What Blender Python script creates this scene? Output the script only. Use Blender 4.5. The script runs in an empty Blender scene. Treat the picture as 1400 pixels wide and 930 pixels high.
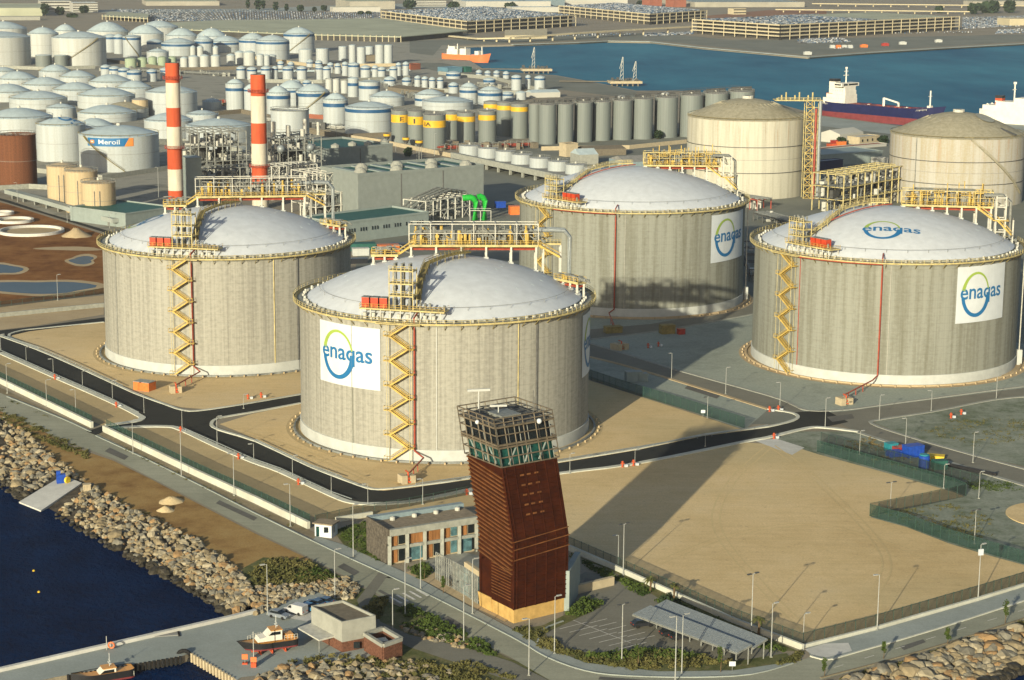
import bpy, bmesh, math, random
from mathutils import Vector, Matrix
from mathutils.geometry import tessellate_polygon
PI = math.pi
rnd = random.Random(11)
C = bpy.context.scene.collection
# ------------------------------------------------------------------ camera solved from the photograph
FPX, PITCH, ROLL, HC = 2695.63, math.radians(11.65377), math.radians(.40241), 134.878
_fw = Vector((0, math.cos(PITCH), -math.sin(PITCH)))
_u0 = Vector((0, math.sin(PITCH), math.cos(PITCH))); _r0 = Vector((1, 0, 0))
_rt = _r0*math.cos(ROLL)+_u0*math.sin(ROLL); _up = -_r0*math.sin(ROLL)+_u0*math.cos(ROLL)
EYE = Vector((0, 0, HC))
def G(x, y, z=0.):                       # survey: a pixel of the photograph to the point of the plane z
    d = _fw+_rt*((x-700)/FPX)+_up*((465-y)/FPX)
    return EYE+d*((z-HC)/d.z)
def G2(x, y, z=0.): p = G(x, y, z); return (p.x, p.y)
def zat(p, y):                           # height above ground point p that shows at image row y
    d = Vector((p[0], p[1], 0))-EYE; s = (465-y)/FPX
    return (s*d.dot(_fw)-d.dot(_up))/(_up.z-s*_fw.z)
def ppm(p): return FPX/(Vector((p[0], p[1], p[2] if len(p) > 2 else 0))-EYE).dot(_fw)
def pxl(p):
    d = Vector(p)-EYE; k = d.dot(_fw); return (700+FPX*d.dot(_rt)/k, 465-FPX*d.dot(_up)/k)
def V3(p, z=None): return Vector((p[0], p[1], (p[2] if len(p) > 2 else 0) if z is None else z))

# ------------------------------------------------------------------ mesh builder
class MB:
    def __init__(s): s.v = []; s.f = []
    def add(s, vs, fs):
        o = len(s.v); s.v += [tuple(p) for p in vs]; s.f += [tuple(i+o for i in f) for f in fs]; return s
    def box(s, c, d, rot=0.):            # c = centre of the base
        ca, sa = math.cos(rot), math.sin(rot); x, y, z = d[0]/2, d[1]/2, d[2]
        P = [(c[0]+a*x*ca-b*y*sa, c[1]+a*x*sa+b*y*ca, (c[2] if len(c) > 2 else 0)+e*z) for e in (0, 1) for a, b in ((-1, -1), (1, -1), (1, 1), (-1, 1))]
        return s.add(P, [(3, 2, 1, 0), (4, 5, 6, 7), (0, 1, 5, 4), (1, 2, 6, 5), (2, 3, 7, 6), (3, 0, 4, 7)])
    def hexa(s, b, t):                   # four bottom, four top points
        return s.add(list(b)+list(t), [(3, 2, 1, 0), (4, 5, 6, 7), (0, 1, 5, 4), (1, 2, 6, 5), (2, 3, 7, 6), (3, 0, 4, 7)])
    def bar(s, p, q, w, h=None):         # rectangular beam from p to q
        p, q = Vector(p), Vector(q); h = h or w; d = q-p
        if d.length < 1e-6: return s
        d.normalize(); a = d.cross(Vector((0, 0, 1)))
        a = Vector((1, 0, 0)) if a.length < 1e-3 else a.normalized()
        b = a.cross(d); a *= w/2; b *= h/2
        return s.hexa([p-a-b, p+a-b, p+a+b, p-a+b], [q-a-b, q+a-b, q+a+b, q-a+b])
    def tube(s, pts, r, n=6, close=False):
        pts = [Vector(p) for p in pts]; m = len(pts); V = []; Fc = []
        for i, p in enumerate(pts):
            if close: d = pts[(i+1) % m]-pts[i-1]
            else: d = pts[min(i+1, m-1)]-pts[max(i-1, 0)]
            d.normalize(); a = d.cross(Vector((0, 0, 1)))
            a = Vector((1, 0, 0)) if a.length < 1e-3 else a.normalized()
            b = a.cross(d)
            rr = r[i] if isinstance(r, (list, tuple)) else r
            for k in range(n):
                t = 2*PI*k/n; V.append(p+a*(rr*math.cos(t))+b*(rr*math.sin(t)))
        L = m if close else m-1
        for i in range(L):
            for k in range(n):
                A, B = i*n, ((i+1) % m)*n
                Fc.append((A+k, A+(k+1) % n, B+(k+1) % n, B+k))
        if not close: Fc += [tuple(range(n))[::-1], tuple(range((m-1)*n, m*n))]
        return s.add(V, Fc)
    def lathe(s, c, prof, n=32, a0=0., a1=2*PI):
        full = abs(a1-a0-2*PI) < 1e-6; k = n if full else n+1; V = []; Fc = []; idx = []
        z0 = c[2] if len(c) > 2 else 0
        for r, z in prof:
            if r < 1e-5: idx.append((len(V), 1)); V.append((c[0], c[1], z0+z))
            else:
                idx.append((len(V), k))
                for i in range(k):
                    t = a0+(a1-a0)*i/n; V.append((c[0]+r*math.cos(t), c[1]+r*math.sin(t), z0+z))
        for (A, ka), (B, kb) in zip(idx, idx[1:]):
            for i in range(n):
                j = (i+1) % k
                if ka == 1 and kb == 1: continue
                if ka == 1: Fc.append((A, B+j, B+i))
                elif kb == 1: Fc.append((A+i, A+j, B))
                else: Fc.append((A+i, A+j, B+j, B+i))
        return s.add(V, Fc)
    def cyl(s, c, r, h, n=16, cap=True):
        return s.lathe(c, ([(0, 0)] if cap else [])+[(r, 0), (r, h)]+([(0, h)] if cap else []), n)
    def sheet(s, poly, z=0.):
        P = [Vector((p[0], p[1], 0)) for p in poly]
        T = tessellate_polygon([P]); fs = []
        for t in T:
            a, b, c = (P[i] for i in t)
            fs.append(t if (b-a).cross(c-a).z > 0 else t[::-1])
        return s.add([(p[0], p[1], z) for p in poly], fs)
    def prism(s, poly, z0, z1, top=True):
        n = len(poly); ar = sum(poly[i-1][0]*poly[i][1]-poly[i][0]*poly[i-1][1] for i in range(n))
        if ar < 0: poly = poly[::-1]
        s.add([(p[0], p[1], z0) for p in poly]+[(p[0], p[1], z1) for p in poly], [(i, (i+1) % n, n+(i+1) % n, n+i) for i in range(n)])
        if top: s.sheet(poly, z1)
        return s
    def ribbon(s, pts, w, z0, z1):       # raised band along a line (kerb, low wall): flat top, two sides, ends
        L, Rr = offs(pts, w/2), offs(pts, -w/2); n = len(pts)
        V = []
        for a, b in zip(L, Rr): V += [(a[0], a[1], z0), (a[0], a[1], z1), (b[0], b[1], z1), (b[0], b[1], z0)]
        Fc = []
        for i in range(n-1):
            A, B = 4*i, 4*i+4
            Fc += [(A+1, A, B, B+1), (A+2, A+1, B+1, B+2), (A+3, A+2, B+2, B+3)]
        Fc += [(0, 1, 2, 3), (4*n-1, 4*n-2, 4*n-3, 4*n-4)]
        return s.add(V, Fc)
    def each(s, name, mat, parent=None, smooth=False):   # every loose piece as an object of its own
        par = list(range(len(s.v)))
        def find(i):
            while par[i] != i: par[i] = par[par[i]]; i = par[i]
            return i
        for f in s.f:
            a = find(f[0])
            for i in f[1:]: par[find(i)] = a
        g = {}
        for f in s.f: g.setdefault(find(f[0]), []).append(f)
        out = []
        for fs in g.values():
            ids = sorted({i for f in fs for i in f}); m = {i: j for j, i in enumerate(ids)}; q = MB()
            q.v = [s.v[i] for i in ids]; q.f = [tuple(m[i] for i in f) for f in fs]; out.append(q.build(name, mat, parent, smooth))
        return out
    def build(s, name, mat, parent=None, smooth=False, label=None):
        me = bpy.data.meshes.new(name); o = bpy.data.objects.new(name, me)
        off = Vector((0, 0, 0)); q = parent
        while q is not None: off += q.location; q = q.parent
        if off.length > 0: me.from_pydata([(v[0]-off.x, v[1]-off.y, v[2]-off.z) for v in s.v], [], s.f)
        else: me.from_pydata(s.v, [], s.f)
        me.materials.append(M[mat] if isinstance(mat, str) else mat)
        if smooth:
            me.polygons.foreach_set('use_smooth', [True]*len(me.polygons))
            try: me.set_sharp_from_angle(angle=math.radians(35))
            except Exception: pass
        me.update(); C.objects.link(o)
        if parent is not None: o.parent = parent
        if label: o['label'] = label
        return o
def offs(pts, w):
    out = []; n = len(pts)
    for i in range(n):
        a = Vector(pts[max(i-1, 0)][:2]); b = Vector(pts[min(i+1, n-1)][:2]); d = (b-a).normalized()
        out.append((pts[i][0]-d.y*w, pts[i][1]+d.x*w))
    return out
def smoothline(pts, k=4):                # Catmull-Rom through 2D points
    out = []; n = len(pts)
    for i in range(n-1):
        p0, p1, p2, p3 = (Vector(pts[j][:2]) for j in (max(i-1, 0), i, i+1, min(i+2, n-1)))
        for t in range(k):
            u = t/k
            q = .5*((2*p1)+(p2-p0)*u+(2*p0-5*p1+4*p2-p3)*u*u+(3*p1-p0-3*p2+p3)*u**3); out.append((q.x, q.y))
    out.append(tuple(pts[-1][:2])); return out
def thing(name, label, cat, loc=(0, 0, 0), group=None, rotz=0):
    o = bpy.data.objects.new(name, None); o.empty_display_size = .5; C.objects.link(o)
    o.location = Vector((loc[0], loc[1], loc[2] if len(loc) > 2 else 0)); o.rotation_euler = (0, 0, rotz)
    tag(o, label, cat, group); return o
def tag(o, label, cat, group=None):
    o['label'] = label; o['category'] = cat
    if group: o['group'] = group
    return o
def struct(o): o['kind'] = 'structure'; return o
def stuff(o): o['kind'] = 'stuff'; return o
def kids(o): return [c for c in bpy.data.objects if c.parent == o]
def copy_tree(o, loc, rz, label, group=None, ch=None):
    r = o.copy(); C.objects.link(r); r.location = loc; r.rotation_euler = (0, 0, rz); r['label'] = label
    if group: r['group'] = group
    for c in (ch if ch is not None else kids(o)):
        d = c.copy(); C.objects.link(d); d.parent = r
        for g in kids(c):
            e = g.copy(); C.objects.link(e); e.parent = d
    return r

# ------------------------------------------------------------------ materials
M = {}
CAL = {'sand': (1.10, 1.125, 1.06), 'sand_strip': (1.05, 1.05, .92), 'tank_concrete': (.92, .985, 1.15), 'tank_concrete_streaked': (.65, .73, .88), 'dome_white': (.88, .925, .99), 'white_shell': (.83, .94, 1.08),
       'cream_shell': (.92, 1.08, 1.38), 'old_cream_shell': (1.08, 1.18, 1.42), 'old_pale_shell': (.88, .93, 1.08), 'asphalt_new': (.92, .98, .92), 'gravel_grey': (1.02, 1.14, 1.12), 'gravel_weedy': (.92, 1.02, 1.02), 'road_grey': (1.62, 1.68, 1.45),
       'corten': (.62, .42, .30), 'corten_light': (.60, .48, .36), 'corten_mid': (.75, .62, .5), 'rock_tan': (.80, .82, .80), 'rock_pale': (.80, .82, .82), 'rock_grey': (.78, .82, .84), 'rock_orange': (.80, .80, .80), 'mud': (.84, .74, .54), 'silo_grey': (.78, .90, .96), 'sand_track': (1.09, 1.115, 1.05), 'shed_grey': (1.12, 1.18, 1.16), 'shed_light': (1.06, 1.16, 1.16), 'dirt': (1.15, 1.12, .78), 'quay_concrete': (.80, .93, 1.04),
       'roof_pale': (.88, 1.02, 1.04), 'far_roof': (1.48, 1.56, 1.25), 'water_near': (.35, .95, 1.4), 'water_basin': (.70, 1.12, 1.2), 'render_beige': (.85, .92, .98), 'band_white': (.85, .92, 1.0), 'sign_white': (.82, .88, .96), 'yard_grey': (.95, 1.05, 1.05), 'kerb_white': (.82, .88, .9),
       'asphalt_old': (.98, 1.03, .98), 'bare_concrete': (.85, .92, .98)}
def tone(name, c):                      # balance of a material's own colour
    k = CAL.get(name, (1, 1, 1)); return tuple(min(.9, a*b) for a, b in zip(c, k))
def mat(name, col, rough=.7, var=.12, scale=1., bump=0., metal=0., spec=.3, col2=None, streak=0., alpha=1., detail=5., thr=None):
    col = tone(name, col); col2 = tone(name, col2) if col2 else None
    m = bpy.data.materials.new(name); m.use_nodes = True; nt = m.node_tree; N = nt.nodes; L = nt.links
    b = N['Principled BSDF']; b.inputs['Roughness'].default_value = rough; b.inputs['Metallic'].default_value = metal
    b.inputs['Specular IOR Level'].default_value = spec if rough < .8 else min(spec, .08)
    if alpha < 1: b.inputs['Alpha'].default_value = alpha
    M[name] = m
    tc = N.new('ShaderNodeTexCoord'); out = tc.outputs['Object']
    if streak:                           # runs down vertical faces
        mp = N.new('ShaderNodeMapping'); mp.inputs['Scale'].default_value = (1, 1, streak); L.new(out, mp.inputs['Vector']); out = mp.outputs['Vector']
    n1 = N.new('ShaderNodeTexNoise'); n1.inputs['Scale'].default_value = scale; n1.inputs['Detail'].default_value = detail; n1.inputs['Roughness'].default_value = .62
    L.new(out, n1.inputs['Vector'])
    rp = N.new('ShaderNodeValToRGB'); c2 = col2 or tuple(max(0, c*(1-2.2*var)) for c in col); lo, hi = thr or (.3, .7)
    rp.color_ramp.elements[0].position = lo; rp.color_ramp.elements[1].position = hi
    rp.color_ramp.elements[0].color = (*c2, 1)
    rp.color_ramp.elements[1].color = (*(col if col2 else tuple(min(1, c*(1+var)) for c in col)), 1)
    L.new(n1.outputs['Fac'], rp.inputs['Fac']); L.new(rp.outputs['Color'], b.inputs['Base Color'])
    if bump:
        bp = N.new('ShaderNodeBump'); bp.inputs['Strength'].default_value = bump; bp.inputs['Distance'].default_value = .3
        L.new(n1.outputs['Fac'], bp.inputs['Height']); L.new(bp.outputs['Normal'], b.inputs['Normal'])
    m['_'] = 0; return m
def nodes(m):
    nt = m.node_tree; return nt, nt.nodes, nt.links, nt.nodes['Principled BSDF']
def math_(N, L, op, a, b=None, c=None):
    n = N.new('ShaderNodeMath'); n.operation = op
    for i, x in enumerate((a, b, c)):
        if x is None: continue
        if isinstance(x, (int, float)): n.inputs[i].default_value = x
        else: L.new(x, n.inputs[i])
    return n.outputs[0]
def mixc(N, L, fac, a, b, mode='MIX'):
    n = N.new('ShaderNodeMix'); n.data_type = 'RGBA'; n.blend_type = mode
    if isinstance(fac, (int, float)): n.inputs[0].default_value = fac
    else: L.new(fac, n.inputs[0])
    for i, x in ((6, a), (7, b)):
        if isinstance(x, tuple): n.inputs[i].default_value = (*x, 1)
        else: L.new(x, n.inputs[i])
    return n.outputs[2]
def noise(N, L, vec, scale, detail=4., rough=.6):
    n = N.new('ShaderNodeTexNoise'); n.inputs['Scale'].default_value = scale; n.inputs['Detail'].default_value = detail; n.inputs['Roughness'].default_value = rough
    L.new(vec, n.inputs['Vector']); return n.outputs['Fac']
def ramp(N, L, fac, stops):
    r = N.new('ShaderNodeValToRGB'); e = r.color_ramp.elements
    e[0].position, e[0].color = stops[0][0], (*stops[0][1], 1); e[1].position, e[1].color = stops[-1][0], (*stops[-1][1], 1)
    for p, c in stops[1:-1]:
        x = e.new(p); x.color = (*c, 1)
    L.new(fac, r.inputs['Fac']); return r.outputs['Color']
def g1(v): return (v, v, v)
def ground_mat(name, cols, big=.02, mid=.25, tyre=0., bump=.15, rough=.95, fine=2.2, finevar=.25, bigw=.7):
    """cols: two or three tones mixed by a slow and a quick noise, fine grain, faint wheel marks"""
    cols = [tone(name, c) for c in cols]; m = mat(name, cols[0], rough); nt, N, L, b = nodes(m)
    tc = N.new('ShaderNodeTexCoord').outputs['Object']
    a = noise(N, L, tc, big, 5, .62); f = noise(N, L, tc, mid, 6, .65); g = noise(N, L, tc, fine, 4, .7)
    s = math_(N, L, 'ADD', math_(N, L, 'MULTIPLY', a, bigw), math_(N, L, 'MULTIPLY', f, 1-bigw))
    n = len(cols); col = ramp(N, L, s, [(.36+.28*i/(n-1), c) for i, c in enumerate(cols)])
    gr = ramp(N, L, g, [(.25, g1(1-finevar)), (.75, g1(1+finevar*.6))])
    col = mixc(N, L, 1., col, gr, 'MULTIPLY')
    if tyre and name == 'sand':
        p = noise(N, L, tc, .011, 3, .5); col = mixc(N, L, math_(N, L, 'MULTIPLY', ramp(N, L, p, [(.52, g1(0)), (.66, g1(1))]), .45), col, (.36, .31, .17))
        q = noise(N, L, tc, .5, 6, .75); col = mixc(N, L, 1., col, ramp(N, L, q, [(.30, g1(.80)), (.44, g1(1.))]), 'MULTIPLY')
    if tyre:
        mp = N.new('ShaderNodeMapping'); mp.inputs['Rotation'].default_value = (0, 0, math.radians(-34)); mp.inputs['Scale'].default_value = (.035, .6, 1)
        L.new(tc, mp.inputs['Vector']); t = noise(N, L, mp.outputs['Vector'], 1., 5, .7)
        col = mixc(N, L, 1., col, ramp(N, L, t, [(.35, g1(1-tyre)), (.6, g1(1+tyre*.35))]), 'MULTIPLY')
    L.new(col, b.inputs['Base Color'])
    bp = N.new('ShaderNodeBump'); bp.inputs['Strength'].default_value = bump; bp.inputs['Distance'].default_value = .25
    L.new(g, bp.inputs['Height']); L.new(bp.outputs['Normal'], b.inputs['Normal']); return m
def tank_wall(name, base, dark, streakw, lines=2.4, cols=10., spots=0.5, seed=0., rust=None, rough=.9):
    """concrete or painted shell of a round tank: streaks round the shell by angle, lift lines by height, blotches"""
    base, dark = tone(name, base), tone(name, dark); m = mat(name, base, rough); nt, N, L, b = nodes(m)
    tc = N.new('ShaderNodeTexCoord').outputs['Object']; sp = N.new('ShaderNodeSeparateXYZ'); L.new(tc, sp.inputs[0])
    ang = math_(N, L, 'ARCTAN2', sp.outputs[1], sp.outputs[0]); z = sp.outputs[2]
    cb = N.new('ShaderNodeCombineXYZ'); L.new(math_(N, L, 'MULTIPLY', ang, cols), cb.inputs[0]); L.new(math_(N, L, 'MULTIPLY', z, .012), cb.inputs[1]); cb.inputs[2].default_value = seed
    st = noise(N, L, cb.outputs[0], 1., 5, .68)
    cb2 = N.new('ShaderNodeCombineXYZ'); L.new(math_(N, L, 'MULTIPLY', ang, 26.), cb2.inputs[0]); L.new(math_(N, L, 'MULTIPLY', z, 1.05), cb2.inputs[1]); cb2.inputs[2].default_value = seed+3
    bl = noise(N, L, cb2.outputs[0], 1., 5, .7)
    fac = math_(N, L, 'ADD', math_(N, L, 'MULTIPLY', st, streakw), math_(N, L, 'MULTIPLY', bl, 1-streakw))
    mid = tuple((x+y)/2 for x, y in zip(base, dark))
    col = ramp(N, L, fac, [(.38, dark), (.47, mid), (.53, base), (.68, tuple(min(1, x*1.12) for x in base))])
    if lines:
        fr = math_(N, L, 'FRACT', math_(N, L, 'DIVIDE', z, lines)); ln = math_(N, L, 'LESS_THAN', fr, .045)
        fr2 = math_(N, L, 'FRACT', math_(N, L, 'MULTIPLY', ang, 48/PI)); ln2 = math_(N, L, 'LESS_THAN', fr2, .035)
        w = math_(N, L, 'MULTIPLY', math_(N, L, 'MAXIMUM', ln, math_(N, L, 'MULTIPLY', ln2, .8)), .22)
        col = mixc(N, L, w, col, tuple(x*.55 for x in dark))
    if rust:
        rf = math_(N, L, 'MULTIPLY', ramp(N, L, noise(N, L, cb.outputs[0], 2.3, 4, .7), [(.55, g1(0)), (.7, g1(1))]), .75)
        zz = N.new('ShaderNodeMapRange'); zz.inputs['From Min'].default_value = rust[0]; zz.inputs['From Max'].default_value = rust[1]
        L.new(z, zz.inputs['Value']); col = mixc(N, L, math_(N, L, 'MULTIPLY', rf, zz.outputs[0]), col, rust[2])
    L.new(col, b.inputs['Base Color'])
    bp = N.new('ShaderNodeBump'); bp.inputs['Strength'].default_value = .25; bp.inputs['Distance'].default_value = .15
    L.new(bl, bp.inputs['Height']); L.new(bp.outputs['Normal'], b.inputs['Normal']); return m

# land
ground_mat('land', [(.20, .175, .125), (.27, .235, .175), (.23, .21, .165)], .012, .1)
ground_mat('sand', [(.47, .335, .175), (.54, .395, .22), (.565, .425, .255)], .018, .16, tyre=.06, finevar=.2)
ground_mat('sand_strip', [(.38, .29, .175), (.47, .36, .22)], .03, .3, tyre=.04, finevar=.16)
ground_mat('sand_track', [(.44, .325, .175), (.50, .375, .205), (.53, .40, .225)], .018, .16, finevar=.2)
ground_mat('gravel_grey', [(.21, .205, .175), (.29, .28, .24), (.25, .25, .215)], .02, .22, finevar=.22, fine=1.2)
ground_mat('gravel_weedy', [(.10, .115, .065), (.23, .225, .175), (.30, .285, .23)], .035, .22, finevar=.3, fine=1.2, bigw=.5)
ground_mat('asphalt_new', [(.030, .029, .028), (.045, .043, .041)], .03, .3, finevar=.2, rough=.9)
ground_mat('asphalt_old', [(.165, .15, .125), (.215, .195, .165)], .03, .2, tyre=.06, finevar=.15)
ground_mat('road_grey', [(.15, .145, .125), (.21, .20, .175)], .02, .2, tyre=.08, finevar=.15)
ground_mat('yard_grey', [(.16, .15, .125), (.22, .205, .17)], .02, .15, finevar=.2)
ground_mat('farm_ground', [(.20, .195, .16), (.31, .295, .24), (.26, .25, .21)], .03, .12, finevar=.25)
ground_mat('road_patch', [(.105, .10, .088), (.14, .135, .12)], .1, .5, finevar=.2)
ground_mat('quay_concrete', [(.30, .28, .225), (.40, .375, .31)], .03, .3, finevar=.14)
ground_mat('pale_concrete', [(.42, .41, .37), (.56, .55, .50)], .05, .4, finevar=.1)
ground_mat('kerb_white', [(.50, .46, .37), (.66, .62, .52)], .1, .7, finevar=.12)
ground_mat('mud', [(.13, .055, .022), (.26, .13, .055), (.34, .20, .10)], .03, .16, finevar=.25, bigw=.55)
ground_mat('dirt', [(.17, .095, .05), (.27, .175, .095), (.31, .22, .13)], .03, .16, finevar=.25, bigw=.5)
ground_mat('dirt_strip', [(.17, .14, .085), (.30, .25, .165)], .05, .35, finevar=.3)
ground_mat('tan_earth', [(.36, .27, .155), (.46, .36, .22)], .04, .3, finevar=.2)
ground_mat('red_earth', [(.21, .10, .055), (.30, .17, .10)], .02, .1, finevar=.2)
ground_mat('soil_green', [(.06, .075, .025), (.12, .125, .05), (.20, .165, .09)], .06, .4, finevar=.35, bigw=.4)
mat('paint_white_line', (.62, .60, .54), .8, .15, 2.)
mat('rock_bed', (.09, .075, .055), .95, .3, .6, .5)
# concrete and tanks
tank_wall('tank_concrete', (.315, .288, .212), (.215, .195, .143), .62, 2.4, 38.)
tank_wall('tank_concrete_streaked', (.33, .30, .212), (.225, .198, .128), .74, 2.4, 15., seed=5)
tank_wall('old_cream_shell', (.40, .35, .235), (.31, .268, .175), .8, 0, 12., seed=9, rust=(20, 36, (.26, .14, .06)))
tank_wall('old_pale_shell', (.42, .38, .285), (.36, .30, .18), .7, 0, 9., seed=12, rust=(12, 38, (.33, .17, .07)))
tank_wall('white_shell', (.43, .41, .355), (.37, .345, .285), .5, 0, 6., seed=2, rough=.6)
tank_wall('cream_shell', (.43, .38, .28), (.36, .31, .22), .5, 0, 6., seed=4, rough=.6)
tank_wall('beige_shell', (.42, .33, .20), (.35, .27, .16), .5, 0, 6., seed=6, rough=.7)
tank_wall('silo_grey', (.20, .195, .17), (.165, .16, .14), .7, 0, 10., seed=7, rough=.6)
tank_wall('rust_shell', (.145, .060, .030), (.095, .040, .022), .4, 1.6, 8., seed=8)
tank_wall('green_shell', (.28, .34, .24), (.24, .29, .2), .5, 0, 6., seed=13)
mat('dome_white', (.57, .57, .55), .55, .05, .35, .05)
mat('old_dome', (.33, .305, .225), .9, .2, .5, .1, col2=(.22, .20, .135))
mat('roof_pale', (.44, .45, .45), .6, .08, .25)
mat('roof_grey', (.24, .235, .215), .8, .12, .4)
mat('band_white', (.50, .475, .41), .8, .06, .4)
mat('blue_stripe', (.015, .075, .17), .5, .08, .3)
mat('yellow_band', (.62, .36, .02), .5, .08, .3)
mat('dark_letter', (.03, .025, .02), .6, .05, 1.)
mat('yellow_paint', (.48, .335, .085), .6, .18, .5)
mat('yellow_pale', (.45, .375, .17), .65, .18, .5)
mat('yellow_dull', (.22, .175, .06), .6, .2, .6)
mat('red_paint', (.42, .045, .015), .5, .12, .8)
mat('pipe_red', (.30, .055, .03), .5, .15, .8)
mat('orange_paint', (.60, .16, .035), .5, .1, .8)
mat('chimney_red', (.46, .085, .035), .8, .16, .25, streak=.2)
mat('chimney_white', (.52, .48, .38), .8, .12, .25, streak=.2)
mat('steel_white', (.46, .45, .39), .6, .12, 1.)
mat('steel_grey', (.19, .195, .175), .55, .2, .8)
mat('steel_dark', (.075, .075, .07), .6, .2, .8)
mat('galvanised', (.25, .275, .275), .5, .12, 2., metal=.3)
mat('lamp_white', (.31, .315, .29), .5, .06, 2.)
mat('black', (.018, .018, .02), .5, .1, 2.)
mat('sign_white', (.62, .615, .58), .6, .04, .3)
mat('logo_blue', (.014, .125, .29), .5, .04, .5)
mat('logo_green', (.26, .36, .06), .5, .04, .5)
mat('banner_orange', (.62, .22, .05), .5, .04, .5)
mat('shed_grey', (.17, .18, .17), .6, .06, .4)
mat('shed_light', (.21, .225, .21), .6, .06, .4)
mat('roof_green', (.020, .095, .075), .6, .12, .5)
mat('bright_green', (.015, .36, .035), .5, .1, 1.)
mat('fence_green', (.020, .060, .045), .7, .2, 3., alpha=.34)
mat('fence_dark', (.022, .030, .024), .7, .2, 3., alpha=.28)
mat('post_green', (.025, .06, .045), .6, .1, 2.)
mat('brick', (.15, .07, .045), .9, .25, 3., .1)
mat('stone_dark', (.115, .10, .08), .9, .25, 1.5, .2)
mat('render_beige', (.34, .315, .255), .9, .08, .6)
mat('facade_tan', (.42, .35, .23), .8, .08, .6)
mat('timber', (.30, .135, .045), .7, .25, 1., .1, streak=.15)
mat('roof_gravel', (.25, .205, .145), .95, .15, 1.)
mat('roof_brown', (.17, .145, .105), .95, .12, 1.)
mat('metal_blue_grey', (.20, .26, .28), .5, .1, 1.)
mat('bare_concrete', (.33, .31, .25), .9, .12, .7)
mat('corten', (.075, .024, .009), .9, .3, .45, .15, col2=(.034, .011, .005))
mat('corten_mid', (.13, .052, .022), .9, .3, .5)
mat('corten_light', (.26, .135, .065), .85, .2, .6)
mat('tower_plinth', (.45, .29, .10), .8, .12, .6)
mat('scaffold', (.135, .11, .075), .6, .2, 1.)
mat('glass_dark', (.012, .016, .018), .08, .1, 1., spec=.6)
mat('glass_teal', (.012, .065, .055), .12, .4, .6, spec=.6)
mat('glass_blue', (.10, .20, .22), .12, .3, .5, spec=.6)
mat('rubber', (.02, .02, .02), .8, .1, 2.)
mat('boat_orange', (.60, .29, .07), .4, .08, 1.)
mat('hull_navy', (.011, .014, .062), .4, .1, .3)
mat('hull_red', (.17, .032, .034), .6, .12, .3)
mat('deck_red', (.24, .05, .035), .7, .2, .3)
mat('ship_white', (.62, .59, .51), .5, .06, .3)
mat('ship_orange', (.62, .16, .05), .5, .08, .3)
mat('plastic_blue', (.012, .06, .34), .45, .15, 1.)
mat('plastic_teal', (.02, .20, .24), .45, .15, 1.)
mat('tarp_yellow', (.66, .45, .03), .6, .15, 1.)
mat('bark', (.13, .09, .05), .95, .25, 3., .3)
mat('leaf_green', (.075, .105, .022), .8, .35, .16, col2=(.022, .038, .010))
mat('leaf_olive', (.145, .125, .045), .8, .35, .14, col2=(.034, .044, .013))
mat('leaf_dry', (.17, .13, .05), .8, .3, .6)
mat('palm_leaf', (.09, .095, .025), .6, .3, 1.)
mat('tree_dark', (.030, .050, .022), .8, .3, .2)
mat('rock_tan', (.36, .285, .18), .95, .25, .5, .4, col2=(.20, .155, .095))
mat('rock_pale', (.47, .40, .28), .95, .2, .5, .4, col2=(.28, .23, .15))
mat('rock_grey', (.27, .24, .185), .95, .25, .5, .4, col2=(.14, .12, .09))
mat('rock_orange', (.42, .27, .13), .95, .2, .5, .4, col2=(.25, .16, .08))
mat('rock_wet', (.045, .038, .024), .6, .3, .5, .4)
mat('far_wall', (.33, .31, .25), .85, .08, .05)
mat('far_frame', (.47, .41, .27), .85, .06, .05)
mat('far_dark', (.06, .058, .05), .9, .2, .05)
mat('far_roof', (.25, .245, .22), .85, .1, .02)
mat('far_red', (.28, .10, .06), .8, .1, .05)
mat('warehouse_pale', (.42, .41, .36), .8, .06, .02)
mat('roof_blue', (.10, .20, .26), .6, .1, .1)
for nm, c in (('car_white', (.42, .42, .41)), ('car_silver', (.17, .19, .21)), ('car_blue', (.03, .08, .16)), ('car_dark', (.02, .022, .027)), ('car_red', (.30, .03, .02)), ('car_sky', (.05, .20, .36))):
    mat(nm, c, .3, .04, .5, spec=.6)
# water
def water(name, deep, tint, scale, strength, rough, stretch=(1, 1, 1), gloss=.03):
    deep, tint = tone(name, deep), tone(name, tint)
    m = mat(name, deep, rough); nt, N, L, b = nodes(m); b.inputs['Specular IOR Level'].default_value = 0
    tc = N.new('ShaderNodeTexCoord').outputs['Object']; mp = N.new('ShaderNodeMapping'); mp.inputs['Scale'].default_value = stretch
    L.new(tc, mp.inputs['Vector']); v = mp.outputs['Vector']
    a = noise(N, L, v, .006, 4, .55); w = noise(N, L, v, scale, 6, .65); w2 = noise(N, L, v, scale*.13, 4, .6)
    f = math_(N, L, 'ADD', math_(N, L, 'MULTIPLY', a, .6), math_(N, L, 'MULTIPLY', w2, .4))
    L.new(ramp(N, L, f, [(.38, deep), (.62, tint)]), b.inputs['Base Color'])
    bp = N.new('ShaderNodeBump'); bp.inputs['Strength'].default_value = strength; bp.inputs['Distance'].default_value = 1.
    L.new(math_(N, L, 'ADD', w, w2), bp.inputs['Height']); L.new(bp.outputs['Normal'], b.inputs['Normal'])
    gl = N.new('ShaderNodeBsdfGlossy'); gl.inputs['Roughness'].default_value = rough; L.new(bp.outputs['Normal'], gl.inputs['Normal'])
    mx = N.new('ShaderNodeMixShader'); mx.inputs[0].default_value = gloss; L.new(b.outputs[0], mx.inputs[1]); L.new(gl.outputs[0], mx.inputs[2]); L.new(mx.outputs[0], N['Material Output'].inputs['Surface'])
water('water_near', (.0006, .0065, .022), (.004, .019, .050), .8, 1.0, .16, (1, .7, 1), .03)
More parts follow.
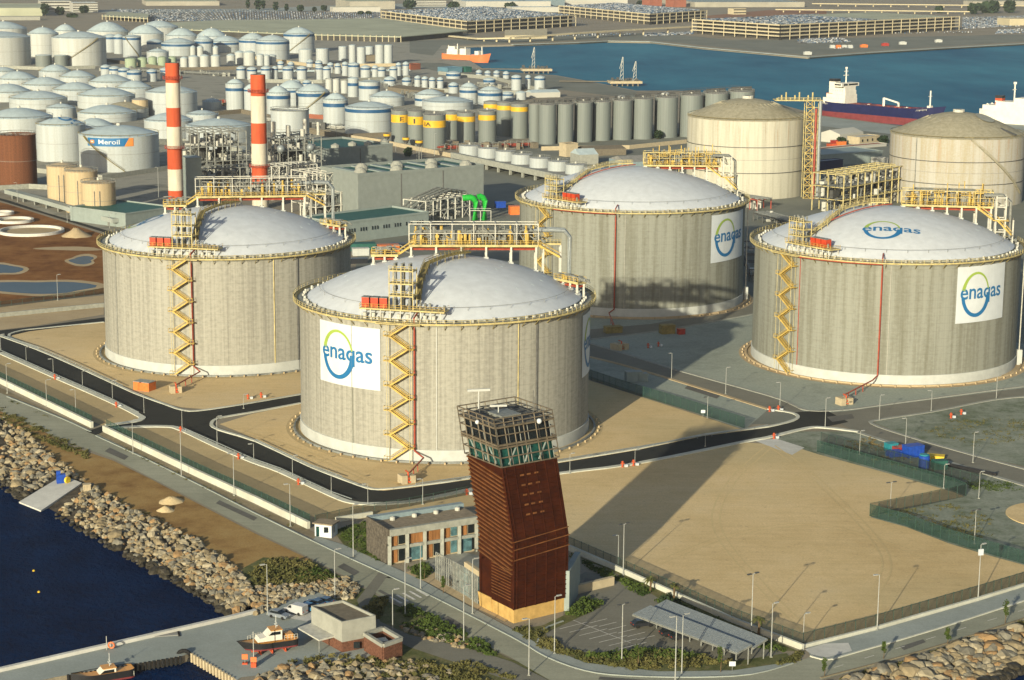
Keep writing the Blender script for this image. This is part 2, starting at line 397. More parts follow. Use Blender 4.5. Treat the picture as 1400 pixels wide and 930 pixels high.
water('water_basin', (.014, .082, .140), (.044, .150, .205), .12, .6, .25, (1, .38, 1), .05)
water('pond', (.05, .075, .10), (.07, .10, .13), .2, .05, .15, (1, 1, 1), .14)

# ------------------------------------------------------------------ world, sun, camera
sc = bpy.context.scene
SUN_AZ, SUN_EL = math.radians(68.), math.radians(14.6)      # direction the light travels, on the ground from +x
w = bpy.data.worlds.new('World'); sc.world = w; w.use_nodes = True
wn, wl = w.node_tree.nodes, w.node_tree.links
sky = wn.new('ShaderNodeTexSky'); sky.sky_type = 'NISHITA'; sky.sun_disc = False
sky.sun_elevation = SUN_EL
to_sun = Vector((-math.cos(SUN_AZ), -math.sin(SUN_AZ), 0))
sky.sun_rotation = math.atan2(to_sun.x, to_sun.y)
sky.air_density = 1.; sky.dust_density = 1.5; sky.ozone_density = 1.
bg = wn['Background']; bg.inputs['Strength'].default_value = .075; wl.new(sky.outputs['Color'], bg.inputs['Color'])
sl = bpy.data.lights.new('sun', 'SUN'); sl.energy = 4.0; sl.angle = math.radians(.55); sl.color = (1., .92, .69)
so = bpy.data.objects.new('sun', sl); C.objects.link(so)
ld = Vector((math.cos(SUN_AZ)*math.cos(SUN_EL), math.sin(SUN_AZ)*math.cos(SUN_EL), -math.sin(SUN_EL)))
so.rotation_euler = ld.to_track_quat('-Z', 'Y').to_euler(); so.location = (-300, -300, 400)
cd = bpy.data.cameras.new('camera'); cam = bpy.data.objects.new('camera', cd); C.objects.link(cam); sc.camera = cam
cd.sensor_fit = 'HORIZONTAL'; cd.sensor_width = 36; cd.lens = FPX/1400*36; cd.clip_start = 1; cd.clip_end = 20000
mw = Matrix((( _rt.x, _up.x, -_fw.x, 0), (_rt.y, _up.y, -_fw.y, 0), (_rt.z, _up.z, -_fw.z, HC), (0, 0, 0, 1))); cam.matrix_world = mw
sc.view_settings.view_transform = 'Standard'; sc.view_settings.look = 'None'; sc.view_settings.exposure = .83; sc.view_settings.gamma = 1.
sc.render.engine = 'CYCLES'; sc.cycles.max_bounces = 6; sc.cycles.diffuse_bounces = 3; sc.cycles.glossy_bounces = 2; sc.cycles.transparent_max_bounces = 12
sc.cycles.volume_bounces = 0; sc.cycles.use_denoising = True
# ================================================================== the setting: land, water, roads
def gp(pts, z=0.): return [G2(x, y, z) for x, y in pts]
WN, WB = -1.5, -2.2
crest = [(-260, 430), (-150, 498), (0, 572), (60, 618), (118, 662), (187, 703), (271, 744), (330, 790), (345, 822)]
basin = [(1560, 150), (1400, 163), (1310, 166), (1232, 172), (1124, 158), (1060, 141), (1000, 130), (935, 124), (870, 124), (800, 110), (760, 103), (700, 99), (640, 92), (604, 85), (592, 76),
         (604, 64), (660, 62), (700, 61), (790, 58), (830, 56), (890, 57), (960, 65), (1050, 73), (1105, 78), (1200, 71), (1300, 65), (1400, 59.5), (1560, 51)]
rcrest = [(1020, 1010), (1156, 936), (1250, 908), (1331, 880), (1400, 858), (1560, 805)]
pier_up = [(345, 843), (312, 847), (0, 918), (-260, 975)]
pier_lo = [(-260, 1000), (75, 926), (249, 897), (259, 893), (324, 930), (352, 965), (700, 1060)]
coast = gp(crest)+gp(pier_up)+gp(pier_lo)+gp(rcrest)+[(330, 330), (620, 560)]+gp(basin)+[(2600, 5200), (-2600, 5200), (-1100, 1200)]
struct(MB().prism(coast, -7, 0).build('ground', 'land'))
struct(MB().sheet([(-1500, 200), (700, 200), (700, 640), (-1500, 640)], WN).build('sea_water', 'water_near'))
struct(MB().sheet([(-700, 1150), (1400, 900), (2400, 2900), (-700, 2900)], WB).build('harbour_water', 'water_basin'))
def area(name, m, pts, z=.05, world=False): return struct(MB().sheet(pts if world else gp(pts, z), z).build(name, m))

# industrial ground behind the tanks
area('yard', 'yard_grey', [(490, 345), (560, 285), (735, 190), (935, 175), (1130, 160), (1235, 175), (1420, 168), (1420, 560), (1290, 560), (1130, 580), (1010, 580), (800, 515), (640, 470), (480, 400)], .04)
area('tank_farm_yard', 'farm_ground', [(-60, 300), (-60, 60), (330, 40), (600, 55), (700, 120), (720, 190), (520, 200), (300, 270), (150, 320), (60, 290), (0, 262)], .03)
area('mud_field', 'mud', [(-60, 262), (10, 279), (140, 320), (170, 345), (170, 398), (60, 410), (-60, 424)], .06)
def blob(cx, cy, rx, ry, n=26, j=.16, seed=1):
    r = random.Random(seed); ph = [r.uniform(0, 6.28) for _ in range(4)]
    return [(cx+rx*math.cos(t)*(1+j*(math.sin(2*t+ph[0])+.7*math.sin(3*t+ph[1])+.5*math.sin(5*t+ph[2]))), cy+ry*math.sin(t)*(1+j*(math.sin(2*t+ph[0])+.7*math.sin(3*t+ph[1])))) for t in (2*PI*k/n for k in range(n))]
for i, (cx, cy, rx, ry) in enumerate([(52, 393, 66, 9.5), (2, 368, 24, 7), (112, 356, 17, 5)]):
    area('puddle_rim', 'tan_earth', blob(cx, cy, rx*1.12+3, ry*1.2+1.5, seed=i+3), .09)
    area('pond_water', 'pond', blob(cx, cy, rx, ry, seed=i+3), .12)
area('sand_patch', 'tan_earth', blob(96, 340, 40, 3), .08)
area('sand_patch', 'tan_earth', [(-60, 424), (60, 412), (142, 404), (142, 430), (45, 446), (-60, 458)], .07)
area('gravel_field', 'gravel_grey', [(800, 512), (805, 425), (1000, 400), (1060, 420), (1400, 470), (1420, 532), (1230, 552), (1160, 562), (1105, 566), (1050, 560), (1018, 588)], .06)
area('gravel_field', 'gravel_weedy', [(1192, 577), (1275, 563), (1360, 546), (1420, 540), (1420, 642), (1330, 622), (1240, 596)], .06)
area('gravel_field', 'gravel_weedy', [(1040, 605), (1092, 590), (1174, 590), (1238, 611), (1330, 640), (1420, 664), (1420, 790), (1345, 760), (1189, 708), (1318, 677), (1118, 622), (1080, 612)], .05)
# sand pads
area('sand_lot', 'sand', [(655, 690), (759, 650), (873, 634), (1017, 605), (1080, 609), (1118, 621), (1217, 648), (1304, 673), (1318, 679), (1217, 697), (1189, 707), (1240, 721), (1297, 743), (1350, 759), (1420, 778), (1420, 792), (1098, 883), (1000, 845), (880, 787), (775, 746), (700, 735)], .07)
area('concrete_ramp', 'pale_concrete', [(1030, 602), (1062, 600), (1100, 612), (1083, 622)], .10)
area('sand_pad', 'sand', [(300, 580), (345, 566), (411, 552), (560, 505), (700, 485), (805, 520), (1018, 588), (1000, 596), (873, 616), (759, 635), (640, 656), (568, 666), (525, 671), (503, 669), (468, 656), (425, 640), (350, 600)], .07)
area('sand_pad', 'sand', [(12, 462), (28, 450), (140, 440), (270, 425), (420, 450), (420, 540), (336, 551), (285, 560), (248, 557), (227, 552), (185, 534), (103, 500), (52, 478)], .07)
area('sand_strip', 'sand_strip', [(-60, 452), (0, 484), (70, 515), (152, 551), (190, 571), (193, 575), (140, 582), (0, 523), (-60, 495)], .08)
area('sand_strip', 'sand_strip', [(146, 588), (181, 586), (227, 585), (248, 590), (297, 613), (348, 636), (384, 646), (453, 680), (481, 689), (512, 692), (568, 688), (640, 673), (660, 690), (431, 716), (422, 718), (350, 682), (271, 645)], .08)
# dirt and verge below the lower road
area('dirt_ground', 'dirt', [(-60, 505), (0, 552), (85, 606), (155, 630), (206, 655), (350, 730), (428, 767), (400, 790), (337, 785), (271, 742), (187, 702), (118, 661), (60, 616), (0, 570), (-60, 535)], .04)
area('green_verge', 'soil_green', [(330, 778), (360, 762), (430, 768), (525, 820), (615, 860), (700, 902), (860, 960), (600, 960), (470, 905), (540, 880), (430, 800), (345, 820)], .05)
area('dirt_strip', 'dirt_strip', [(-60, 504), (0, 530), (126, 590), (124, 592), (85, 574), (10, 545), (-60, 512)], .06)
area('dirt_strip', 'dirt_strip', [(131, 596), (142, 592), (271, 655), (350, 692), (430, 728), (432, 737), (350, 702), (271, 662), (199, 628)], .06)
# roads
road_low = gp([(-200, 470), (-60, 515), (10, 541), (85, 571), (124, 589), (199, 626), (271, 661), (350, 701), (456, 752), (568, 803), (700, 870), (747, 897), (800, 916), (856, 923), (950, 925), (1027, 921), (1084, 907), (1106, 899), (1131, 902), (1165, 893), (1281, 860), (1400, 820), (1520, 780)]+
            [(1520, 808), (1400, 848), (1293, 882), (1206, 907), (1122, 930), (1040, 960), (900, 970), (760, 935), (700, 900), (615, 858), (525, 817), (428, 765), (350, 727), (206, 653), (155, 627), (85, 602), (0, 562), (-60, 535), (-200, 495)], .10)
area('perimeter_road', 'road_grey', road_low, .10, True)
area('side_road', 'asphalt_old', [(575, 795), (545, 778), (528, 790), (505, 822), (520, 850), (560, 868), (640, 886), (700, 905), (760, 935), (740, 945), (560, 885), (500, 855), (488, 820), (520, 780)], .11)
asph = [(-120, 420), (0, 460), (52, 479), (103, 501), (168, 531), (191, 541), (227, 554), (248, 561), (271, 562.5), (336, 553), (411, 540), (560, 515)]
asph2 = [(560, 521), (411, 551), (350, 562), (323, 567), (297, 572), (287, 580), (297, 589), (350, 605), (425, 640), (468, 657), (503, 669.5), (525, 671), (568, 666.5), (640, 656.5), (759, 634), (873, 615), (963, 596), (1050, 585), (1085, 577), (1094, 571), (1086, 564), (1128, 560), (1160, 577), (1127, 584), (1102, 585), (1050, 597.5), (1017, 603.5), (868, 634), (759, 648), (640, 670), (568, 685), (512, 689), (481, 687), (453, 677), (384, 645), (347, 631), (297, 610), (248, 587), (227, 583), (181, 585), (145, 588), (131, 595), (118, 590), (145, 581), (185, 576), (196, 571), (152, 549), (70, 513), (0, 482), (-120, 430)]
area('asphalt_road', 'asphalt_new', asph+asph2, .12)
area('asphalt_road', 'asphalt_new', [(-60, 468), (0, 452), (52, 446), (143, 434), (143, 440), (40, 453), (10, 460), (-30, 480)], .13)
area('road', 'asphalt_old', [(790, 466), (845, 482), (917, 505), (1050, 542), (1082, 553), (1105, 566), (1155, 563), (1230, 552), (1420, 528), (1420, 541), (1360, 546), (1275, 562), (1200, 575), (1192, 580), (1240, 596), (1330, 622), (1420, 645), (1420, 668), (1330, 642), (1238, 613), (1174, 592), (1150, 580), (1100, 570), (1050, 559), (845, 497), (790, 484)], .09)
area('road', 'asphalt_old', [(790, 452), (890, 443), (984, 427), (1060, 405), (1060, 420), (1025, 430), (900, 452), (803, 464), (780, 468)], .085)
area('rear_road', 'asphalt_new', [(-60, 262), (0, 274), (140, 317), (170, 330), (170, 322), (60, 290), (12, 274), (-60, 256)], .10)
# car park by the tower
area('car_park', 'asphalt_old', [(770, 800), (800, 782), (835, 786), (870, 800), (905, 820), (1000, 862), (1080, 898), (1055, 905), (1000, 917), (860, 920), (800, 912), (735, 880), (742, 862), (770, 850)], .08)
area('green_verge', 'soil_green', [(700, 862), (742, 855), (778, 838), (800, 822), (822, 830), (745, 866), (760, 885), (820, 895), (870, 888), (930, 893), (1000, 905), (1075, 893), (1085, 903), (1030, 915), (860, 920), (800, 910), (747, 890)], .095)
area('green_verge', 'soil_green', [(775, 755), (870, 790), (1000, 850), (1090, 890), (1075, 890), (985, 858), (900, 818), (866, 795), (835, 780)], .095)
# pavements and quay
area('pavement', 'quay_concrete', [(1102, 886), (1197, 862), (1337, 822), (1420, 796), (1420, 815), (1281, 860), (1165, 893), (1131, 902), (1108, 897)], .14)
area('pavement', 'pale_concrete', [(1100, 888), (1128, 880), (1160, 879), (1165, 890), (1130, 899), (1110, 895)], .16)
area('pavement', 'quay_concrete', [(432, 733), (470, 745), (530, 772), (580, 795), (640, 828), (700, 860), (735, 880), (800, 906), (900, 918), (1000, 917), (1060, 908), (1082, 902), (1084, 907), (1027, 921), (950, 925), (856, 923), (800, 916), (747, 897), (700, 870), (568, 803), (456, 752), (428, 738)], .15)
area('pavement', 'tan_earth', [(535, 790), (575, 775), (612, 790), (640, 806), (700, 845), (690, 850), (640, 826), (580, 794)], .145)
area('forecourt', 'render_beige', [(575, 770), (620, 752), (655, 760), (655, 826), (640, 812), (600, 790)], .13)
area('lawn', 'soil_green', [(455, 725), (505, 712), (535, 768), (505, 765), (470, 745)], .09)
area('quay', 'quay_concrete', [(-260, 975), (0, 918), (312, 847), (345, 840), (380, 815), (430, 808), (500, 838), (530, 880), (500, 900), (420, 905), (350, 924), (330, 926), (324, 930), (259, 893), (249, 897), (75, 926), (-260, 1000)], .06)
area('quay', 'pale_concrete', [(390, 832), (420, 822), (440, 838), (420, 850), (395, 845)], .10)
area('far_quay', 'yard_grey', [(592, 76), (604, 62), (660, 60), (830, 54), (890, 55), (1050, 71), (1105, 76), (1200, 69), (1400, 57), (1560, 49), (1560, 42), (1400, 47), (1320, 49), (1000, 55), (900, 45), (780, 47), (690, 52), (560, 56), (560, 72)], .08)
area('far_land', 'red_earth', [(940, 24), (1050, 14), (1130, 14), (1130, 24), (1000, 26)], .08)
area('far_land', 'quay_concrete', [(80, 17), (160, 13), (350, 12), (520, 5), (700, 5), (700, 8), (500, 14), (240, 18)], .07)
area('basin_shore', 'yard_grey', [(560, 86), (604, 86), (640, 93), (700, 100), (760, 104), (800, 111), (870, 125), (870, 135), (760, 122), (660, 108), (590, 96)], .07)
area('ship_quay', 'quay_concrete', [(1124, 159), (1232, 173), (1310, 167), (1420, 164), (1420, 180), (1240, 186), (1120, 172)], .09)
# kerbs: raised bands
def kerb(pts, w=.5, h=.3, m='kerb_white', name='kerb', k=3): return struct(MB().ribbon(smoothline(gp(pts), k), w, .02, h).build(name, m))
kerb(asph[1:], 1.0, .32); kerb([(0, 483), (70, 514), (152, 550), (190, 569), (194, 573), (185, 577), (145, 582.5)], 1.9, .34)
kerb([(145, 587.5), (181, 584.5), (227, 584), (248, 588.5), (297, 611.5), (347, 632.5), (384, 646), (453, 678), (481, 688), (512, 690), (568, 686), (640, 671)], 1.8, .34)
kerb([(640, 671), (759, 649), (868, 635), (1017, 605), (1050, 599), (1102, 586.5), (1127, 585.5), (1174, 591)], 1.5, .34)
kerb([(411, 552), (350, 563.5), (323, 568), (298, 573), (289, 580), (298, 588), (350, 604), (425, 639), (468, 655.5), (503, 668), (525, 669.5), (568, 665), (640, 655), (759, 633), (873, 614), (963, 595), (1050, 584), (1083, 576), (1091, 571), (1083, 565.5), (1050, 560)], 1.0, .32)
kerb([(142, 441), (52, 450), (28, 453), (12, 461), (52, 477)], 1.0, .3)
kerb([(790, 466), (845, 481), (917, 504), (1050, 541), (1080, 552), (1105, 562), (1155, 561), (1230, 551), (1420, 526)], 1.1, .25, 'render_beige')
kerb([(790, 485), (845, 498), (917, 519), (1050, 560)], 1.4, .25, 'tan_earth')
kerb([(1420, 542), (1360, 547), (1275, 563.5), (1205, 574), (1192, 580), (1240, 597), (1330, 623), (1420, 647)], 1.1, .25, 'render_beige')
kerb([(1174, 592), (1238, 613), (1330, 643), (1420, 670)], 1.5, .25, 'render_beige')
kerb([(790, 468), (803, 465), (900, 453), (1025, 431), (1060, 421)], .9, .25, 'render_beige')
kerb([(10, 543), (85, 573), (124, 591)], .5, .3, 'quay_concrete'); kerb([(131, 596.5), (199, 628), (271, 663), (350, 703), (456, 754), (568, 805), (700, 872), (747, 899), (800, 918), (856, 925), (950, 927), (1027, 923), (1084, 908)], .35, .28, 'quay_concrete')
kerb([(1108, 898), (1131, 903), (1165, 894.5), (1281, 861), (1420, 816)], .45, .3); kerb([(1122, 928), (1206, 906), (1293, 881), (1420, 840)], .4, .26, 'dirt_strip')
kerb([(770, 850), (742, 862), (735, 879)], .35, .25, 'quay_concrete')
MB_ = MB()
struct(MB().ribbon(gp([(-260, 975), (0, 918.5), (312, 847.5), (350, 838)]), .9, .06, .75).build('quay_parapet', 'pale_concrete'))
struct(MB().ribbon(gp(basin[17:29]), 6, -.5, .35).build('quay_edge', 'quay_concrete'))
# road paint
def paint(segs, w=.15, z=.17, name='road_markings', m='paint_white_line'):
    b = MB()
    for (x0, y0), (x1, y1) in segs:
        a, c = Vector(G2(x0, y0)), Vector(G2(x1, y1)); n = (c-a).normalized(); n = Vector((-n.y, n.x))*w/2
        b.add([(*(a-n), z), (*(c-n), z), (*(c+n), z), (*(a+n), z)], [(0, 1, 2, 3)])
    return struct(b.build(name, m))
dash = []
for i in range(7): x = 1140+i*42; dash.append(((x, 914-(x-1140)*.305), (x+13, 914-(x+13-1140)*.305)))
paint(dash, .16)
paint([((716, 880), (745, 897)), ((745, 897), (790, 917))], .2)
paint([((533+i*9, 817-i*2.5), (549+i*9, 826-i*2.5)) for i in range(5)], .6, .19, 'crossing_markings')
bays = []
for i in range(7): bays.append(((765+i*13.5, 861+i*4.6), (803+i*13.5, 851.5+i*4.6)))
for i in range(6): bays.append(((806+i*13, 853+i*4.6), (830+i*13, 847+i*4.6)))
bays.append(((784, 849), (862, 880)))
paint(bays, .16, .16, 'bay_markings')
# reservoir ring slabs and their floors lying in the mud
for i, (cx, cy, rx, lab) in enumerate([(43, 317.5, 44, 'largest white ring slab lying in the brown mud beside the sand heap'), (20, 303, 26, 'middle white ring slab in the mud, between the largest ring and the road'), (2, 293, 17, 'smallest white ring slab in the mud at the edge of the frame')]):
    c = G(cx, cy); r = rx/ppm(c)
    t = thing('ring_foundation', lab, 'foundation', c)
    MB().lathe(c, [(r-1.2, .05), (r-1.2, 1.3), (r, 1.3), (r+.1, .05)], 48).build('ring_wall', 'pale_concrete', t)
    MB().lathe(c, [(0, .14), (r-1.2, .14)], 48).build('slab', 'tan_earth', t)
def heap(px, py, w, h, m, lab):
    c = G(px, py); k = 1/ppm(c); b = MB(); r = random.Random(px); R0 = w*k/2; n = 18
    prof = [(R0, 0), (R0*.72, .3), (R0*.4, .72), (R0*.12, 1.)]; V = []; Fc = []
    for q, (rr, zz) in enumerate(prof):
        for i in range(n):
            t = 2*PI*i/n; u = rr*(1+r.uniform(-.14, .14)); V.append((c.x+u*math.cos(t), c.y+u*math.sin(t), zz*h*k*(1+r.uniform(-.1, .1))))
    for q in range(len(prof)-1):
        for i in range(n): Fc.append((q*n+i, q*n+(i+1) % n, (q+1)*n+(i+1) % n, (q+1)*n+i))
    Fc.append(tuple(range((len(prof)-1)*n, len(prof)*n)))
    return tag(b.add(V, Fc).build('sand_heap', m, smooth=True), lab, 'heap')
heap(104, 323, 40, 11, 'tan_earth', 'pointed heap of sand beside the largest ring slab in the mud')
heap(234, 686, 36, 7, 'sand', 'wider low sand heap on the brown dirt below the lower road')
heap(226, 698, 26, 6, 'sand', 'smaller sand heap touching the wider one on the brown dirt')

# wheel tracks across the sand lot and the pads
def tracks(pts, m='sand_track', z=.085):
    L0 = smoothline(gp(pts), 8); b = MB()
    for o in (-.95, .95):
        z += .005
        A, Bq = offs(L0, o-.22), offs(L0, o+.22)
        V = [(p[0], p[1], z) for q in zip(A, Bq) for p in q]; b.add(V, [(2*i, 2*i+2, 2*i+3, 2*i+1) for i in range(len(L0)-1)])
    return struct(b.build('wheel_tracks', m))
for iz, pts in enumerate(([(1050, 612), (1000, 660), (980, 720), (1040, 800), (1100, 860)], [(900, 770), (1010, 730), (1130, 720), (1290, 770)], [(1055, 610), (1120, 660), (1210, 760), (1180, 830)], [(330, 590), (420, 620), (500, 655)])): tracks(pts, z=.085+.012*iz)

# repairs and damp patches in the old tarmac
for i, q in enumerate([[(150, 612), (176, 624), (170, 629), (143, 617)], [(300, 684), (352, 708), (347, 712), (295, 688)], [(470, 770), (492, 782), (484, 787), (461, 775)], [(520, 806), (548, 822), (545, 824), (516, 808)], [(612, 842), (640, 858), (633, 862), (604, 846)], [(820, 925), (900, 931), (899, 935), (818, 929)], [(1230, 884), (1262, 874), (1266, 878), (1236, 889)], [(800, 790), (826, 795), (822, 803), (795, 800)], [(860, 880), (905, 890), (900, 897), (852, 888)], [(940, 527), (985, 541), (980, 545), (936, 531)], [(1250, 604), (1290, 614), (1286, 619), (1247, 609)], [(1130, 570), (1165, 566), (1168, 572), (1138, 577)]]):
    area('road_patch', 'road_patch', q, .125)
# ================================================================== the four concrete gas tanks
def dir_to_cam(c): u = Vector((-c[0], -c[1])).normalized(); return u, Vector((-u.y, u.x))
class LNG:
    def __init__(s, c, R, H, rise): s.c, s.R, s.H, s.rise = Vector((*c, 0)), R, H, rise; s.u, s.t = dir_to_cam(c); a = R-2.2; s.a = a; s.RS = (a*a+rise*rise)/(2*rise)
    def pt(s, phi, r, z): d = s.u*math.cos(phi)+s.t*math.sin(phi); return Vector((s.c.x+r*d.x, s.c.y+r*d.y, z))
    def loc(s, x, y, z): return Vector((s.c.x+s.t.x*x-s.u.x*y, s.c.y+s.t.y*x-s.u.y*y, z))     # x right, y away from the viewer
    def phi(s, px, z, r=None):
        lo, hi = -1.5, 1.5
        for _ in range(40):
            m = (lo+hi)/2
            if pxl(s.pt(m, r or s.R, z))[0] < px: lo = m
            else: hi = m
        return (lo+hi)/2
    def dz(s, r): return s.H+.5+math.sqrt(max(0, s.RS**2-r*r))-(s.RS-s.rise)
    def dl(s, x, y, dz=0): return s.loc(x, y, s.dz(math.hypot(x, y))+dz)
font_cache = {}
def text_mesh(body, size=1., spacing=1.):
    """glyph outlines of the built-in font as (verts, faces) in the xy plane, origin at the left of the baseline"""
    k = (body, size, spacing)
    if k not in font_cache:
        cu = bpy.data.curves.new('t', 'FONT'); cu.body = body; cu.size = size; cu.space_character = spacing; cu.offset = .014*size; cu.resolution_u = 4
        ob = bpy.data.objects.new('t', cu); C.objects.link(ob); dg = bpy.context.evaluated_depsgraph_get(); dg.update()
        me = ob.evaluated_get(dg).to_mesh(); font_cache[k] = ([tuple(v.co) for v in me.vertices], [tuple(p.vertices) for p in me.polygons])
        ob.evaluated_get(dg).to_mesh_clear(); bpy.data.objects.remove(ob); bpy.data.curves.remove(cu)
    return font_cache[k]
def fit_text(body, x0, x1, y0, h):       # letters spanning x0..x1, lowercase height h above y0
    v, f = text_mesh(body); xs = [p[0] for p in v]; ys = [p[1] for p in v if True]
    a, b = min(xs), max(xs); xh = .5
    return [(x0+(p[0]-a)/(b-a)*(x1-x0), y0+p[1]/xh*h) for p in v], f
def arc(cx, cy, rx, ry, t0, t1, w0, w1, n=40):
    V = []; Fc = []
    for i in range(n+1):
        t = math.radians(t0+(t1-t0)*i/n); w = (w0+(w1-w0)*i/n)/2
        V += [(cx+(rx-w)*math.cos(t), cy+(ry-w)*math.sin(t)), (cx+(rx+w)*math.cos(t), cy+(ry+w)*math.sin(t))]
    for i in range(n): a = 2*i; Fc.append((a, a+1, a+3, a+2))
    return V, Fc
def logo_shapes():                       # unit square coordinates, y up
    T, Ff = fit_text('enaqas', .065, .895, .425, .19)
    g = arc(.355, .50, .245, .375, 12, 168, .024, .060)
    bl = arc(.355, .50, .245, .375, 188, 362, .056, .078)
    return (T, Ff), g, bl
def put(shape, f): return MB().add([f(x, y) for x, y in shape[0]], shape[1])
def logo_panel(k, parent, phi0, phi1, z0, z1):
    n = 14; b = MB(); V = []; Fc = []
    for i in range(n+1):
        p = phi0+(phi1-phi0)*i/n
        for z in (z0, z1): V.append(k.pt(p, k.R+.22, z))
    for i in range(n): a = 2*i; Fc.append((a, a+2, a+3, a+1))
    pn = b.add(V, Fc).build('logo_panel', 'sign_white', parent)
    f = lambda x, y: k.pt(phi0+(phi1-phi0)*x, k.R+.30, z0+(z1-z0)*y)
    A, g, bl = logo_shapes()
    put(A, f).build('logo_lettering', 'logo_blue', pn); put(bl, f).build('logo_lower_arc', 'logo_blue', pn); put(g, f).build('logo_upper_arc', 'logo_green', pn)
def logo_dome(k, parent, cx, cy, sx, sy, rot=0.):
    ca, sa = math.cos(rot), math.sin(rot)
    def f(x, y):
        X, Y = (x-.4)*sx, (y-.5)*sy
        return k.dl(cx+X*ca-Y*sa, cy+X*sa+Y*ca, .10)
    A, g, bl = logo_shapes()
    p = put(A, f).build('roof_logo', 'logo_blue', parent); put(bl, f).build('logo_lower_arc', 'logo_blue', p); put(g, f).build('logo_upper_arc', 'logo_green', p)
def rail(b, pts, h=1.1, step=1, r=.05, posts=True):
    P = [Vector(p) for p in pts]
    for q in (h*.5, h): b.tube([p+Vector((0, 0, q)) for p in P], r, 4)
    if posts:
        for p in P[::step]: b.bar(p, p+Vector((0, 0, h)), r*1.6)
    return b
def gas_tank(c, R, H, rise, label, wallmat, stair_px, stair_side, pipe_px, sign, lines, plat, box_x, seed):
    k = LNG(c, R, H, rise); t = thing('gas_tank', label, 'storage tank', k.c, 'concrete gas tanks'); r = random.Random(seed)
    MB().lathe(k.c, [(R, 2.8), (R, H-.9)], 160).build('wall', wallmat, t, True)
    MB().lathe(k.c, [(R+.28, .1), (R+.28, 3.15), (R, 3.2)], 160).build('base_band', 'band_white', t, True)
    MB().lathe(k.c, [(R-.1, H-.9), (R+.55, H-.75), (R+.55, H-.05), (R-2.4, H-.05), (R-2.4, H+.4)], 160).build('rim_beam', 'bare_concrete', t)
    prof = [(k.a*math.sin(math.pi/2*(1-i/20)), 0) for i in range(21)]
    dome = MB().lathe(k.c, [(q, k.dz(q)) for q, _ in prof], 120).build('dome_roof', 'dome_white', t, True)
    # faint weld seams on the dome
    b = MB()
    for i in range(24):
        p = 2*PI*i/24
        b.bar(k.pt(p, k.a*.985, k.dz(k.a*.985)+.02), k.pt(p, k.a*.72, k.dz(k.a*.72)+.02), .10, .06); b.bar(k.pt(p, k.a*.72, k.dz(k.a*.72)+.02), k.pt(p, k.a*.42, k.dz(k.a*.42)+.02), .10, .06)
    b.build('weld_seam', 'roof_pale', dome)
    MB().lathe(k.c, [(R+.55, H-.12), (R+1.75, H-.12), (R+1.75, H+.10), (R+.55, H+.10)], 120).build('rim_walkway', 'yellow_dull', t)
    b = MB(); n = 120
    ring = [k.pt(2*PI*i/n, R+1.7, H+.1) for i in range(n)]
    for q in (.08, .6, 1.15): b.tube([p+Vector((0, 0, q)) for p in ring], .085 if q < .1 else .06, 4, True)
    for p in ring: b.bar(p-Vector((0, 0, .25)), p+Vector((0, 0, 1.15)), .10)
    b.lathe(k.c, [(R+1.78, H-.2), (R+1.78, H+.2)], 120); b.build('rim_railing', 'yellow_pale', t)
    b = MB()
    for i in range(60): p = 2*PI*i/60; b.bar(k.pt(p, R+.02, H-1.7), k.pt(p, R+1.6, H-.2), .16)
    b.each('walkway_bracket', 'yellow_dull', t)
    b = MB()
    for i in range(96):
        p = 2*PI*(i+r.uniform(-.2, .2))/96; b.box(k.pt(p, R-1.2+r.uniform(-.3, .3), H), (.55, .55, r.uniform(.5, 1.1)), p)
    b.each('rim_bolt', 'steel_white', t)
    b = MB(); rr = R-5.5; ring = [k.pt(2*PI*i/72, rr, k.dz(rr)) for i in range(72)]
    b.tube([p+Vector((0, 0, .95)) for p in ring], .05, 4, True)
    for p in ring[::2]: b.bar(p, p+Vector((0, 0, .95)), .09)
    b.build('dome_railing', 'steel_grey', t)
    MB().lathe(k.c, [(R+1.6, .06), (R+1.6, .55), (R+2.1, .55), (R+2.3, .06)], 96).build('kerb_ring', 'tan_earth' if seed > 2 else 'steel_grey', t)
    b = MB()
    for i in range(64): p = 2*PI*i/64; b.box(k.pt(p, R+3.1, .1), (.4, .4, .6), p)
    b.each('base_bollard', 'tan_earth', t)
    MB().lathe(k.c, [(R+.3, .12), (R+4.2, .09)], 96).build('apron', 'tan_earth' if seed > 2 else 'sand_strip', t)
    for px, m, w in lines:                # drain lines down the wall
        p = k.phi(px, H/2); MB().bar(k.pt(p, R+.12, .3), k.pt(p, R+.12, H-.2), w, .22).each('drain_line', m, t)
    # zigzag stair
    ph = k.phi(stair_px, H*.55); cu = (k.u*math.cos(ph)+k.t*math.sin(ph)); tt = Vector((-cu.y, cu.x))
    def S(x, out, z): p = k.pt(ph, R+out, z); return Vector((p.x+tt.x*x, p.y+tt.y*x, z))
    st = MB()
    for x in (-3.1, 3.1):
        for o in (.5, 2.3): st.bar(S(x, o, 0), S(x, o, H), .10)
    st = st.build('zigzag_stair', 'yellow_pale', t)
    nf = 11; dz = (H-.6)/nf
    for i in range(nf):
        z1 = H-i*dz; z0 = z1-dz; s = stair_side*(1 if i % 2 == 0 else -1); xa, xb = 2.5*s, -2.5*s
        if i == nf-1: z0 = .3
        b = MB()
        for o in (.75, 2.0):
            b.bar(S(xa, o, z1), S(xb, o, z0), .14, .42); b.bar(S(xa, o, z1+1.05), S(xb, o, z0+1.05), .10); b.bar(S(xa, o, z1+.6), S(xb, o, z0+.6), .07)
        for q in range(9):
            f = (q+.5)/9; p = S(xa+(xb-xa)*f, 1.37, z1+(z0-z1)*f); b.box(p-Vector((0, 0, .05)), (.34, 1.2, .06), math.atan2(tt.y, tt.x))
        b.build('stair_flight', 'yellow_paint', st)
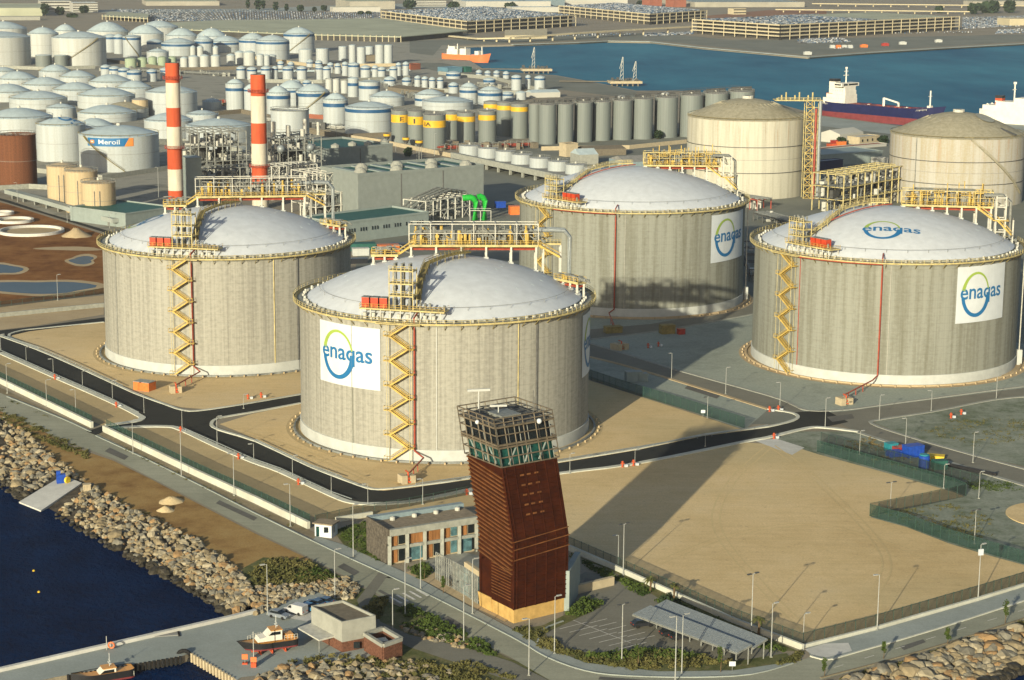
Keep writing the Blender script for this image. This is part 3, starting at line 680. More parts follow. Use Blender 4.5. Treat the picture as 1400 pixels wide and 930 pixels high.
        b = MB().box(S(xb-.7*s, 1.37, z0-.1), (1.7, 1.5, .2), math.atan2(tt.y, tt.x))
        q = xb-1.5*s; b.bar(S(q, 2.1, z0), S(q, 2.1, z0+1.1), .1); b.bar(S(q, .7, z0+1.1), S(q, 2.1, z0+1.1), .1); b.bar(S(q, 2.1, z0+1.1), S(xb, 2.1, z0+1.1), .1); b.bar(S(q, .3, z0), S(q, 2.1, z0), .16)
        b.build('stair_landing', 'yellow_paint', st)
    MB().box(S(0, 1.4, H-.15), (12, 2.4, .25), math.atan2(tt.y, tt.x)).build('stair_landing', 'yellow_pale', st)
    # red fire main down the wall, out over the apron
    if pipe_px:
        p = k.phi(pipe_px, H*.5); b = MB(); pts = [k.pt(p, R-4, H+2.2), k.pt(p, R+1.2, H+1.6), k.pt(p, R+.7, H-2), k.pt(p, R+.7, 3.0)]
        b.tube(pts, .24, 8)
        if box_x:
            e = G(*box_x); m = k.pt(p, R+3.0, 2.6); m2 = k.pt(p+.07*(1 if seed < 3 else -.4), R+4.5, 2.3)
            b.tube([k.pt(p, R+.7, 3.0), m2, Vector((e.x, e.y, 1.8)), Vector((e.x, e.y, .3))], .22, 8)
            for f in (.35, .6, .85):
                q = m2.lerp(Vector((e.x, e.y, 1.8)), f); b.box((q.x, q.y, .1), (.25, .25, q.z-.1))
        if seed > 2:
            a0 = k.phi(stair_px+12, H); b.tube([k.pt(a0+(p-a0)*i/10, R+2.0, H-.25) for i in range(11)], .17, 6)
        b.build('fire_main', 'pipe_red', t)
        for q in range(8): pass
    # front valve platform on the rim
    X0, X1, bx, tx = plat; y0 = -R+1.5; fr = lambda x, y, z: Vector((k.pt(ph, -y, z).x+tt.x*x, k.pt(ph, -y, z).y+tt.y*x, z))
    zd = H+3.0; ang = math.atan2(tt.y, tt.x); yd = -(R-4.0)
    b = MB(); cm = (X0+X1)/2
    b.box(fr(cm, yd, zd-.35), (X1-X0, 4.4, .35), ang)
    b.build_ = None
    dk = b.build('valve_platform', 'yellow_pale', t)
    b = MB()
    x = X0+.3
    while x < X1:
        for y in (yd-2., yd+2.): b.bar(fr(x, y, H-.05), fr(x, y, zd-.35), .28)
        x += 2.7
    b.each('platform_leg', 'steel_white', dk)
    b = rail(MB(), [fr(X0+i*(X1-X0)/14, yd-2.15, zd) for i in range(15)]); rail(b, [fr(X0, yd-2.1, zd), fr(X0, yd+2.1, zd)]); rail(b, [fr(X1, yd-2.1, zd), fr(X1, yd+2.1, zd)])
    b.build('platform_railing', 'yellow_paint', dk)
    for i in range(3):                     # red cabinets
        cb = MB().box(fr(bx+i*2.45, yd+.2, zd+.02), (2.0, 2.2, 2.5), ang); cb = cb.build('red_cabinet', 'red_paint', dk)
    MB_ = MB()
    for i in range(3): MB_.box(fr(bx+i*2.45, yd+.2, zd+2.53), (2.15, 2.35, .12), ang)
    MB_.each('cabinet_lid', 'steel_grey', dk)
    tw = MB(); hw = 3.2; th = 10.6 if seed < 3 else 7.2; levels = [th*.34, th*.64, th*.96]
    for x in (tx-hw, tx, tx+hw):
        for y in (yd-1.7, yd+1.7): tw.bar(fr(x, y, zd), fr(x, y, zd+th), .24)
    for z in levels:
        tw.box(fr(tx, yd, zd+z-.3), (2*hw+.3, 3.6, .3), ang)
        rail(tw, [fr(tx-hw+i*hw/3, yd-1.8, zd+z) for i in range(7)], 1.1, 1, .07)
    tw.build('valve_tower', 'yellow_pale', dk)
    b = MB()
    for x in (tx-2, tx, tx+2):
        for y in (yd-.6, yd+.8):
            b.cyl(fr(x, y, zd), .42, 2.3, 8); b.tube([fr(x, y, zd+2), fr(x, y, zd+th+.6)], .17, 6); b.cyl(fr(x, y, zd+th+.4), .3, .9, 8); b.cyl(fr(x, y, zd+th*.45), .4, 1.0, 8)
    for i in range(7):
        x = max(tx+hw+1.5, X0+1)+i*1.3
        if x < X1-.4: b.cyl(fr(x, yd, zd), .35, r.uniform(.7, 1.7), 8)
    b.each('relief_valve', 'steel_grey', dk)
    b = MB()
    for i in range(9):
        x = X0+1.2+i*(X1-X0-2)/9; b.cyl(fr(x, yd-1.2, H+.1), .55, 1.6, 8)
    b.each('valve_body', 'steel_white', dk)
    return k, t, fr, ang, yd, zd
def dome_walk(k, t, pts, name='roof_stair', m='yellow_dull', w=1.5, up=1.6):
    """railed walkway climbing the dome along local points"""
    P = []
    for (x0, y0), (x1, y1) in zip(pts, pts[1:]):
        for i in range(6): P.append((x0+(x1-x0)*i/6, y0+(y1-y0)*i/6))
    P.append(pts[-1]); Q = [k.dl(x, y, up) for x, y in P]; b = MB(); o = [(q.x, q.y) for q in Q]
    Lf, Rg = offs(o, w/2), offs(o, -w/2)
    for i in range(len(Q)-1):
        a, c = Q[i], Q[i+1]; b.bar(a, c, w, .12)
        for S in (Lf, Rg):
            p, q = Vector((*S[i], a.z)), Vector((*S[i+1], c.z))
            b.bar(p-Vector((0, 0, .1)), q-Vector((0, 0, .1)), .18, .4)
            for h in (.55, 1.1): b.bar(p+Vector((0, 0, h)), q+Vector((0, 0, h)), .09)
            b.bar(p, p+Vector((0, 0, 1.1)), .10)
            if i % 2 == 0: b.bar(p-Vector((0, 0, up)), p, .16)
    return b.build(name, m, t)
def process_deck(k, t, a, bq, w, zd, seed, frame_h=6., legs=6, rack=True, ends=None):
    """roof process platform between local points a and b, on legs, carrying valve columns, pipes and a pipe frame"""
    r = random.Random(seed); A, B = Vector(a), Vector(bq); d = (B-A); Ln = d.length; d.normalize(); n = Vector((-d.y, d.x))
    def Q(s, o, z): p = A+d*s+n*o; return k.loc(p.x, p.y, z)
    e = Q(1, 0, 0)-Q(0, 0, 0); ang = math.atan2(e.y, e.x)
    b = MB(); b.box(Q(Ln/2, 0, zd-.45), (Ln, w, .12), ang)
    for o in (-w/2, w/2): b.bar(Q(0, o, zd-.2), Q(Ln, o, zd-.2), .3, .65)
    dk = b.build('roof_platform', 'yellow_pale', t)
    b = MB(); nn = int(Ln/1.6)
    for o in (-w/2, w/2): rail(b, [Q(Ln*i/nn, o, zd+.1) for i in range(nn+1)], 1.15, 1, .07)
    b.build('platform_railing', 'yellow_paint', dk)
    b = MB(); b2 = MB()
    for i in range(legs):
        s = .6+i*(Ln-1.2)/(legs-1)
        for o in (-w/2+.3, w/2-.3):
            p = A+d*s+n*o; rr = math.hypot(p.x, p.y); zb = k.dz(rr) if rr < k.a else k.H
            b.bar(k.loc(p.x, p.y, zb), k.loc(p.x, p.y, zd-.5), .55); b2.box(k.loc(p.x, p.y, zb-.2), (1.3, 1.3, .55), ang)
    b.each('platform_leg', 'steel_white', dk); b2.each('leg_footing', 'band_white', dk)
    b = MB()
    for i in range(3): b.tube([Q(.5, -w/3+i*w/3, zd-1.3), Q(Ln-.5, -w/3+i*w/3, zd-1.3)], .28, 6)
    b.each('product_pipe', 'pipe_red', dk)
    b = MB(); b2 = MB(); b3 = MB()
    if rack:
        m = max(3, int(Ln/5.5))
        for i in range(m+1):
            s = i*Ln/m
            for o in (-w*.38, w*.38): b.bar(Q(s, o, zd), Q(s, o, zd+frame_h), .2)
            b.bar(Q(s, -w*.38, zd+frame_h), Q(s, w*.38, zd+frame_h), .26)
        for o in (-w*.38, w*.38): b.bar(Q(0, o, zd+frame_h), Q(Ln, o, zd+frame_h), .24)
        b.bar(Q(0, -w*.38, zd+frame_h*.55), Q(Ln, -w*.38, zd+frame_h*.55), .16)
        b.build('pipe_frame', 'steel_white' if seed < 3 else 'yellow_pale', dk)
    x = 1.5
    while x < Ln-1:
        h = r.uniform(1.6, frame_h*.95); o = r.uniform(-w*.33, w*.33)
        B3 = b2 if r.random() < .6 else b3
        B3.cyl(Q(x, o, zd), r.uniform(.22, .5), h, 8)
        if r.random() < .6: B3.box(Q(x, o, zd+h*.6), (1.0, .8, .7), ang)
        if r.random() < .5:
            o2 = r.uniform(-w*.33, w*.33); z = zd+r.uniform(1, frame_h); b2.tube([Q(x, o, zd+.2), Q(x, o, z), Q(x+r.uniform(1, 5), o2, z), Q(x+5, o2, zd+.4)], .2, 6)
        x += r.uniform(.35, .8)
    for i in range(4): z = zd+r.uniform(1.2, frame_h+.3); o = r.uniform(-w*.4, w*.4); b2.tube([Q(r.uniform(0, 4), o, z), Q(Ln-r.uniform(0, 6), o, z)], r.uniform(.14, .3), 6)
    b2.each('process_pipe', 'steel_grey', dk); b3.each('valve_actuator', 'yellow_paint', dk)
    return Q, Ln, dk, ang

T1C, T2C, T3C, T4C = (-18.63, 536.07), (-92.99, 635.96), (44.84, 737.52), (121.08, 631.48)
RISE = 10.2
def front_tank(c, label, stair, pipe, sign_l, sign_r, lines, box_x, seed):
    k, t, fr, ang, yd, zd = gas_tank(c, 40., 36.63, RISE, label, 'tank_concrete', stair, 1, pipe, None, lines, (-11.8, 11.2, -10.6, -.6), box_x, seed)
    for sg in (sign_l, sign_r):
        if sg: logo_panel(k, t, math.radians(sg[0]), math.radians(sg[1]), sg[2], sg[3])
    ph = k.phi(stair, 20); x0 = k.R*math.sin(ph)
    dome_walk(k, t, [(x0+4.3, -k.R*math.cos(ph)+6.5), (x0+4.8, -24), (x0+6.6, -12), (x0+13, -3.5), (x0+18, 3)])
    Q, Ln, dk, an = process_deck(k, t, (-10, 9), (26, 9), 6.5, 49.9, seed, 5.8)
    # lower wing on the far left side with its stair, and the pipe bend on the right
    Q2, L2, dk2, an2 = process_deck(k, t, (-20.5, 8), (-13, 8), 5, 47.2, seed+7, 2.2, 3, False)
    b = MB()
    for o in (-.8, .8): b.bar(k.loc(-13, 7+o, 47.2), k.loc(-8.6, 7+o, 50.1), .22, .5); b.bar(k.loc(-13, 7+o, 48.3), k.loc(-8.6, 7+o, 51.2), .12)
    for o in (-.8, .8): b.bar(k.loc(26.2, 7+o, 49.8), k.loc(32, 7+o, 46.5), .22, .5); b.bar(k.loc(26.2, 7+o, 50.9), k.loc(32, 7+o, 47.6), .12)
    b.build('deck_stair', 'yellow_paint', dk)
    b = MB().box(k.loc(30, 11, 49.5), (5, 4, .5), an); rail(b, [k.loc(27.5+i, 9, 50.0) for i in range(6)]); b.build('end_platform', 'yellow_pale', dk)
    b = MB()
    for o in (9.5, 12): b.tube([k.loc(22, o, 53.4), k.loc(30, o, 53.6), k.loc(33.5, o, 53.4), k.loc(35, o, 51.6), k.loc(35, o, 38), k.loc(36.5, o+3, 37.5)], .55, 8)
    b.each('riser_pipe', 'galvanised', dk)
    b = MB()
    for x in (27.6, 32.4):
        for y in (9.2, 12.8): b.bar(k.loc(x, y, k.dz(min(36, math.hypot(x, y)))), k.loc(x, y, 49.5), .5)
    b.each('platform_leg', 'steel_white', dk)
    Q3, L3, dk3, an3 = process_deck(k, t, (31.5, 4), (37.6, -4), 3, 41.2, seed+3, 1.2, 4, False)
    MB().cyl(k.loc(-4, 8.5, 55.8), .5, .1, 8).build('vent_cap', 'steel_white', dk)
    return k, t
k1, t1 = front_tank(T1C, 'concrete gas tank closest to the rusty control tower, logo panel left of its stair', 548, 567.5, (-55.3, -24.6, 18.2, 34.6), (67.5, 97, 16.8, 34.0),
    [(482, 'tank_concrete_streaked', .35), (708, 'yellow_pale', .22), (733, 'steel_dark', .45), (597, 'band_white', .2)], (556, 660), 1)
k2, t2 = front_tank(T2C, 'concrete gas tank beside the striped chimneys with no logo panel on its wall', 250, 264, None, None, [(160, 'steel_grey', .25), (375, 'yellow_pale', .25), (407, 'steel_dark', .5)], (240, 535), 2)
logo_dome(k2, t2, -26, 3, 17, 15, 1.2)
def back_tank(c, label, stair, pipe, sign, lines, box_x, seed, dl, dome_logo=None):
    k, t, fr, ang, yd, zd = gas_tank(c, 42.33, 37.87, RISE+.6, label, 'tank_concrete_streaked', stair, -1, pipe, None, lines, (-4.5, 15.5, 6.4, -.2), box_x, seed)
    logo_panel(k, t, math.radians(sign[0]), math.radians(sign[1]), sign[2], sign[3])
    ph = k.phi(stair, 20); x0 = k.R*math.sin(ph); y0 = -k.R*math.cos(ph)
    dome_walk(k, t, [(x0+5, y0+7), (x0+10, y0+13), (x0+15, -4), (-6, 6), (0, 7)], m='yellow_pale', up=1.2)
    b = MB(); P = [k.dl(x0+5+(1-abs(0))*0+(-4-x0)*i/9, (y0+9)+(2-y0-9)*i/9, .9) for i in range(10)]; b.tube(P, .2, 6)
    b.build('fire_main', 'pipe_red', t)
    Q, Ln, dk, an = process_deck(k, t, (4, 9), (33, 10), 8, 49.6, seed, 4.6, 7)
    b = MB(); r = random.Random(seed)
    for i in range(26):
        s = r.uniform(2, Ln-1); o = r.uniform(-3.6, 3.6); b.bar(Q(s, o, 49.6), Q(s, o, 49.6+r.uniform(3, 7.5)), .26)
    for i in range(6): s = 3+i*4.4; b.box(Q(s, 0, 52.0+(i % 3)*.8), (3.4, 6.5, .2), an); rail(b, [Q(s-1.7+j*.85, -3.2, 52.2+(i % 3)*.8) for j in range(5)], 1.1)
    b.build('upper_platform', 'yellow_paint', dk)
    b = MB()
    for o in (-1., 1.): b.bar(k.loc(28, 4.5+o, 49.5), k.loc(33, 3.5+o, 46.0), .25, .5); b.bar(k.loc(28, 4.5+o, 50.6), k.loc(33, 3.5+o, 47.1), .12); b.bar(k.loc(34.5, 3+o, 45.8), k.loc(39, 1+o, 41.5), .25, .5); b.bar(k.loc(34.5, 3+o, 46.9), k.loc(39, 1+o, 42.6), .12)
    b.box(k.loc(35.5, 4, 45.6), (5, 4, .3), an); b.build('deck_stair', 'yellow_paint', dk)
    b = MB()
    for x in (34, 37, 39.5):
        for y in (3, 8): b.bar(k.loc(x, y, 38), k.loc(x, y, 53.5 if x < 39 else 46), .45)
    for z in (42, 46, 50, 53): b.bar(k.loc(34, 3, z), k.loc(37, 3, z), .3); b.bar(k.loc(34, 8, z), k.loc(37, 8, z), .3); b.bar(k.loc(37, 3, z), k.loc(37, 8, z), .3)
    b.build('pipe_tower', 'steel_white', dk)
    b = MB()
    for y in (4, 6, 8): b.tube([k.loc(30, y, 53.5), k.loc(36, y, 53.5), k.loc(38.5, y, 51.5), k.loc(38.7, y, 40), k.loc(41, y, 39)], .4, 8)
    b.each('riser_pipe', 'steel_grey', dk)
    b = MB(); p = math.radians(86); q = k.pt(p, 43.6, 0)
    for d in (-.5, .5): b.bar(k.pt(p+d/43, 43.4, 5), k.pt(p+d/43, 43.4, 38), .3)
    b.each('riser_pipe', 'steel_white', t); MB().box(k.pt(p, 43.5, 0), (1.6, 1.6, 5), 0).build('riser_base', 'band_white', t)
    if dome_logo: logo_dome(k, t, *dome_logo)
    return k, t
k3, t3 = back_tank(T3C, 'streaked concrete gas tank in front of the grey silos, plain white dome', 746, 841, (42.5, 74.5, 18.4, 35.8), [(854, 'tank_concrete', .3), (756, 'steel_dark', .18), (838, 'tank_concrete', .3)], (841, 455), 3, None)
k4, t4 = back_tank(T4C, 'streaked concrete gas tank with a logo lying on its white dome', 1078, 1203, (30.5, 58.5, 18.9, 36.4), [(1215, 'tank_concrete', .3), (1092, 'pipe_red', .2)], (1154, 548), 4, None, (-.5, -24, 21.5, 15))
# ================================================================== the tank farm behind
def tank(cx, w, yb, yt, ya, label, wall='white_shell', roof='roof_pale', stripe=None, stair=0, flat=False, group=None, cat='storage tank', name='storage_tank', rails=True, band='blue_stripe', n=None):
    f = G(cx, yb); u = Vector((f.x, f.y)).normalized(); Rr = 10.
    for _ in range(4): c = Vector((f.x+u.x*Rr, f.y+u.y*Rr, 0)); Rr = w/2/ppm((c.x, c.y, 8))
    H = zat(f, yt); top = max(.3, .88*(zat(c, ya)-H)) if ya is not None else 0
    t = thing(name, label, cat, c, group); n = n or max(20, min(56, int(w)))
    MB().lathe(c, [(Rr, 0), (Rr, H)]+([(Rr-.3, H), (Rr-.3, H-1.2), (0, H-1.2)] if flat else []), n).build('shell', wall, t, True)
    if not flat:
        k = 8; prof = [(Rr+.12, H-.15), (Rr+.12, H+.05)]+[(Rr*(1-i/k), H+.05+top*math.sin(math.pi/2*i/k)**1.0) for i in range(1, k+1)]
        r = MB().lathe(c, prof, n).build('roof', roof, t, True)
        if w > 24:
            MB().cyl((c.x, c.y, H+top), max(.6, Rr*.05), 1.3, 10).build('roof_vent', 'steel_white', t)
    else:
        r = MB().lathe(c, [(Rr+.25, H-.3), (Rr+.25, H+.1), (Rr-.4, H+.1)], n).build('rim', 'rust_shell' if wall == 'rust_shell' else 'steel_grey', t)
    if rails and w > 22:
        b = MB(); ring = [(c.x+(Rr+.1)*math.cos(2*PI*i/28), c.y+(Rr+.1)*math.sin(2*PI*i/28), H) for i in range(28)]
        b.tube([(x, y, z+1.1) for x, y, z in ring], .13, 4, True)
        for x, y, z in ring: b.bar((x, y, z), (x, y, z+1.1), .14)
        b.build('roof_railing', 'yellow_dull' if rails == 2 else 'steel_grey', t)
        if w > 40:
            b = MB()
            for i in range(10): a = 2*PI*i/10; b.bar((c.x+Rr*.98*math.cos(a), c.y+Rr*.98*math.sin(a), H+.1), (c.x+Rr*.3*math.cos(a), c.y+Rr*.3*math.sin(a), H+.05+top*.86), .16)
            b.build('roof_seam', 'roof_grey', t)
            MB().lathe(c, [(Rr+.02, H*.5), (Rr+.08, H*.5), (Rr+.08, H*.5+.18), (Rr+.02, H*.5+.18)], n).build('wind_girder', 'roof_grey', t)
    if stripe:
        z1, z0 = zat(f, stripe[0]), zat(f, stripe[1]); MB().lathe(c, [(Rr, z0), (Rr+.1, z0), (Rr+.1, z1), (Rr, z1)], n).build('stripe', band, t, True)
    if stair:                            # spiral stair on the near face; sign gives the way it climbs
        uu = Vector((-c.x, -c.y)).normalized(); tt = Vector((-uu.y, uu.x)); b = MB(); P = []
        for i in range(17):
            q = i/16; a = (.75-1.5*q)*(1 if stair > 0 else -1) if abs(stair) == 1 else .12-1.12*q; d = uu*math.cos(a)+tt*math.sin(a); P.append((c.x+d.x*(Rr+.6), c.y+d.y*(Rr+.6), .5+(H-.4)*q))
        for p, q in zip(P, P[1:]): b.bar(p, q, .8, .35); b.bar((p[0], p[1], p[2]+1), (q[0], q[1], q[2]+1), .14)
        b.build('spiral_stair', 'yellow_dull', t)
    return t, c, Rr, H, top
W, CR = 'white_shell', 'cream_shell'
GA = 'tanks of the far white tank farm'
# back left
tank(6, 62, 62, 40, 28, 'low white domed tank at the far left, behind the big cream tanks', CR, group=GA)
tank(90, 32, 62, 43, 32, 'small domed tank peeping out between the two big cream tanks', CR, group=GA)
tank(60, 42, 78, 47, 36, 'cream tank half hidden behind the big cream tank with a spiral stair', CR, group=GA)
tank(0, 84, 91, 52, 42, 'big cream tank cut by the left edge of the picture', CR, group=GA)
tank(109, 73, 91, 53, 42, 'big cream tank with a thin spiral stair on its left face', CR, stair=-1, group=GA)
tank(218, 52, 62, 38, 27, 'widest low dome of the back row, below the far car lot', CR, group=GA)
tank(148, 56, 70, 44, 28, 'cream domed tank right behind the big tank with the spiral stair', CR, group=GA)
tank(200, 48, 70, 47, 32, 'cream domed tank behind the blue striped tanks, second from the stair tank', CR, group=GA)
tank(249, 44, 70, 50, 37, 'white domed tank behind the striped tanks, third of the back row', W, group=GA)
tank(290, 44, 70, 51, 37, 'white domed tank in the back row with the steepest roof', W, group=GA)
tank(346, 38, 74, 55, 44, 'white domed tank in the back row, last before the car lot fence', W, (('roof_pale')), (56, 59), group=GA)
for i, (cx, w, yt, yb) in enumerate([(151, 20, 50, 72), (163, 14, 50, 74), (181, 25, 51, 79), (212, 22, 57, 76)]):
    tank(cx, w, yb, yt, yt-4, ['narrow white tank with a dark blue stripe', 'narrower striped white tank', 'taller striped white tank with a stair', 'short striped white tank'][i]+' behind the big cream stair tank, '+['nearest it', 'second from it', 'third from it', 'fourth from it'][i], W, 'roof_pale', (yt+1.2, yt+4), 1 if i == 2 else 0, group=GA)
tank(244, 46, 77, 60, 51, 'wide flat white tank with blue stripe in front of the back row domes', W, 'roof_pale', (61, 64), group=GA)
tank(279, 26, 75, 56, 48, 'white striped tank between two wider striped ones in the back', W, 'roof_pale', (57, 60), group=GA)
tank(309, 44, 72, 58, 48, 'wide white tank with thin stripe behind the small cream vessels', W, 'roof_pale', (59, 61.5), group=GA)
tank(409, 42, 73, 47, 36, 'tall white tank with blue stripe and spiral stair, farthest of the striped ones', W, 'roof_pale', (47.5, 50.5), -1, group=GA)
tank(373, 46, 82, 57, 47, 'broad white tank with blue stripe in front of the farthest striped tank', W, 'roof_pale', (58, 61), group=GA)
GB = 'small vessels in the middle of the tank farm'
ord_ = ['first', 'second', 'third', 'fourth', 'fifth', 'sixth', 'seventh', 'eighth', 'ninth', 'tenth', 'eleventh', 'twelfth', 'thirteenth', 'fourteenth', 'fifteenth', 'sixteenth']
def row(items, desc, wall=W, roof='roof_pale', stripe=True, group=GB, cat='vessel', name='storage_tank', dome=3, flat=False, rails=True, **kw):
    for i, (cx, w, yt, yb) in enumerate(items):
        tank(cx, w, yb, yt, yt-dome, desc.format(ord_[i]), wall, roof, (yt+1.5, yt+1.5+max(1.6, w*.16)) if stripe else None, 0, flat, group, cat, name, rails, **kw)
row([(264, 8, 65, 77), (274, 9, 65, 78), (295, 8, 65, 78)], '{} small cream vessel of the upper three, counted from the left', CR, stripe=False)
row([(252, 11, 80, 92), (265, 14, 78, 93), (280, 13, 77, 93), (295, 13, 77, 93), (316, 12, 76, 90), (328, 14, 72, 88), (341, 16, 72, 90)], '{} cream vessel in the row above the first chimney top, from the left', CR, stripe=False)
row([(179, 16, 81, 93), (195, 13, 80, 92), (209, 12, 79, 92), (222, 12, 79, 92), (236, 11, 79, 91)], '{} pale green domed vessel from the left in its row of five', 'green_shell', 'green_shell', False, dome=2.5)
row([(145, 14, 91, 105), (157, 15, 93, 108), (170, 16, 95, 110), (184, 20, 98, 114), (208, 14, 97, 112), (226, 13, 95, 110)], '{} low striped white tank in the row below the green vessels, from the left')
row([(330, 13, 93, 108), (345, 14, 94, 110), (364, 14, 93, 111), (376, 9, 93, 110), (394, 15, 93, 110), (413, 14, 93, 112), (437, 11, 92, 110), (447, 11, 93, 111)], '{} little blue striped tank above the second chimney, from the left')
row([(472, 9, 87, 104), (484, 16, 88, 106), (500, 14, 92, 108), (513, 9, 92, 108), (522, 11, 94, 109), (538, 11, 93, 110), (545, 8, 88, 104), (555, 9, 87, 105)], '{} little blue striped tank right of the tan cylinders, from the left')
row([(418, 19, 68, 88), (441, 18, 67, 88), (469, 12, 64, 83), (482, 10, 62, 86), (494, 12, 65, 88), (505, 12, 64, 82), (519, 12, 62, 88), (531, 12, 62, 88)], '{} plain tall white cylinder from the left, below the long grey car deck', W, stripe=False, dome=1.2)
row([(365, 8, 76, 90), (356, 10, 75, 90), (372, 12, 76, 89)], '{} stubby plain white vessel under the broad striped tank', W, stripe=False, dome=1.5)
row([(450, 10, 108, 126), (460, 10, 108, 127), (471, 10, 110, 128)], '{} tan open cylinder from the left of three beside the striped pair', CR, stripe=False, flat=True)
row([(571, 9, 106, 119), (581, 9, 107, 120), (591, 9, 108, 121), (602, 9, 108, 121)], '{} small striped tank from the left of the four behind the flat white domes')
row([(620, 20, 100, 108), (655, 9, 98, 106), (667, 9, 99, 107), (679, 9, 99, 107), (692, 9, 100, 108), (706, 14, 105, 124), (722, 8, 105, 122), (738, 15, 106, 125)], '{} small white tank from the left near the basin shore, above the grey silos')
row([(384, 9, 86, 94), (398, 9, 87, 95), (452, 9, 88, 100), (462, 9, 89, 101), (424, 10, 84, 92), (436, 10, 85, 93)], '{} tiny white capped vessel among the striped tanks, in order of distance from the chimney')
# field of pale domes
GC = 'pale domed tanks in the field behind the chimney'
P = 'roof_pale'
tank(5, 40, 118, 99, 91, 'small pale dome at the left edge, back row of the dome field', W, group=GC, rails=2)
tank(76, 44, 112, 99, 87, 'small pale dome topping the back of the dome field, under the cream stair tank', W, group=GC, rails=2)
tank(25, 56, 122, 110, 96, 'pale dome in the second rank at the left, with a cream rim', W, group=GC, rails=2)
tank(107, 50, 120, 107, 95, 'pale dome in the second rank, right of the topmost small dome', W, group=GC, rails=2)
tank(62, 62, 130, 118, 104, 'pale dome in the middle of the field, between ranks two and four', W, group=GC, rails=2)
tank(152, 60, 128, 114, 100, 'pale dome right of the middle of the field, below the striped low tanks', W, group=GC, rails=2)
tank(12, 64, 140, 128, 113, 'pale dome at the left edge in the fourth rank of the field', W, group=GC, rails=2)
tank(104, 62, 140, 125, 111, 'pale dome in the fourth rank, behind the two widest domes', W, group=GC, rails=2)
tank(184, 50, 138, 122, 109, 'pale dome just left of the first chimney head', W, group=GC, rails=2)
tank(53, 78, 150, 137, 123, 'wide pale dome with a yellow rail, left one of the widest two', W, group=GC, rails=2)
tank(146, 78, 150, 133, 118, 'wide pale dome with a yellow rail, right one of the widest two', W, group=GC, rails=2)
tank(235, 70, 159, 128, 116, 'pale tank whose front is crossed by the upper part of the first chimney', W, group=GC)
tank(192, 22, 160, 137, 133, 'narrow tan tank squeezed between the domes left of the chimney', 'beige_shell', 'roof_grey', group=GC)
tank(172, 62, 162, 150, 138, 'brownish dome behind the ribbed grey one, left of the chimney', CR, 'old_dome', group=GC)
tank(84, 40, 163, 149, 141, 'small white dome in front of the left widest dome', W, group=GC)
tank(147, 80, 168, 157, 142, 'ribbed grey dome with dark rim left of the chimney', W, 'roof_pale', group=GC, rails=2)
tank(130, 56, 190, 175, 160, 'dome behind the tank with blue roof lettering', W, group=GC)
tank(277, 44, 178, 158, 150, 'grey roofed tank half hidden behind the chimney, to its right', W, group=GC)
tank(231, 66, 190, 167, 153, 'white tank passing behind the red band of the first chimney', W, group=GC)
tank(28, 90, 205, 163, 146, 'large plain white tank behind the rust brown tank', W, group=GC)
tank(300, 90, 208, 175, 161, 'large low white dome between the two striped chimneys', W, group=GC)
tb = tank(85, 66, 222, 173, 159, 'white tank with blue letters lying on its roof', W, group=GC, rails=2)
tm = tank(164, 108, 236, 188, 170, 'large white tank with the blue and orange sign on its wall', W, stair=2, group=GC, rails=2)
def wall_text(T, body, phi0, phi1, z, h, m, off=.2, parent=None, name='sign_lettering'):
    t, c, Rr, H, top = T; u = Vector((-c.x, -c.y)).normalized(); tt = Vector((-u.y, u.x)); v, f = fit_text(body, phi0, phi1, z, h)
    V = []
    for a, y in v: d = u*math.cos(a)+tt*math.sin(a); V.append((c.x+d.x*(Rr+off), c.y+d.y*(Rr+off), y))
    return MB().add(V, f).build(name, m, parent or t)
def wall_patch(T, phi0, phi1, z0, z1, m, off=.15, parent=None, name='sign_panel', slant=0):
    t, c, Rr, H, top = T; u = Vector((-c.x, -c.y)).normalized(); tt = Vector((-u.y, u.x)); V = []; n = 10
    for i in range(n+1):
        for z in (0, 1):
            a = phi0+(phi1-phi0)*i/n+slant*z*(1-i/n); d = u*math.cos(a)+tt*math.sin(a); V.append((c.x+d.x*(Rr+off), c.y+d.y*(Rr+off), z0+(z1-z0)*z))
    return MB().add(V, [(2*i, 2*i+2, 2*i+3, 2*i+1) for i in range(n)]).build(name, m, parent or t)
Hm = tm[3]; z1, z0 = Hm-.5, Hm-5.2
sg = wall_patch(tm, -.86, .36, z0, z1, 'logo_blue'); wall_patch(tm, .13, .36, z0+.02, z1-.02, 'banner_orange', .2, sg, 'orange_flash', .12)
wall_text(tm, 'Meroil', -.52, .02, z0+1.3, 1.85, 'sign_white', .24, sg); wall_patch(tm, -.76, -.64, z0+1.6, z1-1.2, 'banner_orange', .24, sg, 'sign_emblem'); wall_patch(tm, -.73, -.67, z0+2.2, z1-1.8, 'sign_white', .28, sg, 'emblem_spot')
t, c, Rr, H, top = tb; u = Vector((-c.x, -c.y)).normalized(); v, f = fit_text('rOil', -5, 12, -6, 6.5); V = []
for x, y in v:
    X, Y = x+y*.1, y*1.2+1.5-x*.35; q = min(.98, math.hypot(X, Y)/Rr); V.append((c.x+X, c.y+Y, H+.25+top*math.sin(math.pi/2*(1-q))**1.0))
MB().add(V, f).build('roof_lettering', 'logo_blue', t)
tank(25, 52, 257, 186, None, 'rust brown open tank at the left edge', 'rust_shell', flat=True, group=GC)
GE = 'beige vertical tanks by the conveyor road'
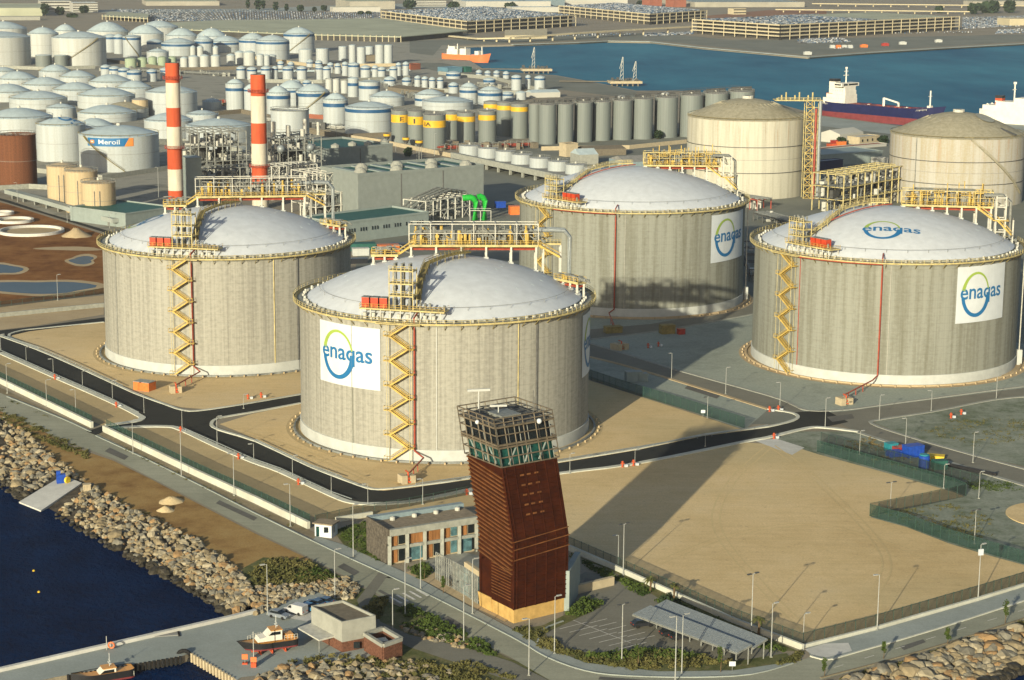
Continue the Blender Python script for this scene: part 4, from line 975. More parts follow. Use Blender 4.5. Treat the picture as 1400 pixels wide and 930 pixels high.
for cx, w, yb, yt, ya, l in ((87, 42, 282, 229, 222, 'beige domed tank nearest the rust brown tank, leftmost of three'), (113, 44, 292, 236, 228, 'middle one of the three beige tanks by the conveyor road'), (136, 46, 300, 252, 246, 'beige tank closest to the green roofed shed, lowest of three')):
    T = tank(cx, w, yb, yt, ya, l, 'beige_shell', 'beige_shell', group=GE)
    t, c, Rr, H, top = T; u = Vector((-c.x, -c.y)).normalized(); tt = Vector((-u.y, u.x)); b = MB()
    for a in (-.25, .05): d = u*math.cos(a)+tt*math.sin(a); b.bar((c.x+d.x*(Rr+.3), c.y+d.y*(Rr+.3), 1), (c.x+d.x*(Rr+.3), c.y+d.y*(Rr+.3), H*.8), .25)
    b.build('down_pipe', 'steel_grey', t)
# striped white tanks between the chimneys and the yellow banded ones
GD = 'blue striped tanks right of the second chimney'
tank(322, 26, 151, 116, 107, 'tall narrow white tank with blue stripe left of the second chimney head', W, P, (121, 125), group=GD)
tank(399, 42, 146, 123, 108, 'white dome behind the two striped tanks right of the second chimney', W, P, (124, 127), group=GD)
tank(381, 33, 159, 129, 116, 'striped white tank touching the second chimney on its right', W, P, (131.5, 136), group=GD)
tank(428, 46, 157, 127, 113, 'striped white tank with a spiral stair right of the second chimney', W, P, (128.5, 133), -1, group=GD)
tank(483, 15, 133, 108, 105, 'slender striped tank beside the tan open cylinders', W, P, (114, 118), group=GD)
tank(505, 29, 138, 113, 109, 'striped tank with stained lower wall behind the widest striped one', W, P, (118, 122), group=GD)
tank(459, 34, 176, 138, 126, 'tall striped tank just left of the widest striped tank', W, P, (142, 147), group=GD)
tank(529, 48, 146, 134, 123, 'flat white dome behind the widest striped tank, no stripe', W, P, group=GD)
tank(505, 66, 185, 149, 138, 'widest blue striped white tank, left of the yellow banded tanks', W, P, (150.5, 155), group=GD)
tank(397, 52, 204, 152, None, 'open topped pale tank without roof right of the second chimney', W, flat=True, group=GD)
tank(588, 42, 146, 131, 121, 'white dome behind the yellow banded tanks, smaller of two', W, P, (136, 139), group=GD)
tank(612, 70, 152, 141, 131, 'broad flat white dome behind the yellow banded tanks', W, P, group=GD)
tank(669, 17, 118, 109, 106, 'small striped tank behind the striped pair above the grey yellow tanks', W, P, (110, 113), group=GD)
tank(641, 26, 144, 121, 112, 'left tank of the striped pair above the yellow banded row', W, P, (124, 127.5), group=GD)
tank(670, 34, 146, 126, 117, 'right wider tank of the striped pair above the yellow banded row', W, P, (128, 132), group=GD)
# grey tanks with yellow bands
GY = 'grey tanks with yellow bands'
for i, (cx, w, yb, yt, s0, s1, l) in enumerate([(672, 22, 185, 140, 143, 149, 'farthest left'), (690, 22, 187, 141, 145, 151, 'farthest middle'), (710, 24, 190, 143, 147, 153, 'farthest right, beside the silos'),
        (617, 22, 191, 153, 157, 165, 'standing behind the lettered ones'), (637, 25, 197, 155, 160, 167, 'with clean band, left of the next gap'), (666, 25, 196, 153, 158, 165, 'with clean band, right of the gap')]):
    tank(cx, w, yb, yt, yt-3, 'grey tank with plain yellow band, '+l, 'silo_grey', 'roof_grey', (s0, s1), 0, False, GY, band='yellow_band')
for cx, w, yb, yt, s0, s1, tx, a0, a1, l in ((547, 24, 196, 152, 157.5, 168, 'E', .0, .45, 'grey tank with the letter E on its yellow band'), (569, 23, 200, 153, 160, 171, 'I', -.3, -.1, 'grey tank with one thin upright letter on its yellow band'), (594, 31, 204, 158, 165.5, 175, 'IA', -1.0, -.3, 'largest grey yellow banded tank, ending the painted word')):
    T = tank(cx, w, yb, yt, yt-3, l, 'silo_grey', 'roof_grey', (s0, s1), 0, False, GY, band='yellow_band'); f = G(cx, yb)
    wall_text(T, tx, a0, a1, zat(f, s1)+.9, (zat(f, s0)-zat(f, s1))*.42, 'dark_letter', .2, name='band_lettering')
for cx, yt, yb, l in ((529, 183, 197, 'by the lettered tanks, farthest'), (555, 188, 202, 'by the lettered tanks, middle'), (573, 192, 220, 'on the tallest mast, nearest')):
    p = G(cx, yb); k = ppm(p); z = zat(p, yt); t = thing('elevated_vessel', 'small yellow rimmed vessel on legs '+l, 'vessel', p, 'small vessels on legs')
    MB().lathe(p, [(0, z-4.2), (1.1, z-3.6), (2.2, z-1.6), (2.2, z-.2), (0, z+.4)], 14).build('hopper', 'steel_dark', t); MB().lathe(p, [(2.2, z-1.5), (2.3, z-1.5), (2.3, z-.1), (2.2, z-.1)], 14).build('rim', 'yellow_band', t)
    for a in range(4): MB().bar((p.x+1.5*math.cos(a*1.57), p.y+1.5*math.sin(a*1.57), 0), (p.x+1.2*math.cos(a*1.57), p.y+1.2*math.sin(a*1.57), z-2.5), .3).build('leg', 'steel_grey', t)
# squat white tubs on the long concrete rack
GT = 'squat white tubs on the concrete rack'
for i, (cx, yt, w) in enumerate([(642, 199, 29), (667, 202.5, 28), (691, 206.5, 28), (713, 211, 29), (738, 216, 29), (763, 220.5, 29), (787, 225, 29), (812, 229, 28)]):
    tank(cx, w, yt+22, yt+1.5, yt-1, '{} squat white tub on the concrete rack, counted from the yellow banded tanks'.format(ord_[i]), W, 'band_white', None, 0, False, GT, 'tub')
rk = thing('concrete_rack', 'long grey concrete rack carrying the squat white tubs', 'rack', G(720, 250))
A, B_ = G(622, 222), G(808, 262); dv = (B_-A).normalized(); nv = Vector((dv.y, -dv.x, 0))
b = MB(); b.bar(A+nv*1.5+Vector((0, 0, 4.5)), B_+nv*1.5+Vector((0, 0, 4.5)), 3, 3.2); b.build('parapet_beam', 'bare_concrete', rk)
Lr = (B_-A).length
for i in range(12): p = A+dv*(Lr*i/11)+nv*1.6; MB().box((p.x, p.y, 0), (1.2, 1.2, 3.2), .6).build('column', 'bare_concrete', rk)
MB().bar(A-nv*12+Vector((0, 0, 3)), B_-nv*12+Vector((0, 0, 3)), 24, .5).build('rack_deck', 'roof_grey', rk)
# grey silos: a front row and a rear row
GS = 'grey cement silos'
front = [(731, 16, 195, 143), (748, 23, 198, 144), (772, 22.5, 197, 143), (797, 24, 195, 141), (822, 24.5, 193, 140), (850, 26.5, 192, 138), (878, 27.5, 191, 136), (910, 31, 189, 134), (944, 31, 188, 131), (977, 33, 187, 128.5), (1012, 35, 186, 126)]
for i, (cx, w, yb, yt) in enumerate(front):
    T = tank(cx, w*1.02, yb, yt, yt-2.5, '{} grey silo of the front row, counted from the yellow banded tanks'.format(ord_[i]), 'silo_grey', 'roof_grey', None, 0, False, GS, 'silo', 'silo', n=32)
    t, c, Rr, H, top = T; b = MB(); b.box((c.x, c.y, H+top*.4), (Rr*1.7, 1.1, 1.0), .35); b.cyl((c.x-1, c.y+1, H+top*.3), .8, 2.2, 8); b.cyl((c.x+2, c.y, H+top*.2), .5, 2.6, 8); b.build('roof_gear', 'steel_dark', t)
    if i > 0:
        cc = c+Vector((c.x, c.y, 0)).normalized()*(2*Rr+1.6); t2 = thing('silo', '{} grey silo of the rear row, showing only its top behind the front row'.format(ord_[i-1]), 'silo', cc, GS)
        MB().lathe(cc, [(Rr, 0), (Rr, H)], 32).build('shell', 'silo_grey', t2, True); MB().lathe(cc, [(Rr+.1, H-.2), (Rr+.1, H), (0, H+top)], 32).build('roof', 'roof_grey', t2); MB().box((cc.x, cc.y, H+top*.4), (Rr*1.7, 1.1, 1.4), .35).build('roof_gear', 'steel_dark', t2)
        if i in (5, 7): b = MB(); b.lathe((c.x, c.y+Rr*1.2, H), [(3.5, 0), (2.6, 2.0), (0, 2.9)], 12); b.build('roof_hood', 'band_white', t)
wk = thing('silo_gantry', 'thin dark gantry with rails running along the tops of the grey silos', 'gantry', G(880, 185))
b = MB(); P = [G(cx, yb) for cx, w, yb, yt in front[1:]]; Z = [zat(G(cx, yb), yt)+3 for cx, w, yb, yt in front[1:]]
PP = [Vector((p.x, p.y+9, z)) for p, z in zip(P, Z)]
for p, q in zip(PP, PP[1:]): b.bar(p, q, 1.2, .25); b.bar(p+Vector((0, -.6, 1.1)), q+Vector((0, -.6, 1.1)), .15); b.bar(p-Vector((0, 0, 3)), p, .3)
b.build('walkway', 'steel_dark', wk)
# two old domed gas tanks
def old_tank(cx, w, yb, yt, ya, label, wall, ribs):
    T = tank(cx, w, yb, yt, ya, label, wall, 'old_dome', None, 0, False, 'old domed gas tanks', rails=2, n=72); t, c, Rr, H, top = T; b = MB()
    for i in range(ribs): a = 2*PI*i/ribs+.2; b.bar((c.x+Rr*.99*math.cos(a), c.y+Rr*.99*math.sin(a), H+.2), (c.x+Rr*.45*math.cos(a), c.y+Rr*.45*math.sin(a), H+.2+top*math.sin(math.pi/2*.55)**1.0), .5, .4)
    b.build('roof_rib', 'old_dome', t)
    for z in (H*.33, H*.66): MB().lathe(c, [(Rr+.02, z), (Rr+.25, z), (Rr+.25, z+.35), (Rr+.02, z+.35)], 72).build('stiffener_ring', 'steel_dark', t)
    MB().cyl((c.x, c.y, H+top-.3), 3, 1.6, 12).build('roof_vent', 'steel_white', t); return T
o1 = old_tank(1018, 161, 273, 166, 131, 'old cream gas tank with a brown dome and a lattice tower, behind the streaked tank', 'old_cream_shell', 36)
o2 = old_tank(1304, 180, 284, 191, 149, 'old pale gas tank with rust runs and a weathered brown roof', 'old_pale_shell', 20)
t, c, Rr, H, top = o2; u = Vector((-c.x, -c.y)).normalized(); tt = Vector((-u.y, u.x)); b = MB(); Pp = []
for i in range(20): q = i/19; a = .2+1.0*q; d = u*math.cos(a)+tt*math.sin(a); Pp.append((c.x+d.x*(Rr+.7), c.y+d.y*(Rr+.7), H-(H-6)*q))
for p, q in zip(Pp, Pp[1:]): b.bar(p, q, .9, .8); b.bar((p[0], p[1], p[2]+1.1), (q[0], q[1], q[2]+1.1), .15)
b.build('spiral_stair', 'old_dome', t)
MB().add([(c.x+q[0]*Rr, c.y+q[1]*Rr, H+.75+top*math.sin(math.pi/2*(1-math.hypot(*q)))**1.0) for q in [(.33+.14*math.cos(i*.52), -.28+.2*math.sin(i*.52)) for i in range(12)]], [tuple(range(12))]).build('roof_patch', 'bare_concrete', t)
b = MB(); d = u*math.cos(1.0)+tt*math.sin(1.0); b.bar((c.x, c.y, H+top+.8), (c.x+d.x*Rr, c.y+d.y*Rr, H+1.5), 1.6, .5); b.build('roof_walkway', 'steel_dark', t)
d = u*math.cos(-.62)+tt*math.sin(-.62); MB().bar((c.x+d.x*(Rr+.2), c.y+d.y*(Rr+.2), 0), (c.x+d.x*(Rr+.2), c.y+d.y*(Rr+.2), H), .35).build('down_pipe', 'steel_grey', t)
# lattice tower beside the first old tank
p0 = G(1098, 272); p1 = G(1117, 272); Zt = zat(p0, 138); lt = thing('lattice_tower', 'yellow lattice stair tower standing against the old cream gas tank', 'tower', (p0+p1)/2)
wx = (p1-p0).length; b = MB(); b2 = MB()
for x in (0, .55, 1.):
    for y in (0, 7): q = p0.lerp(p1, x); b.bar((q.x, q.y+y, 0), (q.x, q.y+y, Zt), .35)
nz = 15
for i in range(nz):
    za, zb = Zt*i/nz, Zt*(i+1)/nz; q = p0.lerp(p1, .55); b.bar((p0.x, p0.y, za), (p1.x, p1.y, za), .25)
    a_, b_ = (p0, q) if i % 2 else (q, p0); b2.bar((a_.x, a_.y, za), (b_.x, b_.y, zb), .3); b2.bar((b_.x, b_.y+1, za), (a_.x, a_.y+1, zb), .2); b2.box(((p0.x+q.x)/2, p0.y+3, za), ((q-p0).length, 6, .15))
b.build('tower_frame', 'yellow_pale', lt); b2.build('stair_flight', 'yellow_paint', lt)
b = MB(); q = p0.lerp(p1, .7); b.tube([(q.x, q.y-.4, 0), (q.x, q.y-.4, Zt-4)], .6, 8); b.build('riser_pipe', 'pipe_red', lt); b = MB(); b.tube([(p1.x, p1.y, 0), (p1.x, p1.y, Zt)], .9, 8); b.build('riser_pipe', 'galvanised', lt)
b = MB(); a_ = G(1060, 272); b.box(((a_.x+p1.x)/2, p0.y+6, Zt-.3), ((p1-a_).length+3, 9, .5)); rail(b, [(a_.x+(p1.x-a_.x)*i/10, p0.y+1.5, Zt+.2) for i in range(11)], 1.3, 1, .1)
for i in range(9): b.cyl((a_.x+i*2.3, p0.y+5, Zt), .4, 1+i % 3*1.5, 6)
b.build('top_platform', 'yellow_pale', lt)

# bund walls, pipe runs and small plant between the tanks
for i, (pts, m, l) in enumerate([([(-20, 93), (60, 96), (130, 94)], 'bare_concrete', 'low bund wall under the big cream tanks at the left'), ([(140, 84), (240, 97), (330, 95)], 'roof_brown', 'brown bund wall below the green vessels'), ([(340, 113), (440, 114), (560, 108)], 'bare_concrete', 'bund wall below the rows of little striped tanks'), ([(270, 160), (330, 155), (370, 163)], 'roof_brown', 'brown bund wall between the two striped chimneys, behind the low dome'),
        ([(400, 160), (450, 164), (530, 142)], 'far_red', 'reddish bund wall at the foot of the striped tanks right of the second chimney'), ([(560, 124), (640, 128), (720, 130)], 'bare_concrete', 'bund wall above the broad flat white domes'), ([(340, 80), (430, 92), (545, 91)], 'facade_tan', 'tan bund wall at the foot of the plain tall white cylinders'), ([(600, 102), (680, 110), (745, 127)], 'bare_concrete', 'bund wall along the basin shore behind the small white tanks'), ([(415, 182), (470, 190), (540, 187)], 'roof_brown', 'brown bund wall before the widest striped tank'), ([(200, 200), (250, 196), (330, 210)], 'bare_concrete', 'bund wall passing behind the first chimney')]):
    tag(MB().ribbon(gp(pts), 1.4, 0, 3.2).build('bund_wall', m), l, 'wall')
rp_ = random.Random(91)
for i, (x0, y0, x1, y1, l) in enumerate([(140, 96, 320, 104, 'pipe run below the cream vessels in the tank farm'), (340, 100, 560, 98, 'pipe run between the rows of little striped tanks'), (300, 140, 370, 150, 'pipe run left of the second chimney head'), (360, 165, 470, 178, 'pipe run in front of the striped tanks right of the second chimney'), (560, 118, 720, 122, 'pipe run across the shore end of the tank farm'), (520, 112, 580, 135, 'pipe run beside the long brown roofed shed'), (600, 205, 730, 200, 'pipe run at the foot of the yellow banded tanks'), (270, 178, 340, 176, 'pipe run behind the low white dome between the chimneys')]):
    a, c = G(x0, y0), G(x1, y1); t = thing('pipe_run', l, 'pipe run', (a+c)/2); d = (c-a).normalized(); n = Vector((-d.y, d.x, 0)); b = MB()
    for k in range(7): o = n*(k*1.3-4); z = 1.2+.7*(k % 2); b.tube([a+o+Vector((0, 0, z)), c+o+Vector((0, 0, z))], rp_.uniform(.2, .45), 6)
    b.each('pipe', ['steel_grey', 'roof_pale', 'pipe_red', 'steel_white'][i % 4], t); b = MB()
    for k in range(16): p = a.lerp(c, (k+.5)/16); b.bar(p-n*5, p-n*5+Vector((0, 0, 3.4)), .35); b.bar(p+n*5, p+n*5+Vector((0, 0, 3.4)), .35); b.bar(p-n*5+Vector((0, 0, 3.4)), p+n*5+Vector((0, 0, 3.4)), .35)
    b.build('sleeper_frame', 'steel_grey', t); b = MB()
    for k in range(26): p = a.lerp(c, rp_.random())+n*rp_.uniform(-14, 14); b.box((p.x, p.y, 0), (rp_.uniform(1, 5), rp_.uniform(1, 4), rp_.uniform(1, 4.5)), rp_.uniform(0, 1.5))
    b.each('pump_housing', ['steel_dark', 'render_beige', 'steel_grey', 'roof_brown'][(i+1) % 4], t)

GX = 'extra small tanks filling the farm'
for cx, w, yb, yt, ya, sp, l in [(255, 22, 152, 138, 132, 0, 'low white tank peeping out right of the first chimney, behind the grey roofed tank'), (344, 20, 152, 122, 114, 1, 'striped white tank half hidden behind the second chimney head'), (290, 26, 150, 140, 134, 0, 'flat white tank in the gap between the two striped chimneys'), (420, 12, 122, 112, 109, 1, 'little striped tank just above the striped tank with a spiral stair'), (405, 12, 121, 112, 109, 1, 'little striped tank above the white dome right of the second chimney'), (533, 16, 120, 108, 104, 1, 'little striped tank left of the long brown roofed shed'), (556, 13, 119, 109, 105, 1, 'little striped tank behind the end of the long brown roofed shed'), (120, 18, 84, 70, 66, 0, 'squat tan tank at the foot of the big cream stair tank'), (60, 22, 92, 76, 75, 0, 'olive squat tank between the two big cream tanks, left of two'), (84, 18, 92, 76, 75, 0, 'olive squat tank between the two big cream tanks, right of two'), (216, 30, 86, 72, 66, 0, 'low white tank behind the green vessels'), (620, 14, 128, 116, 112, 1, 'little striped tank between the broad flat domes and the striped pair'), (694, 16, 138, 128, 125, 1, 'little striped tank right of the wider tank of the striped pair'), (712, 15, 137, 127, 124, 0, 'plain little white tank before the white shed behind the silos')]:
    tank(cx, w, yb, yt, ya, l, 'silo_grey' if 'olive' in l or 'tan tank' in l else W, 'roof_pale', (yt+1.2, yt+3.4) if sp else None, 0, False, GX)
# ================================================================== power station, pipe racks, chimneys
def chimney(cx, yt, yb, w, bands, label, rings):
    p = G(cx, yb); k = ppm(p); Rr = w/2/k; H = zat(p, yt); t = thing('chimney', label, 'chimney', p, 'striped chimneys')
    z = [zat(p, y) for y in bands]+[0]; tz = lambda zz: Rr*(1.06-.1*zz/H)
    for i in range(len(z)-1): MB().lathe(p, [(tz(z[i+1]), z[i+1]), (tz(z[i]), z[i])], 28).build('red_band' if i % 2 == 0 else 'white_band', 'chimney_red' if i % 2 == 0 else 'chimney_white', t, True)
    MB().lathe(p, [(Rr*.96, H), (Rr*.8, H), (Rr*.8, H-3), (0, H-3)], 28).build('mouth', 'steel_dark', t)
    for y in rings:
        zz = zat(p, y); b = MB(); b.lathe(p, [(tz(zz), zz), (Rr+1.3, zz), (Rr+1.3, zz+.25), (tz(zz), zz+.25)], 24)
        ring = [(p.x+(Rr+1.25)*math.cos(2*PI*i/20), p.y+(Rr+1.25)*math.sin(2*PI*i/20), zz+.2) for i in range(20)]; b.tube([(a, c, q+1.2) for a, c, q in ring], .1, 4, True); b.tube([(a, c, q+.6) for a, c, q in ring], .08, 4, True)
        for a, c, q in ring: b.bar((a, c, q), (a, c, q+1.2), .12)
        b.build('ring_platform', 'pipe_red', t)
    b = MB(); x = p.x+Rr*1.08
    for o in (-.25, .25): b.bar((x, p.y+o, 2), (x, p.y+o, H-3), .14)
    for i in range(30): b.bar((x, p.y-.25, 2+i*(H-6)/30), (x, p.y+.25, 2+i*(H-6)/30), .1)
    b.build('ladder', 'steel_grey', t)
chimney(241, 86, 290, 19.5, [86, 113, 147, 173, 203, 231, 260], 'taller red and white striped chimney, left one of the pair', (108, 203))
chimney(356, 102, 285, 21, [102, 131, 168, 196, 226, 252], 'shorter red and white striped chimney, right one of the pair', (126, 228))
def shed(name, label, q, h, wall, roof, cat='shed', parapet=1.2, seams=0, par=None, group=None):
    """flat roofed block on four ground points (front left, front right, back right, back left)"""
    cen = sum((Vector((*p[:2], 0)) for p in q), Vector())/4; t = par or thing(name, label, cat, cen, group)
    P = [(p[0], p[1]) for p in q]; MB().prism(P, 0, h, False).build('wall', wall, t)
    ins = [tuple(Vector(p).lerp(Vector(cen[:2]), .012)) for p in P]
    MB().sheet(ins, h-.15).build('roof', roof, t)
    if parapet:
        b = MB()
        for i in range(4):
            a, c = Vector((*P[i], h)), Vector((*P[(i+1) % 4], h)); b.bar(a+Vector((0, 0, parapet/2-.3)), c+Vector((0, 0, parapet/2-.3)), .45, parapet)
        b.build('parapet', wall, t)
    if seams:
        b = MB(); a, c = Vector((*P[0], 0)), Vector((*P[1], 0)); n = (c-a).normalized(); n = Vector((n.y, -n.x, 0))
        for i in range(1, seams): p = a.lerp(c, i/seams)+n*.06; b.bar(p+Vector((0, 0, .2)), p+Vector((0, 0, h)), .5, .12)
        b.each('wall_joint', 'steel_dark', t)
    return t, P, cen
def quad(fl, fr, depth):                 # front left and front right pixels, depth in metres straight back along the plant grid
    a, b = G(*fl), G(*fr); d = (b-a).normalized(); n = Vector((-d.y, d.x, 0)); return [a, b, b+n*depth, a+n*depth]
# grey turbine halls with green roofs
t, P, c = shed('turbine_hall', 'long grey turbine hall with green roof and pale roof vents', quad((490, 303), (661, 288), 36), zat(G(490, 303), 241), 'shed_grey', 'roof_green', 'hall', 1.6, 3)
h = zat(G(490, 303), 241); A, B_ = Vector((*P[0], 0)), Vector((*P[1], 0)); dv = (B_-A).normalized(); nv = Vector((-dv.y, dv.x, 0)); an = math.atan2(dv.y, dv.x); L_ = (B_-A).length
for i in range(7): p = A+dv*(L_*(.06+i*.14))+nv*(5+(i % 2)*16); MB().lathe((p.x, p.y, h), [(3.2, 0), (3.2, 1.6), (1.5, 3.2), (0, 3.4)], 12).build('roof_vent', 'render_beige', t)
for i in range(6): p = A+dv*(L_*(.10+i*.15))+nv*20; MB().box((p.x, p.y, h), (3, 30, .6), an).build('roof_light', 'shed_light', t)
t, P, c = shed('turbine_hall', 'smaller grey hall with green roof behind the pipework by the second chimney', quad((447, 236), (537, 228), 50), zat(G(447, 236), 206), 'shed_grey', 'roof_green', 'hall', 1.4, 2)
for i in range(4): p = Vector((*P[0], 0)).lerp(Vector((*P[1], 0)), .1+i*.25)+Vector((0, 12+4*(i % 2), 0)); MB().lathe((p.x, p.y, zat(G(447, 236), 206)), [(2.6, 0), (2.6, 1.6), (0, 2.8)], 10).build('roof_vent', 'render_beige', t)
q = quad((462, 334), (586, 318), 26); hl = zat(G(462, 334), 306)
t, P, c = shed('service_block', 'low pale block with green roof and rows of slit windows below the pipe racks', q, hl, 'shed_light', 'roof_green', 'building', 1.0)
A, B_ = Vector((*P[0], 0)), Vector((*P[1], 0)); dv = (B_-A).normalized(); nv = Vector((dv.y, -dv.x, 0)); L_ = (B_-A).length
for g_ in range(7):
    for j in range(3): p = A+dv*(L_*(.12+g_*.125)+j*1.5)+nv*.08; MB().bar((p.x, p.y, hl*.5), (p.x, p.y, hl*.68), .6, .14).build('window', 'glass_dark', t)
shed('service_block', 'grey sloping sided block with teal roof behind the beige tanks', quad((172, 312), (238, 302), 38), 6.5, 'shed_light', 'roof_green', 'building', .8)
shed('service_block', 'pale tall box standing against the first chimney', quad((257, 285), (277, 284), 12), zat(G(257, 285), 216), 'shed_light', 'shed_light', 'building', .3)
shed('service_block', 'small white box at the foot of the second chimney', quad((367, 257), (381, 256), 9), zat(G(367, 257), 238), 'band_white', 'band_white', 'building', .3)
def frame(fl, fr, depth, ytop, nx, ny, nz, label, m='steel_white', pipes=14, seed=1, cat='pipe rack', name='pipe_rack', clutter=0, brace=True, pm='steel_grey'):
    """open steel structure of nx bays and nz floors with pipes and vessels inside"""
    r = random.Random(seed); q = quad(fl, fr, depth); A, B_ = q[0], q[1]; d = (B_-A).normalized(); n = Vector((-d.y, d.x, 0)); L_ = (B_-A).length; H = zat(A, ytop); an = math.atan2(d.y, d.x)
    t = thing(name, label, cat, A+d*L_/2+n*depth/2); Q = lambda s, o, z: A+d*s+n*o+Vector((0, 0, z)); b = MB(); br = MB()
    for i in range(nx+1):
        for j in range(ny+1): b.bar(Q(L_*i/nx, depth*j/ny, 0), Q(L_*i/nx, depth*j/ny, H), .5)
    for kz in range(1, nz+1):
        z = H*kz/nz
        for j in range(ny+1): b.bar(Q(0, depth*j/ny, z), Q(L_, depth*j/ny, z), .45)
        for i in range(nx+1): b.bar(Q(L_*i/nx, 0, z), Q(L_*i/nx, depth, z), .4)
        if kz < nz or nz == 1:
            for p in range(pipes//nz): o = r.uniform(.5, depth-.5); br.tube([Q(-r.uniform(0, 2), o, z+.5), Q(L_+r.uniform(0, 3), o, z+.5)], r.uniform(.15, .4), 6)
    b.build('steel_frame', m, t); b = MB()
    if brace:
        for i in range(nx):
            if r.random() < .6:
                k = r.randrange(nz); z0, z1 = H*k/nz, H*(k+1)/nz; b.bar(Q(L_*i/nx, 0, z0), Q(L_*(i+1)/nx, 0, z1), .22); b.bar(Q(L_*i/nx, 0, z1), Q(L_*(i+1)/nx, 0, z0), .22)
        if b.v: b.build('cross_brace', m, t)
    v = MB()
    for i in range(clutter):
        s, o = r.uniform(0, L_), r.uniform(0, depth); k = r.random(); z = H*r.randrange(nz)/nz
        if k < .45: z2 = z+r.uniform(.25, .75)*H/max(1, nz-1); br.tube([Q(s, o, z), Q(s, o, z2), Q(s+r.uniform(-4, 4), o, z2), Q(s+r.uniform(-4, 4), o+2, z2-2)], r.uniform(.2, .45), 6)
        elif k < .8: v.cyl(Q(s, o, z), r.uniform(.6, 1.5), r.uniform(2, 5), 10)
        else: v.box(Q(s, o, z), (r.uniform(1.5, 4), r.uniform(1.5, 3), r.uniform(1.2, 3)), an)
    if clutter > 30:                     # grated floors, and a dark run of ducts deep inside
        g_ = MB(); k_ = MB()
        for kz in range(1, nz): g_.box(Q(L_/2, depth*.55, H*kz/nz-.3), (L_*.96, depth*.7, .2), an)
        for i in range(int(clutter/9)): k_.box(Q(r.uniform(2, L_-2), r.uniform(depth*.3, depth*.9), H*r.randrange(nz)/nz+.2), (r.uniform(2, 6), r.uniform(2, 5), H/nz*r.uniform(.4, .85)), an)
        g_.build('grated_floor', 'steel_dark', t); k_.each('duct', 'steel_dark', t)
    br.build('pipework', pm, t)
    if v.v: v.each('vessel', 'steel_white' if pm == 'steel_grey' else 'steel_grey', t)
    return t, Q, L_, H
frame((262, 262), (338, 258), 30, 182, 7, 2, 4, 'dense grey pipe and column cluster between the two chimneys', 'steel_grey', 44, 3, 'boiler', 'boiler_unit', 150)
t, Q, L_, H = frame((372, 260), (440, 256), 30, 190, 6, 2, 4, 'dense boiler pipework with shiny round vessels right of the second chimney', 'steel_grey', 44, 4, 'boiler', 'boiler_unit', 150)
for s in (5, 22): b = MB(); b.lathe(Q(s, -1, H*.72), [(0, 0)]+[(2.2*math.sin(PI*i/8), 2.2-2.2*math.cos(PI*i/8)) for i in range(1, 8)]+[(0, 4.4)], 16); b.build('round_vessel', 'galvanised', t, True)
for i in range(9): MB().cyl(Q(2+i*3.6, 4+(i*7) % 17, H), .8+.3*(i % 2), 3+(i*5) % 6, 10).build('stack', 'steel_white', t)
t, Q, L_, H = frame((300, 255), (344, 253), 16, 213, 4, 1, 4, 'open steel scaffold bay left of the second chimney', 'steel_white', 8, 5, 'steel structure', 'steel_structure', 14)
frame((372, 274), (434, 270), 14, 228, 6, 1, 3, 'grey pipe rack bays in front of the boiler pipework, right of the second chimney', 'steel_white', 24, 41, 'pipe rack', 'pipe_rack', 70)
frame((262, 276), (340, 272), 12, 232, 7, 1, 3, 'grey pipe rack bays in front of the cluster between the chimneys', 'steel_grey', 24, 42, 'pipe rack', 'pipe_rack', 70)
frame((434, 297), (492, 291), 22, 238, 5, 2, 4, 'tall pale steel structure with cross bracing beside the turbine hall', 'steel_white', 26, 6, 'steel structure', 'steel_structure', 60)
frame((432, 302), (500, 294), 12, 266, 6, 1, 2, 'lower pale steel bays in front of the tall structure', 'steel_white', 20, 7, 'steel structure', 'steel_structure', 40)
frame((505, 300), (525, 298), 12, 271, 2, 1, 2, 'narrow braced bay between the tall structure and the pipe bridge', 'steel_white', 6, 8, 'steel structure', 'steel_structure', 4)
frame((527, 300), (585, 293), 9, 283, 6, 1, 2, 'low pipe bridge running along the turbine hall wall', 'steel_grey', 16, 9, 'pipe rack', 'pipe_rack', 8)
t, Q, L_, H = frame((582, 306), (642, 296), 14, 276, 6, 1, 2, 'curved topped pipe rack left of the green ducts', 'steel_white', 18, 10, 'pipe rack', 'pipe_rack', 12)
b = MB()
for o in (1, 4, 7, 10): b.tube([Q(-8, o, H*.6), Q(4, o, H+1), Q(L_*.6, o, H+4), Q(L_-2, o, H+2), Q(L_+3, o, H*.5)], .45, 6)
b.build('pipe_bend', 'steel_grey', t)
t, Q, L_, H = frame((558, 293), (571, 292), 8, 262, 1, 1, 2, 'small tower with three yellowish vessels against the hall wall', 'yellow_pale', 4, 11, 'equipment tower', 'equipment_tower', 8)
for s in (0, 4, 8): MB().cyl(Q(s*L_/8, 2, H*.8), 1.1, 5, 10).build('vessel', 'yellow_pale', t)
